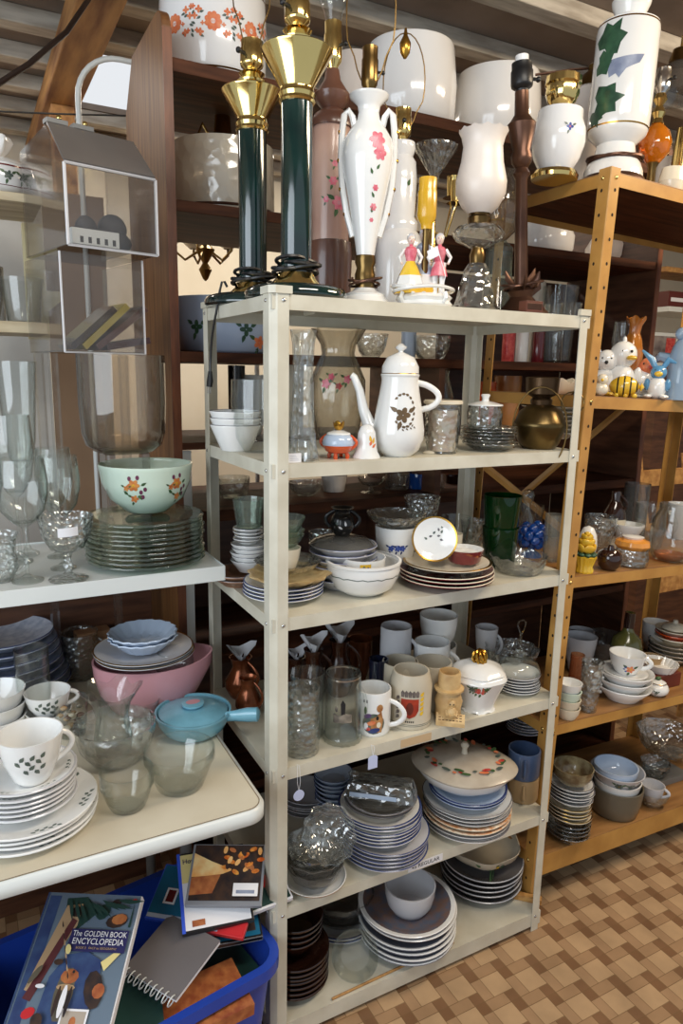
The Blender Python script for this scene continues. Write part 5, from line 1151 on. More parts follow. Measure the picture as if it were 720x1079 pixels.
g = G(); g.lathe([(0, -.012), (R*.55, -.012), (R*.6, -.006), (R*.85, .016), (R*.98, .044), (R*1.0, .05), (0, .05)], WHITE, 48, None, M_); g.build('base', o)
g = G(); Pl = [(R*1.04, .050), (R*1.05, .055), (R*.9, .066), (R*.55, .080), (R*.2, .086), (0, .087)]; g.lathe([(0, .050)]+Pl, solid('grey_ivory_lid', (190, 180, 164), .2, c2=(172, 160, 144), coat=.4, scale=14), 48, lambda t, r, zz: (r*(1+.03*math.cos(4*t)), zz), M_)
for i in range(40):
    t = i*2*PI/40+.1*math.sin(5*i); r = R*(.74+.05*math.sin(i*2.1)); v = .0735-.04*(r/R-.74); pp_ = M_ @ Vector((r*math.cos(t), r*math.sin(t), v)); mm = (REDF, LEAF, GREYLF, ORANGEF, LEAF)[i % 5]
    g.patch(lambda u, w, p=pp_: (p.x+u, p.y+w, p.z+.0030), oval(0, 0, R*(.07+.04*math.sin(i*3.3)), R*.045, i*1.7, 8), mm, 1)
k = g.build('lid', o); k2 = G(); k2.lathe([(0, .085), (R*.07, .085), (R*.05, .10), (R*.09, .112), (R*.05, .12), (0, .121)], IVORY, 16); k2.build('knob', k)
# mugs stacked at the right
s = spot(533, 566, 848, 806, Z5, .95); s.H = .078; hd = dict(a=PI/2-1.5, z0=.2, z1=.8, out=.45, r=.14)
s = vessel('stoneware_mug', 'tan stoneware mug under the blue mug', 'mug', s, MUG, TAN, .004, handle=hd)
s2 = Spot(); s2.__dict__.update(s.__dict__); s2.z = s.top+.001; s2.c = Vector((s.c.x-.003, s.c.y, s2.z)); s2.R = s.R*1.04; s2.H = .088; vessel('stoneware_mug', 'dark blue stoneware mug stacked on the tan mug', 'mug', s2, MUG, BLUEST, .004, handle=hd)
stack('saucer', 'white saucer with blue edge', 'of the back pile behind the blue mug', 'saucer', 533, 575, 790, 9, Z5, .012, WHITE, BLUELINE, h=.016, Y=.42)
# ------------------------------------------------------------------ cream unit, bottom level
s = stack('dark_plate', 'dark brown glazed plate', 'of the left stack on the bottom cream shelf', 'plate', 274, 346, 1079, 7, Z6, .014, BROWNG, None, h=.026, t=.005, Y=.12)
s2 = up(s, .014); s2.R *= .82; s2 = stack('dark_bowl', 'dark brown glass bowl', 'nested on the dark brown plates', 'bowl', 0, 0, 0, 4, s2.z, .016, BROWNG, None, h=.05, s=s2, t=.004)
s = stack('dinner_plate', 'white plate with pale edge', 'of the pair under the fluted glass bowl', 'plate', 322, 396, 1003, 2, Z6, .012, WHITE, BLUELINE, h=.022, Y=.24)
q = up(s, .010); q.R *= .92; q.H = .035
q = vessel('glass_bowl', 'wide smooth grey glass bowl under the fluted one', 'bowl', q, BOWL, GREYG, .003)
q2 = Spot(); q2.__dict__.update(q.__dict__); q2.z = q.top+.001; q2.c = Vector((q.c.x, q.c.y, q2.z)); q2.H = .05; vessel('glass_bowl', 'fluted grey glass bowl topmost of the back left pile on the bottom shelf', 'bowl', q2, DEEP, GREYG, .003, wave=scallop(30, .02))
s = spot(349, 398, 1040, 1000, Z6, .8); R = s.R
g = G(); g.lathe([(0, 0), (R*.6, 0), (R*.68, .006), (R*.92, .03), (R, .045), (R*.97, .045), (R*.88, .03), (R*.62, .008), (0, .006)], CLR, 40); o = g.build('glass_bowl', None); o.matrix_world = Matrix.Translation((s.c.x, s.c.y, Z6+R*.80)) @ Matrix.Rotation(s.phi, 4, 'Z') @ Matrix.Rotation(math.radians(50), 4, 'Y') @ Matrix.Translation((0, 0, -.02)); tag(o, 'small clear glass bowl tipped on edge at the middle of the bottom shelf', 'bowl')
s = stack('dinner_plate', 'grey blue plate', 'of those under the patterned plates, bottom shelf', 'plate', 376, 478, 1010, 4, Z6, .017, solid('grey_blue_glaze', (120, 124, 138), .2, coat=.4), WHITE, h=.026, bw=.05, t=.005)
t1 = up(s, .012); t1 = stack('printed_plate', 'blue and rust patterned plate', 'on the middle stack, bottom cream shelf', 'plate', 0, 0, 0, 2, t1.z, .012, solid('blue_rust_pattern', (92, 98, 114), .2, c2=(122, 96, 86), scale=34, coat=.4), WHITE, h=.024, s=t1, bw=.10)
q = up(t1, .001); q.R = t1.R*.52; q.H = .085; q.c = Vector((t1.c.x, t1.c.y-.01, q.z-.008)); q.z -= .008; vessel('mixing_bowl', 'plain white deep bowl standing on the patterned plates', 'bowl', q, DEEP, GREYW, .004)
s = stack('dinner_plate', 'grey glazed plate', 'of the right stack under the yellow flowered bowl', 'plate', 463, 549, 958, 5, Z6, .018, solid('grey_glaze', (112, 108, 108), .2, coat=.4), GREYW, h=.028, bw=.03, Y=.19)
q = up(s, .006); q.R *= .9; q.H = .06
def yfl(g, P, phi):
    S = wrap(P, phi)
    for u, v, k_ in ((.03, .6, YELL), (.05, .5, YELL), (.012, .55, ORANGEF), (.04, .35, LEAF)): flower(g, S, u, P[-1][1]*v, .016, k_, None, LEAF, 5)
vessel('flower_bowl', 'ivory bowl with yellow flowers on the grey plates of the bottom shelf', 'bowl', q, BOWL, IVORY, .003, deco=yfl, wave=scallop(6, .03))
# a stick and a folded card lying on the bottom shelf
a_, b_ = onz(350, 1054, Z6), onz(478, 994, Z6)
o = G().tube([(a_.x, a_.y, Z6+.004), (b_.x, b_.y, Z6+.004)], .0035, PINE, 6).build('wooden_rod', None); tag(o, 'thin wooden rod lying along the front of the bottom cream shelf', 'rod')
a_ = onz(472, 990, Z6); o = G().box((0, 0, 0), (.06, .015, .012), PINE).build('wooden_block', None, (a_.x, a_.y, Z6+.0005), .5, smooth=False, bevel=.001); tag(o, 'pale wooden block lying at the foot of the grey plate stack', 'block')
a_ = onz(545, 945, Z6); o = G().box((0, 0, 0), (.09, .02, .018), PINE).build('wooden_block', None, (a_.x-.02, a_.y+.0, Z6+.0005), -.8, smooth=False, bevel=.001); tag(o, 'pale wooden batten piece lying near the right end of the bottom cream shelf', 'block')
FRONT = GY+.010
GOLD0 = set(o.name for o in COL.objects)
# ------------------------------------------------------------------ gold unit: figurines
def animal(name, label, px0, px1, yb, yt, z, Y=None, build=None):
    s = spot(px0, px1, yb, yt, z, .6, .3, Y=Y); g = G(); build(g, s.R, s.H, s.phi)
    o = g.build(name, None, (s.c.x, s.c.y, z+.0005), s.phi); return tag(o, label, 'figurine', 'ceramic animal figurines on the gold shelf')
STRIPE = solid('black_stripe_glaze', (40, 40, 30), .3)
def striped(g, R, H, phi):   # +x faces the viewer, +y is right
    n = 22; pr = []
    for i in range(n+1):
        q = i/n; r = H*.5*(math.sin(PI*min(q*1.15, 1))**.55 if q < .87 else max(.02, (1-q)/.13*.62)); x = -R+2*R*q
        pr.append((max(r, 1e-6 if i in (0, n) else .002), x, STRIPE if i in (5, 9, 13, 17) else (YELL if i < 12 or i > 14 else YELL)))
    pr = [(p[0] if 0 < i < n else 0, p[1], p[2]) for i, p in enumerate(pr)]
    g.lathe(pr, YELL, 24, None, Matrix.Translation((0, 0, H*.5)) @ Matrix.Rotation(-PI/2, 4, 'X'))
    for y in (-R*.5, 0, R*.5): g.ball((H*.25, y, H*.08), H*.12, YELL, 8)
a_ = animal('striped_fish_figurine', 'yellow ceramic creature with dark stripes lying at the front of the gold shelf', 640, 678, 419, 393, G2, None, striped)
def duck(g, R, H, phi):
    g.ball((0, 0, H*.28), H*.28, WHITE, 16, (.95, .9, 1)); g.ball((0, 0, H*.72), H*.23, WHITE, 16); g.ball((H*.2, H*.14, H*.66), H*.09, YELL, 10, (1.3, 1, .5))
    for e in (-1, 1): g.ball((-H*.0, e*H*.27, H*.34), H*.14, WHITE, 10, (.7, .5, 1.3)); g.ball((H*.2, e*H*.07+H*.06, H*.77), H*.025, INK, 6)
    for e in (-1, 1): g.ball((H*.22, e*H*.14, H*.04), H*.09, YELL, 8, (1.4, 1, .45))
    g.ball((0, 0, H*.95), H*.06, WHITE, 8, (.6, .6, 1.3))
animal('duck_figurine', 'white ceramic duckling standing in front of the amber vase', 637, 667, 405, 352, G2, .19, duck)
def bird(col):
    def f(g, R, H, phi):
        g.ball((0, 0, H*.4), H*.36, WHITE, 14, (1, .9, 1.1)); g.ball((H*.1, H*.12, H*.8), H*.22, col, 14); g.ball((H*.28, H*.2, H*.78), H*.08, REDF, 8, (1.3, 1, .7)); g.ball((-H*.1, -H*.2, H*.45), H*.2, PINKG, 10, (1, 1.4, .8))
        g.ball((H*.12, 0, H*.04), H*.2, WHITE, 10, (1.2, 1.4, .25)); g.ball((H*.27, H*.02, H*.86), H*.03, INK, 6)
    return f
animal('bird_figurine', 'small pink and orange ceramic bird beside the striped creature', 660, 688, 412, 373, G2, .17, bird(ORANGEF))
BUN = solid('bunny_blue_glaze', (92, 150, 192), .2, coat=.4, var=.12)
def bunny(g, R, H, phi):
    g.ball((0, 0, H*.22), H*.2, WHITE, 14, (1, .95, 1.15)); g.ball((H*.02, 0, H*.52), H*.15, BUN, 14, (1, 1.05, .95)); g.ball((H*.14, 0, H*.49), H*.07, YELL, 10, (.9, 1.2, .8))
    for e in (-1, 1):
        g.tube([(0, e*H*.07, H*.62), (-H*.02, e*H*.16, H*.78), (-H*.03, e*H*.3+(-.05*H if e < 0 else 0), H*.95 if e < 0 else H*.72)], [H*.05, H*.065, H*.02], BUN, 8, flat=.6)
        g.ball((H*.13, e*H*.06, H*.56), H*.022, INK, 6); g.ball((H*.12, e*H*.15, H*.05), H*.09, WHITE, 8, (1.5, 1, .5)); g.ball((H*.08, e*H*.19, H*.28), H*.06, BUN, 8, (1, 1, 2))
animal('rabbit_figurine', 'blue and white ceramic rabbit with splayed ears', 676, 706, 419, 362, G2, None, bunny)
def smallpup(g, R, H, phi):
    g.ball((0, 0, H*.3), H*.28, WHITE, 12); g.ball((H*.05, 0, H*.72), H*.22, WHITE, 12)
    for e in (-1, 1): g.ball((0, e*H*.2, H*.85), H*.09, BLUEW, 8, (.6, 1, 1.4)); g.ball((H*.22, e*H*.08, H*.76), H*.03, INK, 6)
    g.ball((H*.25, 0, H*.68), H*.04, INK, 6)
animal('puppy_figurine', 'small white ceramic animal with blue ears beside the gold post', 626, 645, 392, 362, G2, .22, smallpup)
animal('puppy_figurine', 'small cream ceramic animal tucked against the gold post, in front of the striped creature', 623, 641, 419, 392, G2, .085, lambda g, R, H, phi: (g.ball((0, 0, H*.3), H*.3, CREAM, 12, (1, 1.2, 1)), g.ball((H*.05, H*.05, H*.72), H*.25, CREAM, 12), g.ball((H*.28, H*.05, H*.7), H*.07, YELL, 8), g.ball((H*.2, -H*.3, H*.1), H*.12, YELL, 8)))
PBIRD = glass('pale_blue_glass_art', (200, 222, 240), (130, 170, 210), .5, (180, 206, 230))
def gbird(g, R, H, phi):
    g.lathe([(0, 0), (H*.26, 0), (H*.25, H*.05), (H*.2, H*.3), (H*.22, H*.55), (H*.16, H*.75), (H*.08, H*.88), (0, H)], PBIRD, 20, lambda t, r, z: (r*(1+.1*math.cos(2*t)), z))
    g.tube([(0, -H*.1, H*.55), (H*.03, -H*.3, H*.6), (0, -H*.42, H*.48)], [H*.1, H*.07, H*.02], PBIRD, 8); g.ball((H*.06, -H*.05, H*.92), H*.09, PBIRD, 10)
animal('glass_bird_figurine', 'tall pale blue translucent figurine at the right edge of the gold shelf', 700, 728, 419, 340, G2, None, gbird)
s = spot(649, 673, 410, 329, G2, .7, .5, Y=.30); vessel('amber_vase', 'amber brown glass vase with ruffled flared lip behind the duckling', 'vase', s, [(0, 0), (.55, 0), (.6, .04), (.6, .12), (.95, .42), (1, .55), (.75, .72), (.5, .8), (.6, .92), (.9, 1)], solid('amber_caramel_glass', (190, 124, 48), .12, coat=.8, c2=(150, 88, 30)), .003, wave=lambda t, r, z: (r, z+(.006*math.cos(5*t) if z > .09 else 0)))
s = spot(638, 660, 410, 333, G2, .7, .5, Y=.36); vessel('glass_goblet', 'clear glass goblet behind the duckling', 'glass', s, [(0, 0), (.7, 0), (.6, .03), (.2, .1), (.2, .4), (.7, .5), (1, .75), (.9, 1)], CLR, .002)

# ------------------------------------------------------------------ gold unit: rose and pumpkin level
s = spot(601, 627, 612, 548, G3, .7); o = thing('flower_basket', 'yellow ceramic rose in a yellow basket beside the cream right post', 'ornament', (s.c.x, s.c.y, G3+.0005)); R, H = s.R, s.H
lt([(0, 0), (R*.75, 0), (R*.8, H*.05), (R*.68, H*.12), (R*.85, H*.25), (R*.95, H*.33), (R*.8, H*.35), (0, H*.34)], YELL, 32, lambda t, r, z: (r*(1+.04*math.cos(16*t)), z)).build('basket', o)
g = G()
for i in range(9): a = i*.7; g.ball((R*.75*math.cos(a), R*.75*math.sin(a), H*.38), R*.28, DLEAF, 8, (1, 1, .6))
g.build('leaves', o)
g = G(); g.ball((0, 0, H*.6), R*.55, YELL, 16, (1, 1, 1.05))
for ring, n, z, q in ((.62, 5, .50, .42), (.5, 5, .62, .36), (.33, 4, .72, .3), (.14, 3, .78, .22)):
    for i in range(n):
        a = i*2*PI/n+ring*5; g.ball((0, 0, 0), R*q, YELL, 12, (.42, 1.2, 1), Matrix.Translation((R*ring*math.cos(a), R*ring*math.sin(a), H*z)) @ Matrix.Rotation(a, 4, 'Z') @ Matrix.Rotation(.3, 4, 'Y'))
g.build('rose', o)
s = spot(606, 628, 580, 549, G3, .7, Y=.20); 
def eggd(g, P, phi):
    for i in range(4): g.patch(wrap(P, phi), leafshape(-.006+.004*i, P[-2][1]*.35, .014, .006, 1.2+.3*i), LEAF, 1)
vessel('china_egg', 'white china egg with green leaf print behind the yellow rose', 'egg', s, [(0, 0), (.5, .02), (.9, .25), (1, .45), (.85, .75), (.5, .94), (0, 1)], WHITE, .003, deco=eggd, solid_=True)
s = spot(627, 654, 607, 572, G3, .55, .3); o = thing('apple_jar', 'dark brown glazed apple shaped jar with stem lid', 'jar', (s.c.x, s.c.y, G3+.0005)); R, H = s.R, s.H
lt([(0, 0), (R*.55, 0), (R*.9, H*.2), (R, H*.5), (R*.93, H*.72), (R*.6, H*.86), (R*.2, H*.84), (0, H*.82)], BROWNG, 36).build('body', o)
lt([(0, H*.82), (R*.3, H*.83), (R*.3, H*.92), (R*.22, H*1.04), (0, H*1.04)], BROWNG, 16).build('stem_lid', o)
s = spot(645, 683, 600, 575, G3, .75); R = s.R
s.H = .055; s = vessel('glass_jar', 'squat ribbed glass jar under the orange lid', 'jar', s, [(0, 0), (.8, 0), (.95, .1), (1, .4), (.92, .9), (.9, 1)], CUT, .003)
o = thing('pumpkin_lid', 'orange ceramic pumpkin dish sitting on the squat glass jar', 'dish', (s.c.x, s.c.y, s.top+.001)); R = s.R
lt([(0, 0), (R*.8, 0), (R*1.0, .012), (R*.95, .026), (R*.6, .034), (0, .034)], solid('pumpkin_glaze', (222, 150, 66), .2, coat=.4), 40, scallop(10, .04)).build('pumpkin', o)
lt([(0, .03), (R*.55, .034), (R*.62, .04), (R*.3, .044), (0, .044)], WHITE, 28).build('lid', o)
s = spot(640, 677, 575, 543, G3, .5, Y=.27); vessel('white_bowl', 'white bowl with dark edge behind the pumpkin dish', 'bowl', s, [(0, 0), (.4, 0), (.45, .3), (.7, .6), (1, .93), (1, 1)], WHITE, .003)
s = spot(629, 658, 560, 511, G3, .8, .4, Y=.33); o = thing('stoneware_jug', 'cream and dark brown stoneware jug with picture on its side', 'jug', (s.c.x, s.c.y, G3+.0005)); R, H = s.R*.9, s.H
P = [(R*.95, 0), (R, H*.05), (R, H*.5), (R, H*.52, BROWNG), (R*.95, H*.62, BROWNG), (R*.5, H*.8, BROWNG), (R*.36, H*.86, BROWNG), (R*.42, H*.96, BROWNG), (R*.36, H, BROWNG)]
g = G(); g.lathe([(0, 0)]+P+[(0, H*.98)], CREAM, 36); S = wrap(P, s.phi); g.patch(S, oval(0, H*.28, .018, .012), GILTDARK, 2); g.build('body', o)
G().tube(ear(s.phi+PI/2, R*.7, H*.68, R*.36, H*.93, R*.4), R*.12, BROWNG, 8).build('handle', o)
s = spot(663, 701, 590, 521, G3, .7, Y=.26); vessel('glass_pitcher', 'clear glass pitcher with rounded handle behind the pumpkin dish', 'pitcher', s, [(0, 0), (.6, 0), (.8, .1), (.95, .4), (.85, .75), (.9, .95), (.95, 1)], CLR, .003, handle=dict(a=PI/2-.2, z0=.3, z1=.9, out=.6, r=.1))
s = spot(612, 648, 580, 536, G3, .7, Y=.30); vessel('glass_bowl', 'clear handled glass bowl behind the china egg', 'bowl', s, BOWL, CUT, .003, handle=dict(a=PI/2-.4, z0=.3, z1=.8, out=.5, r=.09))
s = spot(680, 728, 597, 521, G3, .7); vessel('glass_jar', 'large round clear glass jar with peach glass base at the right edge', 'jar', s, [(0, 0), (.6, 0), (.75, .03), (.95, .14), (1, .35), (.95, .7), (.7, .88), (.72, 1)], CLR, .003)
s2 = Spot(); s2.__dict__.update(s.__dict__); s2.z += .004; s2.c = Vector((s.c.x, s.c.y, s2.z)); s2.R = s.R*.72; s2.H = .022; vessel('glass_dish', 'peach glass dish inside the large round jar', 'dish', s2, [(0, 0), (.7, 0), (.95, .5), (1, 1)], PINKGL, .002)
s = spot(700, 735, 560, 519, G3, .7, Y=.36); vessel('white_bowl', 'white bowl behind the large round glass jar', 'bowl', s, BOWL, WHITE, .003)
s = spot(652, 680, 540, 500, G3, .8, Y=.42); vessel('glass_pitcher', 'cloudy tall glass behind the stoneware jug', 'glass', s, STRT, GREYG, .003)

# ------------------------------------------------------------------ gold unit: cups level
s = stack('handled_soup_bowl', 'white handled soup bowl', 'of the stack under the orange flower cup', 'bowl', 624, 684, 752, 3, G4, .026, WHITE, None, h=.045, t=.004)
cups = [o for o in COL.objects if o.name.startswith('handled_soup_bowl')]
for o in cups:
    R = s.R; h_ = G(); h_.tube(ear(s.phi-PI/2+.6-o.rotation_euler.z, R*.92, .026, R*.97, .044, R*.32), .006, WHITE, 8, flat=1.3); h_.build('handle', o)
q = up(s, .012); q.R = s.R*.66; q.H = .072; q.c = Vector((q.c.x+.004, q.c.y, q.z))
def orf(g, P, phi):
    S = wrap(P, phi); H = P[-1][1]; flower(g, S, .014, H*.42, .014, ORANGEF, YELL, LEAF, 5)
    for u, v in ((-.006, .42), (.0, .3), (-.002, .52)): g.patch(S, oval(u, H*v, .004, .003), BLUEF, 1)
vessel('tea_cup', 'white tea cup with orange flower on the handled soup bowls', 'cup', q, CUP, WHITE, .003, deco=orf, handle=dict(a=PI/2-.1, z0=.35, z1=.9, out=.42, r=.12))
g = G(); R = s.R; stack('white_saucer', 'white saucer', 'lying under the orange flower cup', 'saucer', 0, 0, 0, 1, s.top+.008, .01, WHITE, None, h=.010, s=(lambda u_: (setattr(u_, 'R', s.R*.8), u_)[1])(up(s)))
s = spot(607, 631, 752, 690, G4, .85); vessel('glass_tumbler', 'clear cut glass tumbler left of the handled soup bowls', 'glass', s, TUMB, CUT, .003)
s = spot(597, 612, 740, 684, G4, .9, Y=.20); vessel('peach_glass', 'peach coloured tall glass behind the stacked cups', 'glass', s, STRT, PINKGL, .002)
z = G4
cs = spot(584, 611, 775, 760, G4, .6, Y=.09); cs.R *= 1.0
for i, (mm, lab) in enumerate(((CREAM, 'bottommost of the stacked cream bowls beside the cream right post'), (CREAM, 'second from the bottom of the stacked cream bowls beside the cream right post'), (JADE, 'pale green bowl third up in the stack beside the cream right post'), (WHITE, 'topmost white bowl with green band in the stack beside the cream right post'))):
    q = Spot(); q.__dict__.update(cs.__dict__); q.z = z; q.c = Vector((cs.c.x, cs.c.y, z)); q.H = .036; q.R = cs.R
    vessel('small_bowl', lab, 'bowl', q, [(0, 0), (.7, 0), (.75, .06), (.93, .5), (1, 1)], mm, .003, 'stacked small bowls'); z += .0275
s = spot(640, 675, 680, 618, G4, .9, .3, Y=.30); s.H = .225; vessel('green_bottle', 'olive green bottle with dark neck behind the tea cup', 'bottle', s, [(0, 0), (.95, 0), (1, .03), (1, .42), (.85, .56), (.4, .66), (.3, .72), (.3, 1)], solid('olive_green_glaze', (112, 108, 56), .2, coat=.5, c2=(84, 84, 42)), .003, deco=lambda g, P, phi: g.lathe([(P[-1][0]+.001, P[-1][1]*.74), (P[-1][0]+.001, P[-1][1]*1.0)], BROWNG, 20))
s = spot(592, 626, 700, 660, G4, .8, Y=.34); vessel('saucer_cup', 'grey white cup on a saucer in the shade at the back', 'cup', s, CUP, GREYW, .003)
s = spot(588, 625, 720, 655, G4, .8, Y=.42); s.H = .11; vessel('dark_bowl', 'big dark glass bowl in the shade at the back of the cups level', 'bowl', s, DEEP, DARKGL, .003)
s = spot(604, 662, 690, 618, G4, .6, Y=.40); s.H = .10; vessel('glass_bowl', 'large smoky glass mixing bowl upside behind the green bottle', 'bowl', s, DEEP, GREYG, .003)
s = spot(678, 704, 738, 707, G4, .7, .2); o = thing('sugar_jar', 'small white jar with green lid knob and gilt band', 'jar', (s.c.x, s.c.y, G4+.0005)); R, H = s.R, s.H
P = [(R*.6, 0), (R*.95, H*.2), (R, H*.4), (R*.85, H*.6), (R*.7, H*.66)]; g = G(); g.lathe([(0, 0)]+P+[(0, H*.66)], WHITE, 32); flower(g, wrap(P, s.phi), 0, H*.32, .006, GREYLF, None, LEAF, 5); g.build('body', o)
k = lt([(0, H*.66), (R*.72, H*.66), (R*.74, H*.72, GOLDLINE), (R*.7, H*.75), (R*.3, H*.86), (0, H*.88)], WHITE, 28).build('lid', o); g = G(); g.ball((0, 0, H*.95), R*.22, LEAF, 10, (1.3, 1, .8)); g.build('knob', k)
s = spot(672, 700, 720, 680, G4, .7, Y=.22); vessel('tan_pitcher', 'small tan pitcher with loop handle behind the white jar', 'pitcher', s, [(0, 0), (.6, 0), (.8, .1), (1, .4), (.7, .75), (.8, 1)], TAN, .003, handle=dict(a=PI/2, z0=.3, z1=.9, out=.5, r=.12))
a_ = onz(700, 728, G4); g = G(); g.box((0, 0, 0), (.14, .10, .05), solid('red_print_box', (120, 50, 34), .5, c2=(90, 36, 26))); o = thing('tin_box', 'dark red printed box under a pleated white dish, at the right edge', 'box', (a_.x-.0, a_.y+.04, G4+.0005)); g.build('box_body', o, smooth=False, bevel=.002)
g = G(); g.lathe([(0, -.0004), (.014, -.0004), (.014, 0), (0, 0)], WHITE, 20, None, Matrix.Translation((.03, 0, .022)) @ Matrix.Rotation(PI/2, 4, 'X')); g.build('printed_roundel', o)
g = G(); g.lathe([(0, 0), (.05, 0), (.066, .03), (.063, .03), (.047, .004), (0, .004)], WHITE, 44, scallop(20, .04)); tag(g.build('pleated_dish', None, (a_.x+.08, a_.y+.09, G4+.051)), 'pleated white baking dish on the dark red box', 'dish')
s = stack('serving_plate', 'greyish serving plate', 'of the stack behind the pleated dish', 'plate', 682, 735, 690, 4, G4+.0, .016, IVORY, GREYLINE, h=.024, Y=.30)
zz = s.top+.008
q = Spot(); q.__dict__.update(s.__dict__); g = G(); R = s.R*.8
s2 = spot(684, 730, 660, 640, G4, .6, Y=.30)
for i in range(3):
    mm = (CREAM, TERRA, IVORY)[i]; g = G(); g.lathe(plate_prof(R, .022, .004), mm, 40); tag(g.build('shallow_bowl', None, (s.c.x, s.c.y, zz+.016*i)), ['lower cream', 'middle terracotta', 'upper ivory'][i]+' shallow bowl on the greyish serving plates', 'bowl')
g = G(); g.lathe([(0, 0), (R*.7, 0), (R*.6, .012), (R*.15, .022), (R*.12, .034), (0, .036)], IVORY, 32); tag(g.build('pot_lid', None, (s.c.x, s.c.y, zz+.016*2+.026)), 'ivory knobbed lid topmost at the right edge of the cups level', 'lid')
for i, (px, Y, w, yt, mm, lab) in enumerate(((690, .40, 16, 618, WHITE, 'white cup at the back right of the cups level'), (610, .44, 14, 640, GREYW, 'grey bowl at the back left of the cups level'))):
    s = spot(px-w, px+w, 650, yt, G4, .7, Y=Y); s.H = min(s.H, .12); vessel('small_bowl', lab, 'bowl', s, DEEP, mm, .003)
# ------------------------------------------------------------------ gold unit: bottom level
s = stack('cut_glass_plate', 'cut glass plate', 'of its kind in the left stack, lowest gold board', 'plate', 574, 621, 905, 4, G5, .014, CUTB, None, h=.030, t=.004, wave=scallop(30, .012), Y=.10)
s1 = up(s, .016); s1 = stack('gilt_plate', 'cream gilt plate', 'of its kind in the left stack, lowest gold board', 'plate', 0, 0, 0, 4, s1.z, .013, CREAM, GOLDLINE, h=.022, s=s1)
s2 = up(s1, .010); s2 = stack('soup_plate', 'white soup plate', 'of its kind in the left stack, lowest gold board', 'plate', 0, 0, 0, 5, s2.z, .012, WHITE, GREYLINE, h=.022, s=s2)
q = up(s2, .010); q.R *= .92; q.H = .055; vessel('covered_bowl', 'glazed brown bowl topmost of the left stack on the lowest gold board', 'bowl', q, DEEP, solid('olive_brown_glaze', (96, 78, 54), .2, coat=.4, c2=(150, 140, 110), scale=30), .003)
s = spot(615, 673, 876, 822, G5, .85, .95); s.H = max(s.H, .105)
s = vessel('crock', 'large grey green stoneware crock on the lowest gold board', 'crock', s, [(0, 0), (.78, 0), (.86, .05), (.97, .5), (1, .9), (1, 1)], GREYST, .005)
q = Spot(); q.__dict__.update(s.__dict__); q.z = s.z+.012; q.R = s.R*.9; q.H = s.H+.010; q.c = Vector((s.c.x, s.c.y, q.z)); q = vessel('white_bowl', 'white bowl nested in the grey green crock', 'bowl', q, [(0, 0), (.5, 0), (.75, .3), (.95, .8), (1.0, 1)], WHITE, .004)
q2 = Spot(); q2.__dict__.update(q.__dict__); q2.z = q.z+.03; q2.R = q.R*.84; q2.H = .075; q2.c = Vector((q.c.x, q.c.y, q2.z)); q2 = vessel('white_bowl', 'deeper grey white bowl standing in the nested white bowl', 'bowl', q2, DEEP, GREYW, .004)
def grnb(g, P, phi):
    S = wrap(P, phi); H = P[-1][1]; flower(g, S, .01, H*.6, .014, GREYLF, GOLDLINE, LEAF, 6); flower(g, S, .05, H*.6, .010, GREYLF, None, LEAF, 5)
q3 = Spot(); q3.__dict__.update(q2.__dict__); q3.z = q2.top-.02; q3.R = q2.R*1.32; q3.H = .065; q3.c = Vector((q2.c.x, q2.c.y, q3.z)); q3 = vessel('mixing_bowl', 'wide grey bowl with leaf print in the tall bowl pile', 'bowl', q3, [(0, 0), (.4, 0), (.5, .05), (.8, .45), (1, 1)], GREYW, .004, deco=grnb)
q4 = Spot(); q4.__dict__.update(q3.__dict__); q4.z = q3.z+.022; q4.R = q3.R*.82; q4.H = .06; q4.c = Vector((q3.c.x-.01, q3.c.y, q4.z)); vessel('mixing_bowl', 'blue grey bowl topmost of the tall bowl pile', 'bowl', q4, DEEP, BLUEW, .004)
s = spot(668, 704, 852, 825, G5, .8); s.H = .055
s = vessel('crystal_bowl', 'brownish crystal bowl under the white cup', 'bowl', s, [(0, 0), (.55, 0), (.6, .05), (.9, .5), (1, 1)], CUTB, .003)
q = Spot(); q.__dict__.update(s.__dict__); q.z = s.z+.018; q.R = s.R*.74; q.H = .062; q.c = Vector((s.c.x-.006, s.c.y, q.z)); vessel('tea_cup', 'white tea cup sitting in the crystal bowl, lowest gold board', 'cup', q, CUP, GREYW, .003, handle=dict(a=PI/2-.1, z0=.35, z1=.9, out=.5, r=.13))
a_ = onz(700, 834, G5)
s = spot(668, 740, 800, 770, G5, .6, Y=.34); s.H = .10; vessel('crystal_bowl', 'large crystal punch bowl at the right back of the lowest gold board', 'bowl', s, [(0, 0), (.5, 0), (.6, .05), (.9, .5), (1, 1)], CUTB, .004, wave=scallop(9, .04))
o = thing('tray', 'dark grey tray at the right edge of the lowest gold board', 'tray', (a_.x+.02, a_.y+.05, G5+.0005)); g = G(); g.box((-.02, 0, 0), (.22, .13, .006), GREYP); g.box((-.02, 0, .006), (.22, .006, .022), GREYP); g.box((-.02, .006, .006), (-.014, .13, .022), GREYP); g.build('tray_body', o, smooth=False)
q = Spot(); q.__dict__.update(s.__dict__); q.z = G5+.007; q.c = Vector((a_.x+.09, a_.y+.115, q.z)); q.R = .055; q.H = .06; vessel('crystal_bowl', 'ribbed crystal bowl standing in the dark grey tray', 'bowl', q, [(0, 0), (.5, 0), (.6, .05), (.9, .5), (1, 1)], CUT, .003, wave=scallop(12, .03))

FRONT = None
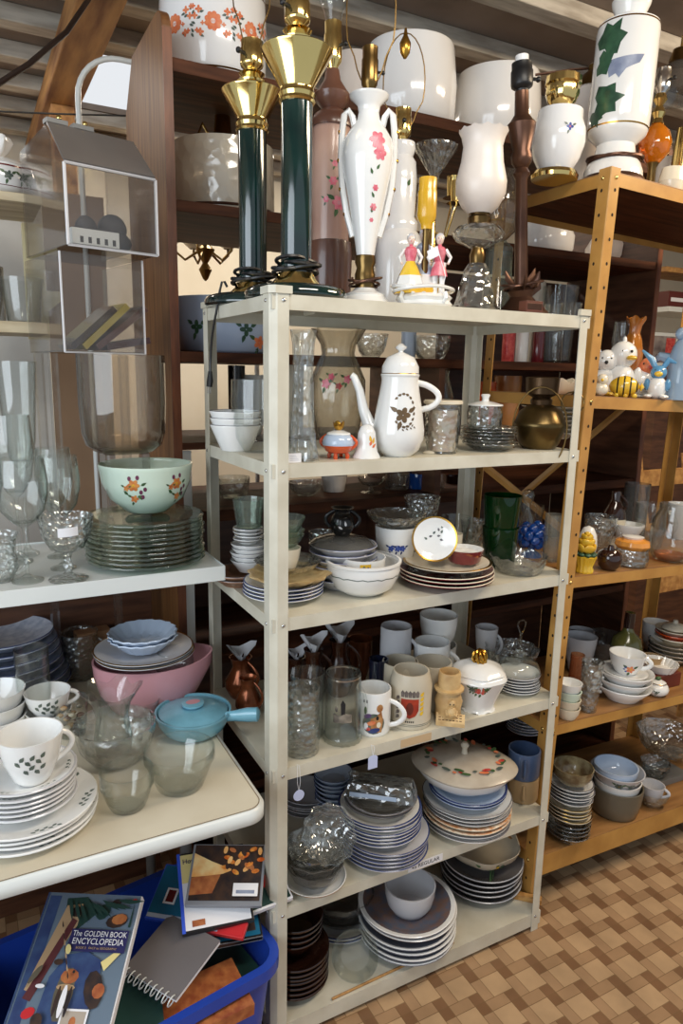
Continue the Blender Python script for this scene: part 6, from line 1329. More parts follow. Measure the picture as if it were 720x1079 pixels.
# the gold unit leans a little to the right; everything on it leans with it
LEAN = math.radians(2.15); PX = GX
gold_things = [o for o in COL.objects if o.parent is None and (o.name not in GOLD0 or o.name in GOLDTOP)]
bpy.context.view_layer.update()
for o in gold_things:
    p = o.matrix_world.translation.copy(); p2 = p + Vector((0, 0, -(p.x-PX)*math.tan(LEAN)))
    o.matrix_world = Matrix.Translation(p2) @ Matrix.Rotation(LEAN, 4, 'Y') @ Matrix.Translation(-p) @ o.matrix_world
gu.matrix_world = Matrix.Translation((PX, GY, 1.1)) @ Matrix.Rotation(LEAN, 4, 'Y') @ Matrix.Translation((0, 0, -1.1))
# ------------------------------------------------------------------ things on the brown bookcase, seen through the metal shelves
def back(name, label, cat, px, Y, w, yt, z, prof, m, t=.003, group=None, H=None, **kw):
    s = spot(px-w, px+w, 400, yt, z, .7, Y=Y); s.H = H or s.H; return vessel(name, label, cat, s, prof, m, t, group, **kw)
BASIN = solid('blue_grey_basin', (168, 182, 204), .25, coat=.3, c2=(150, 164, 190), scale=3)
def basd(g, P, phi):
    S = wrap(P, phi); H = P[-1][1]
    for u, v in ((-.10, .45), (.055, .42)):
        flower(g, S, u, H*v, .02, DLEAF, None, DLEAF, 4)
    flower(g, S, .10, H*.2, .02, ORANGEF, None, LEAF, 5)
back('basin', 'large pale blue grey basin with dark leaf print, behind the cream unit left side', 'basin', 241, .86, 60, 311, B3+.001, [(0, 0), (.8, 0), (.86, .05), (.95, .4), (1, .95), (1, 1)], BASIN, .004, deco=basd)
gg = 'glassware on the brown bookcase'
back('crystal_bowl', 'cut crystal bowl on the dark bookcase, left of the coffee pot knob', 'bowl', 391, .74, 18, 351, B3+.001, BOWL, CUTB, .004, gg)
back('white_jar', 'tall pale jar on the dark bookcase, right of the coffee pot knob', 'jar', 430, .76, 8, 348, B3+.001, STRT, BLUEW, .003, gg)
back('crystal_bowl', 'wide cut crystal bowl on the dark bookcase, above the glass canister', 'bowl', 454, .72, 20, 353, B3+.001, DEEP, CUTB, .004, gg)
for i, (px, mm, lab) in enumerate(((535, REDF, 'dark red tin'), (549, WHITE, 'white tin'), (566, BURG, 'burgundy tin'))):
    back('tin', lab+' on the dark bookcase, above the stack of cream plates', 'tin', px, .74, 7, 348, B3+.001, STRT, mm, .002, 'tins on the brown bookcase')
s = spot(545, 612, 400, 375, B4, .6, Y=.40)
SEA = spot(548, 612, 400, 372, Z2, .6, Y=.37)
s = stack('dinner_plate', 'cream dinner plate', 'of the tall stack behind the brass kettle', 'plate', 548, 612, 470, 9, Z2, .0135, CREAM, IVORY, h=.020, Y=.33)
s = up(s, .008); s.R *= .78; s.H = .055; vessel('shell_bowl', 'cream shell shaped bowl topmost behind the brass kettle', 'bowl', s, [(0, 0), (.5, 0), (.6, .05), (.9, .5), (1, 1)], CREAM, .004, wave=lambda t, r, z: (r*(1+.06*math.cos(6*t)), z+(.008*math.cos(6*t) if z > .03 else 0)))
for i, (px, Y, w, yt, prof, mm, lab) in enumerate((
    (246, .80, 18, 500, DEEP, CUTB, 'cut glass bowl on the lower bookcase board, seen under the nested white bowls'),
    (322, .76, 18, 505, BOWL, CUTB, 'cut glass bowl on the lower bookcase board, left of the black jug'),
    (352, .80, 14, 498, TUMB, FROST, 'frosted tumbler on the lower bookcase board, behind the black jug'),
    (391, .72, 15, 500, SHERB, CLR, 'clear footed sherbet glass on the lower bookcase board'),
    (418, .76, 12, 498, STRT, CLR, 'clear straight tumbler right of the footed sherbet glass'),
    (441, .74, 11, 497, STRT, COBALT, 'dark blue glass tumbler on the lower bookcase board'),
    (461, .72, 8, 498, STRT, CLR, 'narrow clear tumbler beside the dark blue glass'),
    (478, .80, 9, 500, STRT, BROWNGL, 'brown tumbler on the lower bookcase board'))):
    back('bookcase_glass', lab, 'glass', px, Y, w, yt, B4+.001, prof, mm, .003, 'glasses on the lower bookcase board', wave=scallop(9, .02) if mm is CUTB else None)
for i, (px, Y, w, yt, prof, mm, lab, nm, ct) in enumerate((
    (455, .86, 22, 385, [(0, 0), (.7, 0), (.9, .2), (1, .5), (.7, .85), (.8, 1)], CLR, 'large clear glass pitcher behind the glass canister', 'glass_pitcher', 'pitcher'),
    (418, .90, 14, 392, STRT, CUT, 'clear cut tumbler behind the coffee pot handle', 'glass_tumbler', 'glass'),
    (505, .80, 16, 402, DEEP, TERRA, 'orange pottery bowl behind the white lidded jar', 'pottery_bowl', 'bowl'),
    (532, .84, 15, 396, DEEP, solid('tan_orange_glaze', (204, 140, 80), .3, coat=.3), 'tan pottery bowl behind the brass kettle', 'pottery_bowl', 'bowl'),
    (262, .84, 20, 395, DEEP, WHITE, 'white dish with red fruit behind the etched stemless glass', 'white_dish', 'dish'),
    (300, .80, 20, 380, STRT, CREAM, 'cream canister behind the corner post', 'canister', 'canister'),
    (250, .74, 9, 385, STRT, BLACKG, 'black square jar behind the etched stemless glass', 'black_jar', 'jar'))):
    zb = B4+.001 if False else 1.50
    s = spot(px-w, px+w, 400, yt, zb, .7, Y=Y); s.H = max(s.H, .03); vessel(nm, lab, ct, s, prof, mm, .003, None)
# mid board that carries them
G().box((BX0+.026, BY0+.03, 1.478), (.875, BY1-.002, 1.499), DARKSH).build('shelf', bc, smooth=False)
for i, (px, Y, w, yt, prof, mm, lab) in enumerate(((586, .72, 20, 300, TUMB, CLR, 'clear glass on the dark bookcase, seen over the cream unit right end'), (556, .80, 14, 296, DEEP, CREAM, 'cream bowl on the dark bookcase, seen left of the gold post'))):
    back('bookcase_glass', lab, 'glass', px, Y, w, yt, B3+.001, prof, mm, .003, 'glasses on the middle bookcase board')
# hanging brass chandelier further back, on the cream wall
p = onY(216, 258, 1.9); o = thing('chandelier', 'small brass chandelier with cream glass cups hanging in front of the cream wall', 'chandelier', (p.x, 1.9, p.z))
lt([(0, -.16), (.012, -.15), (.03, -.11), (.012, -.08), (.03, -.05), (.045, -.02), (.02, .0), (.012, .25), (0, .25)], OLDBRASS, 20).build('stem', o)
lt([(.004, .25), (.004, ZC-p.z)], BRASS, 8).build('chain', o)
for i in range(5):
    a = i*2*PI/5+.4; c, d = math.cos(a), math.sin(a); k = G().tube([(.03*c, .03*d, -.03), (.09*c, .09*d, -.07), (.14*c, .14*d, -.03), (.14*c, .14*d, 0)], .006, OLDBRASS, 8).build('arm', o)
    lt([(.02, 0), (.045, .02), (.065, .06), (.07, .075), (.066, .075), (.04, .02), (0, .01)], CREAM, 20, None, Matrix.Translation((.14*c, .14*d, 0))).build('glass_cup', k)
# far right: pale wall shelf with dark boxes, framed picture, wooden chair
p = onY(705, 325, 1.6); g = G(); g.box((0, 0, 0), (1.3, .3, .03), WHITEP); o = tag(g.build('wall_shelf', None, (p.x-.12, 1.5, p.z-.03), smooth=False, bevel=.003), 'white wall shelf in the far corner right of the bookcase', 'shelf')
zs = p.z
for i, (dx, w, h, mm, lab) in enumerate(((.0, .3, .09, solid('dark_red_box_cover', (96, 36, 30), .4), 'dark red case lying on the far white shelf'), (.34, .34, .07, solid('black_box_cover', (36, 32, 34), .4), 'black case lying on the far white shelf'))):
    g = G(); g.box((0, 0, 0), (w, .2, h), mm); g.box((.02, -.001, h*.35), (w-.02, 0, h*.6), PAPER); tag(g.build('storage_case', None, (p.x-.10+dx, 1.53, zs+.001), smooth=False, bevel=.003), lab, 'case')
g = G(); g.box((0, 0, 0), (1.2, .24, .03), PINE); o2 = tag(g.build('wall_shelf', None, (p.x-.12, 1.55, p.z+.20), smooth=False, bevel=.003), 'brown wooden wall shelf above the far white one', 'shelf')
p2 = onY(704, 368, 1.55); g = G(); g.box((0, 0, 0), (.26, .02, .20), WHITEP); g.box((.02, -.002, .02), (.24, 0, .18), solid('grey_picture_print', (150, 140, 136), .5, c2=(90, 80, 80), scale=16)); g.box((.15, -.003, .08), (.23, -.0021, .17), REDF)
o = tag(g.build('framed_picture', None, (p2.x-.11, 1.60, p2.z-.10), smooth=False), 'white framed picture with red patch under the far white shelf', 'picture')
g = G(); g.box((0, 0, 0), (1.2, .34, .03), PALEWD); tag(g.build('side_table', None, (p.x-.12, 1.5, p2.z-.135), smooth=False), 'pale wooden counter carrying the framed picture', 'counter')
G().box((p.x-.05, 1.6, 0), (p.x+.9, 1.8, p2.z-.136), WALLC).build('counter_base', None) if False else None
o = bpy.data.objects['side_table']; G().box((.04, .06, -(p2.z-.136)), (1.1, .32, 0), DKWOOD).build('cabinet_body', o, smooth=False)
p = onY(690, 500, .75); 
o = thing('wooden_chair', 'tan wooden chair with bent back legs behind the gold shelves', 'chair', (2.24, .45, 0))
for x in (0, .34):
    k = G(); k.tube([(x, .30, 0), (x, .26, .45), (x, .30, .8), (x, .42, 1.25), (x, .44, 1.35)], .024, PINE, 6, flat=.7); k.build('leg', o)
    k = G(); k.tube([(x, -.1, 0), (x, -.08, .44)], .02, PINE, 6); k.build('leg', o)
k = G(); k.box((-.03, -.12, .44), (.37, .28, .475), PINE); k.build('seat', o, smooth=False, bevel=.004)
for z in (.7, .95, 1.2): k = G(); k.box((0, .29+(z-.7)*.24, z), (.34, .31+(z-.7)*.24, z+.08), PINE); k.build('back_rail', o, smooth=False, bevel=.003)
# ------------------------------------------------------------------ table at the left
TZ = .80
tb = thing('table', 'cream topped table with rounded corner and white rim at the left of the cream unit', 'table', (0, 0, 0))
tx0, tx1, ty0, ty1 = -1.75, -.061, -.140, .785
def rrect(x0, y0, x1, y1, r, n=6):
    pts = []
    for cx_, cy_, a in ((x1-r, y1-r, 0), (x0+r, y1-r, PI/2), (x0+r, y0+r, PI), (x1-r, y0+r, 1.5*PI)):
        pts += [(cx_+r*math.cos(a+PI/2*i/n), cy_+r*math.sin(a+PI/2*i/n)) for i in range(n+1)]
    return pts
G().prism(rrect(tx0+.010, ty0+.010, tx1-.010, ty1-.010, .035), TZ-.03, TZ, TABLEP).build('table_top', tb, smooth=False)
rim = G(); o_p = rrect(tx0, ty0, tx1, ty1, .045); i_p = rrect(tx0+.0095, ty0+.0095, tx1-.0095, ty1-.0095, .0355); n = len(o_p)
lay = [(i_p, TZ-.001), (o_p, TZ-.006), (o_p, TZ-.030), (i_p, TZ-.037)]
vs = [(x, y, z) for pl, z in lay for x, y in pl]; fs = []
for j in range(3):
    for i in range(n): fs.append((j*n+i, (j+1)*n+i, (j+1)*n+(i+1) % n, j*n+(i+1) % n))
rim.add(vs, fs, WHITEP); rim.build('rim', tb, ang=1.2)
ln = G(); i2 = rrect(tx0+.0115, ty0+.0115, tx1-.0115, ty1-.0115, .0335); ln.add([(x, y, TZ+.0004) for x, y in i_p]+[(x, y, TZ+.0004) for x, y in i2], [(i, (i+1) % n, n+(i+1) % n, n+i) for i in range(n)], solid('brown_seam', (120, 100, 74), .6)); ln.build('seam', tb, smooth=False)
for x in (tx0+.08, tx1-.08):
    for y in (ty0+.40, ty1-.07): G().tube([(x, y, 0), (x, y, TZ-.031)], .016, GREYP, 10).build('leg', tb)
# white upper rack standing on the table
UZ = 1.225
ur = thing('white_rack', 'white painted metal shelf with raised lip standing on the table, holding stemware', 'shelf', (0, 0, 0))
ux0, ux1, uy0, uy1 = -1.5, -.026, .25, .695
g = G(); g.box((ux0, uy0, UZ-.006), (ux1, uy1, UZ), WHITEP); g.box((ux0, uy0-.002, UZ-.034), (ux1, uy0, UZ+.004), WHITEP); g.box((ux1, uy0-.002, UZ-.034), (ux1+.002, uy1, UZ+.004), WHITEP); g.box((ux0, uy1, UZ-.034), (ux1, uy1+.002, UZ+.004), WHITEP)
g.build('shelf_board', ur, smooth=False, bevel=.0012)
pp = onY(196, 560, .66)
for x in (pp.x, -1.4):
    g = G(); g.box((x-.022, .660, TZ+.0005), (x+.022, .663, 1.475), WHITEP); g.box((x-.022, .663, TZ+.0005), (x-.019, .69, 1.475), WHITEP); k = g.build('post', ur, smooth=False)
    h_ = G()
    for q in range(6): h_.add([(x-.0225, .677+.004*math.cos(t), 1.24+q*.04+.006*math.sin(t)) for t in [2*PI*i/8 for i in range(8)]], [tuple(range(8))], INK)
    h_.build('slot', k, smooth=False) if x > -1 else None
# ------------------------------------------------------------------ stemware and plates on the white rack
s = spot(92, 217, 604, 560, UZ, .98)
GP = GRN
s = stack('green_glass_plate', 'thick pale green glass plate', 'of the stack under the jade green bowl', 'plate', 92, 217, 605, 10, UZ, .0115, GRN, None, h=.016, t=.006, wave=scallop(20, .012), rb=.8)
q = up(s, .006); qq = spot(106, 205, 542, 482, q.z, .45); q.c = Vector((qq.c.x, qq.c.y, q.z)); q.R = qq.R; q.H = qq.H
OFL = solid('rust_flower', (190, 96, 52), .3, c2=(214, 150, 80), scale=80); PFL = solid('plum_flower', (112, 56, 84), .3)
def jaded(g, P, phi):
    S = wrap(P, phi); H = P[-1][1]; r = P[-1][0]
    for u0 in (-.032, .080):
        flower(g, S, u0, H*.66, .015, OFL, YELL, None, 6); flower(g, S, u0+.002, H*.38, .010, OFL, None, LEAF, 5); flower(g, S, u0-.018, H*.60, .008, OFL, None, LEAF, 5)
        for du, dv in ((.018, .52), (.022, .42), (.010, .82), (-.010, .80), (.028, .58)): g.patch(S, oval(u0+du, H*dv, .0045, .006), PFL, 1)
        for du, dv, a in ((.018, .66, .5), (-.014, .46, 2.4), (.012, .46, -1)): g.patch(S, leafshape(u0+du, H*dv, .016, .007, a), LEAF, 1)
vessel('jade_bowl', 'pale jade green bowl with orange flower clusters on the glass plate stack', 'bowl', q, [(0, .0), (.42, 0), (.46, .03), (.5, .06), (.8, .3), (.95, .65), (.985, .9), (1.0, .94), (1.0, 1)], JADE, .004, deco=jaded)
# big smoky glass vase on a clear riser
vY = .46; vb = onY(131, 476, vY); vt = onY(131, 374, vY)
o = thing('glass_riser', 'clear glass block riser under the big smoky glass vase', 'riser', (vb.x, vY, UZ+.0005)); g = G(); hh = vb.z-UZ-.002; g.prism(rrect(-.055, -.055, .055, .055, .012), 0, hh, ACRY); g.build('glass_block', o, smooth=False)
s = spot(86, 177, 470, 374, vb.z, .7, Y=vY); s.H = vt.z-vb.z
vessel('glass_vase', 'big smoky amber ribbed glass cylinder vase behind the jade green bowl', 'vase', s, [(0, 0), (.62, 0), (.7, .015), (.88, .08), (.96, .2), (1.0, .5), (1.0, 1)], AMB, .004, wave=lambda t, r, z: (r*(1+.012*math.cos(22*t)), z))
WG = [(0, 0), (.62, 0), (.62, .012), (.3, .03), (.08, .06), (.07, .3), (.09, .43), (.14, .45), (.45, .49), (.82, .58), (1, .72), (1.0, .82), (.9, 1)]
s = spot(2, 58, 618, 480, UZ, .8); s.R *= 1.0
wineglass('wine_glass', 'largest wine goblet with thin stem at the left of the price marked sherbet glass', 'glass', s, WG, CLR, group='stemware on the white rack')
s = spot(45, 90, 604, 478, UZ, .9); s.R *= 1.0
wineglass('wine_glass', 'rounded wine glass between the big goblet and the glass plates', 'glass', s, WG, CLR, group='stemware on the white rack')
s = spot(43, 103, 617, 538, UZ, .8)
wineglass('sherbet_glass', 'footed sherbet glass with white price sticker at the rack front', 'glass', s, SHERB, CUT, group='stemware on the white rack', sticker=True)
s = spot(-22, 24, 616, 558, UZ, .7); vessel('glass_cup', 'small cut glass cup with curled handle at the left edge of the rack', 'cup', s, [(0, 0), (.6, 0), (.7, .1), (.95, .3), (.8, .6), (.85, .8), (1, 1)], CUT, .002, handle=dict(a=PI/2-.1, z0=.12, z1=.6, out=.55, r=.12))
for i, (px, Y, w, pt, hgt, lab) in enumerate(((22, .50, 22, 436, .22, 'tall wine glass behind the largest goblet'), (62, .52, 20, 470, .17, 'wine glass at the back beside the smoky vase'), (100, .50, 14, 492, .10, 'small clear glass behind the green plate stack'), (-8, .42, 18, 470, .18, 'clear wine glass half outside the left edge'))):
    s = spot(px-w, px+w, 590, pt, UZ, .7, Y=Y); s.H = hgt if i == 2 else s.H; wineglass('wine_glass', lab, 'glass', s, WG if i != 2 else SHERB, CLR, group='stemware on the white rack')
# ------------------------------------------------------------------ acrylic display case
ca = onY(70, 200, .50); aY = .44
def X(px, py): return onY(px, py, aY).x
def Zz(px, py): return onY(px, py, aY).z
xl, xr = X(70, 220), X(172, 220); zb_, zt_ = Zz(120, 262), Zz(120, 178); yb_ = aY+.30
cs = thing('acrylic_case', 'worn clear acrylic display case with two bins, beside the bookcase end', 'display case', (0, 0, 0))
def panel(vs, name, par, m=ACRY, t=.004):
    a, b, c = (Vector(v) for v in vs[:3]); nrm = (b-a).cross(c-a).normalized()*t; g = G()
    n = len(vs); g.add([tuple(v) for v in vs]+[tuple(Vector(v)+nrm) for v in vs], [tuple(range(n))[::-1], tuple(range(n, 2*n))]+[(i, (i+1) % n, n+(i+1) % n, n+i) for i in range(n)], m); return g.build(name, par, smooth=False)
zm = Zz(120, 178); ztop = Zz(110, 128)
panel([(xl, aY, zb_), (xr, aY, zb_), (xr, aY, zm), (xl, aY, zm)], 'front_panel', cs)
panel([(xl, aY, zb_), (xl, aY, zm), (xl, aY+.10, ztop), (xl, yb_, ztop-.02), (xl, yb_, zb_)], 'side_panel', cs)
panel([(xr, aY, zb_), (xr, aY, zm), (xr, aY+.10, ztop), (xr, yb_, ztop-.02), (xr, yb_, zb_)], 'side_panel', cs)
panel([(xl, aY, zb_), (xr, aY, zb_), (xr, yb_, zb_), (xl, yb_, zb_)], 'bin_floor', cs, GREYG)
panel([(xl, yb_, zb_), (xr, yb_, zb_), (xr, yb_, ztop-.02), (xl, yb_, ztop-.02)], 'back_panel', cs)
ld = panel([(xl, aY+.004, zm+.004), (xr, aY+.004, zm+.004), (xr-.01, aY+.10, ztop+.004), (xl+.0, aY+.10, ztop+.004)], 'lid', cs, solid('grey_smoked_acrylic', (118, 112, 108), .25, var=.12), .005)
g = G()
for q in (.0, .28): g.box((xl+q*(xr-xl)+.0, aY+.095, ztop+.008), (xl+q*(xr-xl)+.05, aY+.125, ztop+.018), GREYP); g.ball((xl+q*(xr-xl)+.03, aY+.10, ztop+.022), .007, BRASS, 8)
g.build('hinge', ld)
ed = G()
for x in (xl, xr):
    ed.box((x-.003, aY-.003, zb_), (x+.003, aY+.003, zm), PAPER)
ed.box((xl, aY-.003, zb_-.003), (xr, aY+.003, zb_+.003), GREYW); ed.box((xl, aY-.003, zm-.003), (xr, aY+.003, zm+.003), GREYW); ed.build('edge', cs, smooth=False)
x2l, x2r, z2 = X(70, 320), X(163, 320), Zz(120, 372)
panel([(x2l, aY+.03, z2), (x2r, aY+.03, z2), (x2r, aY+.03, zb_-.012), (x2l, aY+.03, zb_-.012)], 'front_panel', cs)
for x in (x2l, x2r): panel([(x, aY+.034, z2), (x, aY+.034, zb_-.012), (x, yb_-.02, zb_-.012), (x, yb_-.02, z2)], 'side_panel', cs)
panel([(x2l, aY+.03, z2), (x2r, aY+.03, z2), (x2r, yb_-.02, z2), (x2l, yb_-.02, z2)], 'bin_floor', cs, GREYG)
ed = G()
for x in (x2l, x2r): ed.box((x-.002, aY+.028, z2), (x+.002, aY+.032, zb_-.012), PAPER)
ed.box((x2l, aY+.028, z2-.002), (x2r, aY+.032, z2+.002), GREYW); ed.build('edge', cs, smooth=False)
for xx, yy in ((x2l, aY+.14), (x2r-.02, aY+.14), (x2l, yb_-.05), (x2r-.02, yb_-.05)):
    k = G(); k.box((xx, yy, UZ+.001 if yy < .64 else TZ+.001), (xx+.02, yy+.02, z2-.001), ACRY); k.build('leg', cs, smooth=False)
g = G(); g.box((xl+.03, aY-.004, zm-.075), (xl+.13, aY-.0035, zm-.05), PAPER) if False else None
# contents of the bins
DFELT = solid('dark_grey_felt', (52, 50, 52), .8, c2=(76, 72, 72), scale=18)
zf = zb_+.006
for i, (fx, yy, r, rot_, lab) in enumerate(((.36, .12, .048, .5, 'dark grey felt pouch lying lower in the upper acrylic bin'), (.70, .16, .058, -.3, 'larger dark grey rounded felt pouch in the upper acrylic bin'))):
    g = G(); g.ball((0, 0, r*.62), r, DFELT, 20, (1.15, .7, .62)); g.ball((r*.3, 0, r*1.2), r*.72, DFELT, 16, (.9, .7, .9))
    tag(g.build('felt_pouch', None, (xl+fx*(xr-xl), aY+yy, zf+.001), rot_), lab, 'pouch')
g = G(); g.box((0, 0, 0), (.115, .03, .036), WHITEP)
for q in range(5): g.box((.018+q*.02, -.0006, .004), (.026+q*.02, 0, .018), INK)
tag(g.build('slotted_box', None, (xl+.015, aY+.012, zf+.001), smooth=False), 'white slotted plastic box at the front of the upper acrylic bin', 'box')
zf2 = z2+.006
for i, (fx, ln_, mm, rt_, lab) in enumerate(((.10, .15, BROWNG, .72, 'dark brown notebook leaning in the lower acrylic bin'), (.24, .16, solid('olive_yellow_cover', (168, 152, 72), .5), .74, 'olive yellow notebook leaning in the lower acrylic bin'), (.40, .17, solid('maroon_cover', (84, 48, 40), .5), .66, 'maroon notebook leaning in the lower acrylic bin'), (.5, .12, solid('purple_brown_cover', (70, 44, 48), .5), .18, 'purple brown notebook lying flat in the lower acrylic bin'))):
    g = G(); g.box((0, 0, 0), (ln_, .10, .016), mm); g.box((.002, .002, .003), (ln_+.001, .101, .013), PAPER)
    o = g.build('notebook', None, (x2l+.012+fx*(x2r-x2l), aY+.05, zf2+.002), smooth=False); o.rotation_euler = (0, -rt_, 0); tag(o, lab, 'notebook', 'notebooks in the lower acrylic bin')
Mc = Matrix.Translation((xl, aY, 0)) @ Matrix.Rotation(.22, 4, 'Z') @ Matrix.Translation((-xl, -aY, 0))
bpy.context.view_layer.update()
for o in [cs]+[q for q in COL.objects if q.name.split('.')[0] in ('felt_pouch', 'slotted_box', 'notebook')]: o.matrix_world = Mc @ o.matrix_world
# ------------------------------------------------------------------ small wooden wall rack at the far left
rk = thing('wooden_rack', 'pale wooden rack with two boards and a curved bracket at the far left', 'rack', (0, 0, 0))
pA, pB = onY(44, 206, .72), onY(50, 340, .72)
g = G(); g.box((-1.2, .72, pA.z-.022), (pA.x, 1.0, pA.z), PALEWD); g.build('upper_board', rk, smooth=False, bevel=.002)
g = G(); g.box((-1.2, .72, pB.z-.03), (pB.x, .97, pB.z), PALEWD); g.build('lower_board', rk, smooth=False, bevel=.002)
pU = onY(47, 250, .99)
g = G(); pts = [(pU.x-.06, pB.z-.035), (pU.x+.0, pB.z-.035), (pU.x+.0, pB.z+.05), (pU.x+.035, pB.z+.08), (pU.x+.035, pB.z+.11), (pU.x-.005, pB.z+.11), (pU.x-.005, pA.z-.023), (pU.x-.06, pA.z-.023)]
g.prism([(x, z) for x, z in pts], -1.03, -1.0, solid('cream_board_paint', (238, 224, 176), .6), Matrix.Rotation(PI/2, 4, 'X')); g.build('bracket', rk, smooth=False)
G().box((-1.2, 1.0, 0), (pA.x-.02, 1.03, pA.z-.03), PALEWD).build('back_board', rk, smooth=False) if False else None
for x in (-1.15, pB.x-.20): G().box((x, .94, .0), (x+.03, .97, pA.z-.0225), PALEWD).build('leg', rk, smooth=False)
s = spot(-46, 42, 200, 142, pA.z, .7, .2, Y=.86); R, H = s.R, s.H
o = thing('tureen', 'white tureen with grey flower bands and frilled lid handle on the upper pale board', 'tureen', (s.c.x, s.c.y, pA.z+.0005))
P = [(R*.7, 0), (R*.95, H*.1), (R, H*.2), (R*.97, H*.42), (R*.92, H*.5)]; g = G(); g.lathe([(0, 0)]+P+[(0, H*.5)], WHITE, 44); S = wrap(P, s.phi)
for u in (-.05, -.01, .03, .07, .1): flower(g, S, u, H*.3, .012, GREYLF, None, LEAF, 5)
for z in (.14, .44): g.lathe([(rad_at(P, H*z)+.0006, H*z), (rad_at(P, H*z)+.0006, H*z+.004)], BURG, 44)
g.build('body', o); k = lt([(0, H*.5), (R*.94, H*.5), (R*.8, H*.58), (R*.3, H*.66), (0, H*.67)], WHITE, 40).build('lid', o)
g = G(); g.lathe([(R*.12, H*.66), (R*.3, H*.76), (R*.42, H*.92), (R*.36, H*1.0), (0, H*.9)], WHITE, 24, scallop(6, .12)); g.build('frilled_handle', k)
s = spot(3, 49, 330, 293, pB.z, .8, .4, Y=.80); vessel('plastic_tumbler', 'clear tapered tumbler on the lower pale board', 'glass', s, TUMB, CLR, .002)
s = spot(-38, 8, 330, 280, pB.z, .8, .4, Y=.84); vessel('glass_pot', 'clear glass pot at the left edge of the lower pale board', 'pot', s, STRT, GREYG, .003)
s = spot(8, 52, 470, 381, 1.228, .5, .9, Y=.56); s.H *= 1; wineglass('glass_goblet', 'tall flared goblet below the lower pale board', 'glass', s, [(0, 0), (.55, 0), (.55, .012), (.2, .03), (.08, .06), (.07, .4), (.12, .45), (.55, .5), (.72, .6), (.85, .8), (1, 1)], CLR)
# ------------------------------------------------------------------ bent white tube frame, cables
p1, p2, p3 = onY(82, 100, 1.25), onY(100, 57, 1.25), onY(150, 62, 1.25)
x0, x1, zt = p1.x, p1.x+.62, p2.z
pts = [(x0, 1.25, 0), (x0, 1.25, zt-.14)]+[(x0+.14-.14*math.cos(t), 1.25, zt-.14+.14*math.sin(t)) for t in [PI/2*i/8 for i in range(1, 9)]]+[(x1-.14+.14*math.sin(t), 1.25, zt-.14+.14*math.cos(t)) for t in [PI/2*i/8 for i in range(0, 9)]]+[(x1, 1.25, 0)]
tag(G().tube(pts, .009, WHITEP, 10).build('tube_frame', None), 'tall white bent tube frame standing behind the bookcase end', 'frame')
a_, b_, c_, d_ = onY(-20, 100, .95), onY(30, 68, 1.0), onY(70, 34, 1.1), onY(97, -6, 1.2)
tag(G().tube([a_, b_, c_, d_, Vector((d_.x+.10, d_.y+.05, ZC))], .008, solid('dark_cable_rubber', (44, 30, 24), .5), 8).build('cable', None), 'dark thick cable sagging across the ceiling corner', 'cable')
tag(G().tube([Vector((XL, 1.3, onY(-10, 117, 1.3).z)), onY(-10, 117, 1.3), onY(60, 120, 1.3), onY(210, 124, 1.3), onY(330, 128, 1.3), Vector((XR, 1.3, onY(330, 128, 1.3).z))], .003, BLACKP, 6).build('cable', None), 'thin black wire stretched level behind the acrylic case', 'cable')

# ------------------------------------------------------------------ crockery on the table
s = stack('leaf_plate', 'dinner plate with grey leaf sprigs', 'of the stack below the leaf cup', 'plate', -40, 108, 897, 4, TZ, .0105, WHITE, None, h=.018, deco=SPR, bw=.03, rb=.75)
u_ = up(s, .006); u_.R = s.R*.74; u_.c = Vector((s.c.x-.002, s.c.y, 0)); s2 = stack('leaf_saucer', 'white saucer with grey leaf sprigs', 'of the saucers under the leaf cup', 'saucer', 0, 0, 0, 6, u_.z, .0105, WHITE, GREYW, h=.016, s=u_, deco=SPR)
def lfd(g, P, phi):
    S = wrap(P, phi); H = P[-1][1]
    sprig(g, S, -.032, H*.66, .058, .08, GREYLF, 6, .45); sprig(g, S, -.016, H*.48, .04, -.1, GREYLF, 4, .45)
q = up(s2, .001); cq = spot(0, 71, 828, 754, q.z, .55); q.c = Vector((cq.c.x, cq.c.y, q.z-.004)); q.z -= .004; q.R = cq.R; q.H = cq.H
vessel('tea_cup', 'white tea cup with grey leaf spray and loop handle, on the saucer stack', 'cup', q, [(0, 0), (.48, 0), (.52, .03), (.62, .1), (.86, .5), (.97, .85), (1, 1)], WHITE, .0025, deco=lfd, handle=dict(a=PI/2+.1, z0=.3, z1=.88, out=.42, r=.09, flat=1.2))
for i in range(3):
    st = spot(-34, 32, 785, 720, TZ, .6); z = TZ+.034*i; q = Spot(); q.__dict__.update(st.__dict__); q.z = z; q.c = Vector((st.c.x, st.c.y, z)); q.H = .060
    vessel('tea_cup', ['bottommost', 'middle', 'topmost'][i]+' of three nested plain white cups at the left table edge', 'cup', q, [(0, 0), (.55, 0), (.6, .05), (.85, .4), (1, 1)], WHITE, .0025)
s = spot(28, 78, 776, 735, TZ, .6); s.H = .058
s = vessel('tea_cup', 'plain white cup under the leaf print cup, behind the clear tumbler', 'cup', s, CUP, WHITE, .0025)
q = Spot(); q.__dict__.update(s.__dict__); q.z = s.top-.012; q.c = Vector((s.c.x, s.c.y, q.z)); q.H = .062
vessel('tea_cup', 'leaf print white cup stacked on a plain cup, behind the clear tumbler', 'cup', q, CUP, WHITE, .0025, deco=lfd, handle=dict(a=PI/2, z0=.3, z1=.88, out=.45, r=.1, flat=1.2))
s = spot(20, 57, 768, 676, TZ, .85); vessel('glass_tumbler', 'tall clear glass tumbler in front of the leaf print cup', 'glass', s, STRT, CLR, .002)
s = spot(57, 96, 780, 730, TZ, .8)
s = vessel('glass_jar', 'small clear jar holding pebbles and shells, behind the front plates', 'jar', s, TUMB, CLR, .002)
pb = G()
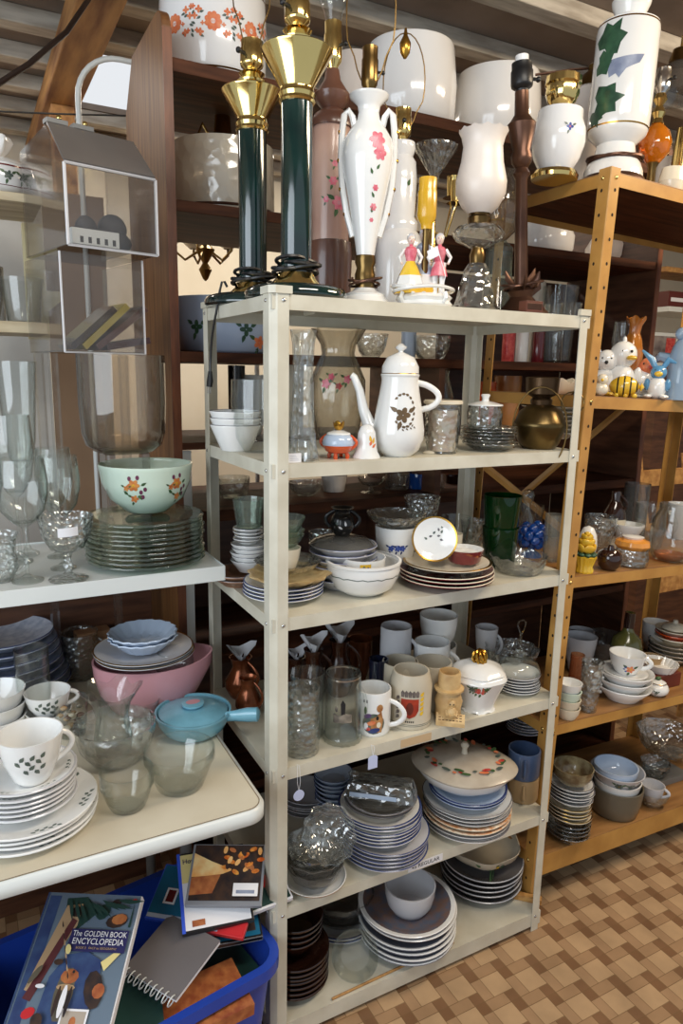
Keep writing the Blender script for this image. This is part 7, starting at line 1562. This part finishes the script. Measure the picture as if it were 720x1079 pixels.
for i in range(26):
    t, r = rnd.uniform(0, 6.3), s.R*.62*math.sqrt(rnd.random()); pb.ball((r*math.cos(t), r*math.sin(t), .008+rnd.random()*s.H*.7), rnd.uniform(.005, .009), (TAN, GREYST, IVORY, BROWNLAMP)[i % 4], 8, (1.2, 1, .8))
o = pb.build('pebbles', None, (s.c.x, s.c.y, s.z+.003)); tag(o, 'small mixed pebbles and shells filling the clear jar', 'pebbles', None, 'stuff')
# cut glass bowl and ruffled glass vase
s = spot(80, 167, 812, 742, TZ, .55); s = vessel('crystal_bowl', 'thick pressed glass bowl in the middle of the table', 'bowl', s, [(0, 0), (.55, 0), (.62, .04), (.88, .4), (1, .85), (1, 1)], CUTB, .005)
q = Spot(); q.__dict__.update(s.__dict__); q.z = s.z+.006; q.c = Vector((s.c.x-.004, s.c.y+.004, q.z)); q.R = s.R*.70; q.H = spot(86, 152, 800, 707, TZ, .5).H-.006
vessel('ruffled_vase', 'clear glass vase with ruffled rim standing in the thick glass bowl', 'vase', q, [(0, 0), (.5, 0), (.6, .06), (.66, .3), (.5, .58), (.62, .78), (1, 1)], CLR, .002, wave=lambda t, r, z: (r*(1+(.13*math.cos(6*t) if z > .075 else .03*math.cos(6*t))), z+(.008*math.cos(6*t) if z > .075 else 0)))
s = spot(107, 164, 862, 796, TZ, .78); vessel('custard_cup', 'clear glass custard cup at the table front, beside the leaf plates', 'cup', s, [(0, 0), (.62, 0), (.66, .02), (.78, .2), (.95, .55), (1.0, .6), (1.0, .66), (1.0, 1)], CLR, .003)
s = spot(153, 228, 841, 770, TZ, .66); vessel('custard_cup', 'wider clear glass custard bowl in front of the turquoise casserole', 'bowl', s, [(0, 0), (.62, 0), (.66, .02), (.78, .3), (.95, .7), (1, .75), (1, 1)], CLR, .003)
# turquoise casserole
s = spot(165, 244, 784, 732, TZ, .7, .8); R, H = s.R, s.H*1.0; o = thing('casserole', 'turquoise glazed casserole with lid and stub handle, at the table right edge', 'casserole', (s.c.x, s.c.y, TZ+.0005))
P = [(R*.66, 0), (R*.7, H*.04), (R*.85, H*.25), (R*.97, H*.6), (R, H*.8), (R*1.02, H*.84), (R*1.02, H*.92)]
lt(hollow([(0, 0)]+P, .005), TURQ, 44).build('pot', o)
k = lt([(0, H*.84), (R*.90, H*.84), (R*.915, H*.87), (R*.88, H*.9), (R*.6, H*1.02), (R*.3, H*1.06), (0, H*1.07)], TURQ, 44).build('lid', o)
kk = G(); kk.lathe([(0, H*1.06), (R*.2, H*1.06), (R*.2, H*1.1), (R*.3, H*1.16), (R*.3, H*1.22), (R*.15, H*1.26), (0, H*1.26)], TURQ, 20, None, Matrix.Diagonal((1, 1, 1, 1))); kk.patch(flat(H*1.2605), oval(0, 0, R*.2, R*.14), PINKG, 1); kk.build('knob', k)
a = s.phi+PI/2-.32; c, d = math.cos(a), math.sin(a)
G().tube([(R*.92*c, R*.92*d, H*.72), (R*1.15*c, R*1.15*d, H*.78), (R*1.5*c, R*1.5*d, H*.86), (R*1.78*c, R*1.78*d, H*.9), (R*1.84*c, R*1.84*d, H*.9)], [R*.14, R*.15, R*.2, R*.2, R*.10], TURQ, 14, flat=.8).build('handle', o)
# pink tureen with plates and shell bowls
s = spot(98, 222, 757, 676, TZ, .46, .72); R, H = s.R*.95, s.H; H = min(max(H, .11), .17); o = thing('pink_dish', 'large pink pottery dish with pouring lip at the back of the table', 'dish', (s.c.x, s.c.y, TZ+.0005), s.phi+PI/2)
P = [(R*.6, 0), (R*.7, H*.05), (R*.9, H*.4), (R*.98, H*.75), (R, H)]
lt(hollow([(0, 0)]+P, .005), PINKG, 48, M=Matrix.Diagonal((1, .76, 1, 1)), wave=lambda t, r, z: (r*(1+(.14*max(0, math.cos(t))**6 if z > H*.5 else 0)), z+(.01*max(0, math.cos(t))**8 if z > H*.5 else 0))).build('body', o)
pz = TZ+H+.003
ps = spot(100, 206, 690, 660, pz, .5, Y=s.c.y)
ps = stack('gilt_plate', 'grey white plate with gilt rim', 'lying across the pink dish', 'plate', 0, 0, 0, 2, pz, .011, GREYW, GOLDLINE, h=.016, s=ps, bw=.03)
q = up(ps, .004); q.R = spot(108, 181, 680, 660, q.z, .5, Y=ps.c.y).R; q.c = Vector((q.c.x-.004, q.c.y-.006, 0))
stack('shell_bowl', 'pale blue white shell ribbed bowl', 'of the pair above the pink dish', 'bowl', 0, 0, 0, 2, q.z, .012, BLUEW, None, h=.034, s=q, wave=lambda t, r, z: (r*(1+(.035*math.cos(18*t) if r > .03 else 0)), z))
s = spot(166, 206, 752, 678, TZ, .6); wineglass('wine_glass', 'clear wine glass standing between the pink dish and the turquoise casserole', 'glass', s, WG, CLR)
s = spot(132, 170, 768, 728, TZ, .6); vessel('glass_bowl', 'low clear glass bowl behind the ruffled vase', 'bowl', s, BOWL, CLR, .002)
# blue rimmed plates at the back left
s = stack('blue_plate', 'blue grey patterned plate', 'of the stack under the white rack', 'plate', -62, 79, 742, 7, TZ, .024, solid('blue_grey_pattern_glaze', (206, 212, 226), .2, c2=(168, 178, 200), scale=40, coat=.4), BLUELINE, h=.032, bw=.02, rb=.5, t=.005, shrink=.0)
kids = sorted([o for o in COL.objects if o.name.startswith('blue_plate')], key=lambda o: o.location.z)
for i, o in enumerate(kids): f_ = 1-.035*i; o.scale = (f_, f_, 1)
s = spot(66, 106, 680, 640, TZ, .7, Y=.72); s.H = .14; vessel('glass_pitcher', 'clear glass jug in the shade under the white rack', 'jug', s, STRT, CUT, .003, handle=dict(a=PI/2, z0=.2, z1=.8, out=.5, r=.1))
g = G(); g.box((0, 0, 0), (.10, .05, .13), solid('cardboard', (150, 110, 78), .7)); tag(g.build('cardboard_box', None, (-.33, .715, TZ+.0005), .1, smooth=False, bevel=.002), 'plain brown cardboard box at the back under the white rack', 'box')
# ------------------------------------------------------------------ blue bin with books and film cases under the table
bz = .34; bcx, bcy, brot = -.335, .10, .16
bn = thing('plastic_bin', 'blue plastic bin full of books and film cases under the table', 'bin', (bcx, bcy, 0), brot)
bw_, bd_ = .30, .215
lo = rrect(-bw_*.88, -bd_*.86, bw_*.88, bd_*.86, .05); hi = rrect(-bw_, -bd_, bw_, bd_, .06); hi2 = rrect(-bw_-.016, -bd_-.016, bw_+.016, bd_+.016, .07)
ih = rrect(-bw_+.004, -bd_+.004, bw_-.004, bd_-.004, .056); il = rrect(-bw_*.87, -bd_*.85, bw_*.87, bd_*.85, .048); n = len(lo)
lay = [(lo, .0), (hi, bz-.03), (hi2, bz-.03), (hi2, bz), (ih, bz), (il, .006)]
vs = [(x, y, z) for pl, z in lay for x, y in pl]; fs = [(j*n+i, j*n+(i+1) % n, (j+1)*n+(i+1) % n, (j+1)*n+i) for j in range(5) for i in range(n)]+[tuple(range(n))[::-1], tuple(5*n+i for i in range(n))]
G().add(vs, fs, BLUEPL).build('tub', bn, ang=1.0)
def sheet(px, py, z, w, h, t, tilt, rot, name, label, cat, edge, group=None):
    """a flat book or case: local x right, y up the page, z out of the cover"""
    c = onz(px, py, z); o = thing(name, label, cat, (0, 0, 0), 0, group)
    o.rotation_mode = 'XYZ'
    Mx = Matrix.Rotation(math.radians(-28+rot), 4, 'Z') @ Matrix.Rotation(math.radians(tilt), 4, 'X')
    o.matrix_world = Matrix.Translation(c) @ Mx
    G().box((-w/2, -h/2, -t), (w/2, h/2, 0), edge).build('case' if 'case' in name else 'book_block', o, smooth=False, bevel=.0015)
    return o
def art(o, items, name='cover_art'):
    g = G(); z = .0006
    for poly, m in items: g.patch(flat(z), poly, m, 1); z += .00025
    return g.build(name, o, smooth=False)
def rc(x0, y0, x1, y1): return [(x0, y0), (x1, y0), (x1, y1), (x0, y1)]
CVB = solid('slate_blue_cover', (104, 122, 140), .4, var=.1); NAVY = solid('navy_print', (44, 44, 96), .4); DKP = solid('dark_print', (38, 32, 36), .4, c2=(70, 50, 40), scale=40); RUST = solid('rust_print', (150, 78, 48), .4, c2=(190, 120, 70), scale=40)
CB2 = solid('deep_blue_print', (44, 62, 108), .4, c2=(60, 84, 126), scale=30); TEAL = solid('teal_print', (24, 104, 140), .3); TANP = solid('tan_print', (186, 156, 120), .4); GRN2 = solid('dark_green_print', (34, 66, 60), .4)
FIRE = solid('fire_print', (240, 170, 80), .3, c2=(190, 80, 24), scale=60); FIRE2 = solid('glow_print', (250, 222, 160), .3, c2=(236, 160, 80), scale=20); BLKC = solid('black_case_plastic', (22, 22, 26), .3); CLRC = solid('grey_case_plastic', (134, 138, 146), .3)
YEL2 = solid('pale_yellow_print', (236, 220, 150), .4); BRBL = solid('bright_blue_print', (60, 96, 220), .3); REDC = solid('bright_red_print', (206, 50, 56), .3); MAR = solid('maroon_print', (96, 48, 52), .4)
# picture encyclopedia
o = sheet(80, 1014, .47, .215, .275, .022, 28, -2, 'picture_book', 'slate blue hardback children encyclopedia leaning at the left front of the bin', 'book', PAPER)
G().box((-.1045, -.137, 0), (.1045, .137, .002), CVB).build('front_cover', o, smooth=False)
G().box((-.1075, -.137, -.024), (-.1025, .137, .002), CB2).build('spine', o, smooth=False)
k = art(o, [(rc(-.1, -.13, -.075, .13), CB2), ([(-.06, .125), (-.015, .13), (.02, .10), (-.02, .06), (-.05, .07)], GRN2), ([(-.055, .11), (-.02, .115), (-.02, .07), (-.075, -.06), (-.09, -.055)], TANP), ([(-.035, .085), (-.022, .08), (-.07, -.075), (-.088, -.07)], MAR), (oval(-.03, .098, .013, .011), DKP), (oval(-.066, -.095, .014, .010, .4), REDC),
    (oval(.03, .10, .014, .018, -.5), GRN2), (oval(.065, .082, .024, .014, .2), DKP), (oval(.070, .086, .017, .011, .2), RUST), ([(.095, .125), (.098, .07), (.093, .07)], GRN2), (oval(.094, .125, .005, .005), REDC), (oval(.055, .12, .010, .007), DKP),
    ([(-.05, -.12), (-.045, -.03), (-.02, .012), (.02, .02), (.055, .004), (.065, -.05), (.04, -.12)], CB2), (oval(-.005, -.06, .020, .05), GREYST), (oval(-.002, -.028, .019, .014), RUST), (oval(-.004, -.048, .020, .006), TANP), (oval(.055, -.05, .020, .036, .3), DKP), (oval(.066, -.052, .013, .014), RUST), ([(.055, .0), (.082, .022), (.092, .018), (.066, -.016)], YEL2),
    (rc(.002, -.135, .058, -.085), PAPER), (rc(.006, -.135, .054, -.089), solid('pale_portrait_ground', (176, 164, 150), .4)), (oval(.030, -.108, .007, .010), RUST), ([(.015, -.135), (.045, -.135), (.038, -.119), (.022, -.119)], DKP), (rc(-.026, .018, .1, .062), NAVY)]+[(leafshape(-.05+.012*i, .122-.004*(i % 3), .05, .008, -1.2+.13*i), GRN2) for i in range(11)]+[(leafshape(-.045+.0055*i, .06-.012*i, .018, .003, 2.0), TANP if i % 2 else DKP) for i in range(9)]+[(oval(-.02, .02, .006, .010, .3), YEL2), (oval(-.032, -.005, .010, .006), DKP), (oval(-.055, -.05, .010, .004), PAPER), (oval(.0, -.075, .006, .03), PAPER), (oval(-.012, -.075, .004, .028), DKP), (oval(.012, -.075, .004, .028), DKP), (oval(.007, -.022, .003, .003), INK), (oval(-.04, -.11, .012, .014, .5), DKP), (oval(-.072, -.03, .006, .02, -.5), GREYST)])
k.location.z = .002
text('The GOLDEN BOOK', .0155, PAPER, o, (.038, .052, .0105), (0, 0, 0), sx=.84); text('ENCYCLOPEDIA', .0172, PAPER, o, (.038, .037, .0105), (0, 0, 0), sx=.9); text('BOOK 5   FACT to GEOGRAPHY', .0062, TANP, o, (.038, .0245, .0105), (0, 0, 0))
# spiral notebook
o = sheet(182, 1006, .40, .155, .15, .010, 12, -30, 'spiral_notebook', 'grey spiral bound notebook with white coil under the film cases', 'notebook', PAPER)
G().box((-.0785, -.076, 0), (.0785, .076, .0015), solid('grey_notebook_cover', (116, 112, 114), .35, var=.08)).build('front_cover', o, smooth=False)
k = G()
for i in range(9): x = -.068+i*.017; k.tube(arc((x, -.079, -.004), .012, 0, 2*PI*.97, 16, (0, 1, 0), (.25, 0, 1)), .0016, WHITEP, 6)
k.build('coil', o)
# dark green chicken cookbook and brown books in the bin
o = sheet(120, 1062, .34, .20, .20, .03, 10, 20, 'cook_book', 'dark green book with pale capital letters lying under the spiral notebook', 'book', PAPER); G().box((-.101, -.101, 0), (.101, .101, .002), GRN2).build('front_cover', o, smooth=False); text('CHICKEN', .016, PAPER, o, (.02, -.07, .0026), (0, 0, .0))
for i, (px, py, z, rot, mm, lab) in enumerate(((215, 1052, .30, 32, RUST, 'brown covered book standing in the right corner of the blue bin'), (180, 1062, .285, 24, MAR, 'maroon book lying deep in the blue bin'), (60, 1075, .30, 0, DKP, 'dark covered book lying at the bottom left of the blue bin'), (228, 1010, .26, -50, GRN2, 'green spined book deep in the right end of the blue bin'))):
    o = sheet(px, py, z, .19, .13, .03, 6, rot, 'book', lab, 'book', PAPER, 'books inside the blue bin'); G().box((-.096, -.066, 0), (.096, .066, .002), mm).build('front_cover', o, smooth=False); G().box((-.096, -.0675, -.031), (.096, -.065, .002), mm).build('spine', o, smooth=False)
# film cases
fg = 'film cases heaped on the bin'
o = sheet(232, 966, .40, .19, .135, .015, 16, 16, 'film_case', 'black film case lowest in the heap on the bin, with a thin white outline', 'film case', BLKC, fg); art(o, [(rc(-.09, -.062, .09, .062), TEAL), (rc(-.02, -.05, .08, -.02), DKP)]); g = G(); [g.box(b, c, CLRC) for b, c in (((-.094, -.0684, -.0145), (.094, -.0677, -.0135)), ((-.094, -.0684, -.0015), (.094, -.0677, -.0005)), ((-.0945, -.0684, -.0145), (-.0935, -.0677, 0)), ((.0935, -.0684, -.0145), (.0945, -.0677, 0)))]; g.build('outline', o, smooth=False)
o = sheet(236, 962, .425, .13, .10, .012, 18, -12, 'film_case', 'red and pale blue film case second lowest in the heap', 'film case', REDC, fg); art(o, [(rc(-.06, -.046, .0, .046), BLUEW), (rc(.0, -.046, .06, .046), REDC), (rc(-.05, -.04, -.02, -.02), BRBL)])
o = sheet(194, 942, .435, .15, .14, .012, 20, -10, 'film_case', 'teal blue film case with a small maze picture, sticking out at the left', 'film case', BRBL, fg); art(o, [(rc(-.072, -.066, .072, .066), TEAL), (rc(-.045, -.03, -.015, .01), PAPER), (rc(-.040, -.025, -.020, .005), BURG), (rc(-.072, -.066, .072, -.056), BLUEW)])
o = sheet(276, 936, .445, .13, .10, .014, 20, 30, 'film_case', 'white and green film case sticking out at the right of the heap', 'film case', PAPER, fg); art(o, [(rc(-.06, -.045, .06, .045), GRN2), (rc(-.03, .0, .04, .03), REDC)])
o = sheet(226, 934, .47, .168, .19, .015, 26, 17, 'film_case', 'white film case marked Hot on a pale yellow corner, second from the top', 'film case', BLKC, fg); art(o, [(rc(-.076, -.09, .078, .09), PAPER), (rc(-.076, .02, -.02, .09), YEL2), (rc(-.084, -.095, -.076, .095), BRBL), (rc(-.035, -.03, .0, .05), DKP), (rc(-.06, -.084, -.03, -.07), RUST)]); text('Hot', .0165, NAVY, o, (-.058, .072, .002), (0, 0, 0))
o = sheet(239, 921, .50, .182, .146, .014, 28, 1, 'film_case', 'topmost film case showing a fiery orange scene and a white sticker', 'film case', CLRC, fg)
art(o, [(rc(-.085, -.062, .085, .07), DKP), ([(-.085, -.01), (-.01, .012), (-.03, -.045), (-.085, -.05)], RUST), ([(-.085, .05), (-.04, .03), (.015, .01), (-.01, .0), (-.05, -.005), (-.085, -.008)], FIRE2), *[(oval(-.005+.016*(i % 6)+.006*math.sin(i*2.3), .010+.014*(i//6)+.006*math.cos(i*1.7), .010, .0055, i*1.3, 8), (FIRE, DKP, FIRE, FIRE2, RUST)[i % 5]) for i in range(24)], (rc(.02, -.054, .08, -.024), PAPER), (rc(.028, -.048, .072, -.040), SLATEF)])
# ------------------------------------------------------------------ light
w = bpy.data.worlds.new('world'); scene.world = w; w.use_nodes = True
bg = w.node_tree.nodes['Background']; bg.inputs[0].default_value = (.80, .90, 1, 1); bg.inputs[1].default_value = .56
def area(name, loc, to, size, power, col, sy=None):
    l = bpy.data.lights.new(name, 'AREA'); l.energy = power; l.color = col; l.shape = 'RECTANGLE'; l.size = size; l.size_y = sy or size
    o = bpy.data.objects.new(name, l); COL.objects.link(o); o.location = loc
    o.rotation_euler = (Vector(to)-Vector(loc)).to_track_quat('-Z', 'Y').to_euler(); return o
area('daylight_shop_window', (-2.4, -1.0, 1.9), (.3, .4, 1.1), 2.4, 58, (.82, .91, 1), 1.7)
area('unseen_ceiling_light', (.3, -1.3, 2.95), (.5, .4, 1.0), 1.2, 22, (1, .93, .82), .3)  # added area light in front of the shelves, no known fixture
area('unseen_ceiling_light', (2.3, -.7, 2.95), (1.6, .4, .8), 1.2, 40, (1, .80, .56), .3)
area('unseen_ceiling_light', (1.0, 2.3, 2.95), (1.0, 2.6, 0), 1.2, 30, (1, .90, .76), .3)  # added light for the back of the room, without a fixture
area('unseen_ceiling_light', (-1.0, 2.2, 2.95), (-.8, 2.6, 0), 1.2, 14, (1, .95, .88), .3)  # weaker added light, back left, likewise no real lamp
scene.view_settings.view_transform = 'Standard'; scene.view_settings.look = 'None'; scene.view_settings.gamma = 1; scene.view_settings.exposure = .04
scene.view_settings.use_curve_mapping = False
cy = scene.cycles; cy.max_bounces = 10; cy.transparent_max_bounces = 48; cy.diffuse_bounces = 4; cy.glossy_bounces = 4; cy.transmission_bounces = 6
cy.caustics_reflective = False; cy.caustics_refractive = False; cy.sample_clamp_indirect = 4; cy.use_denoising = True
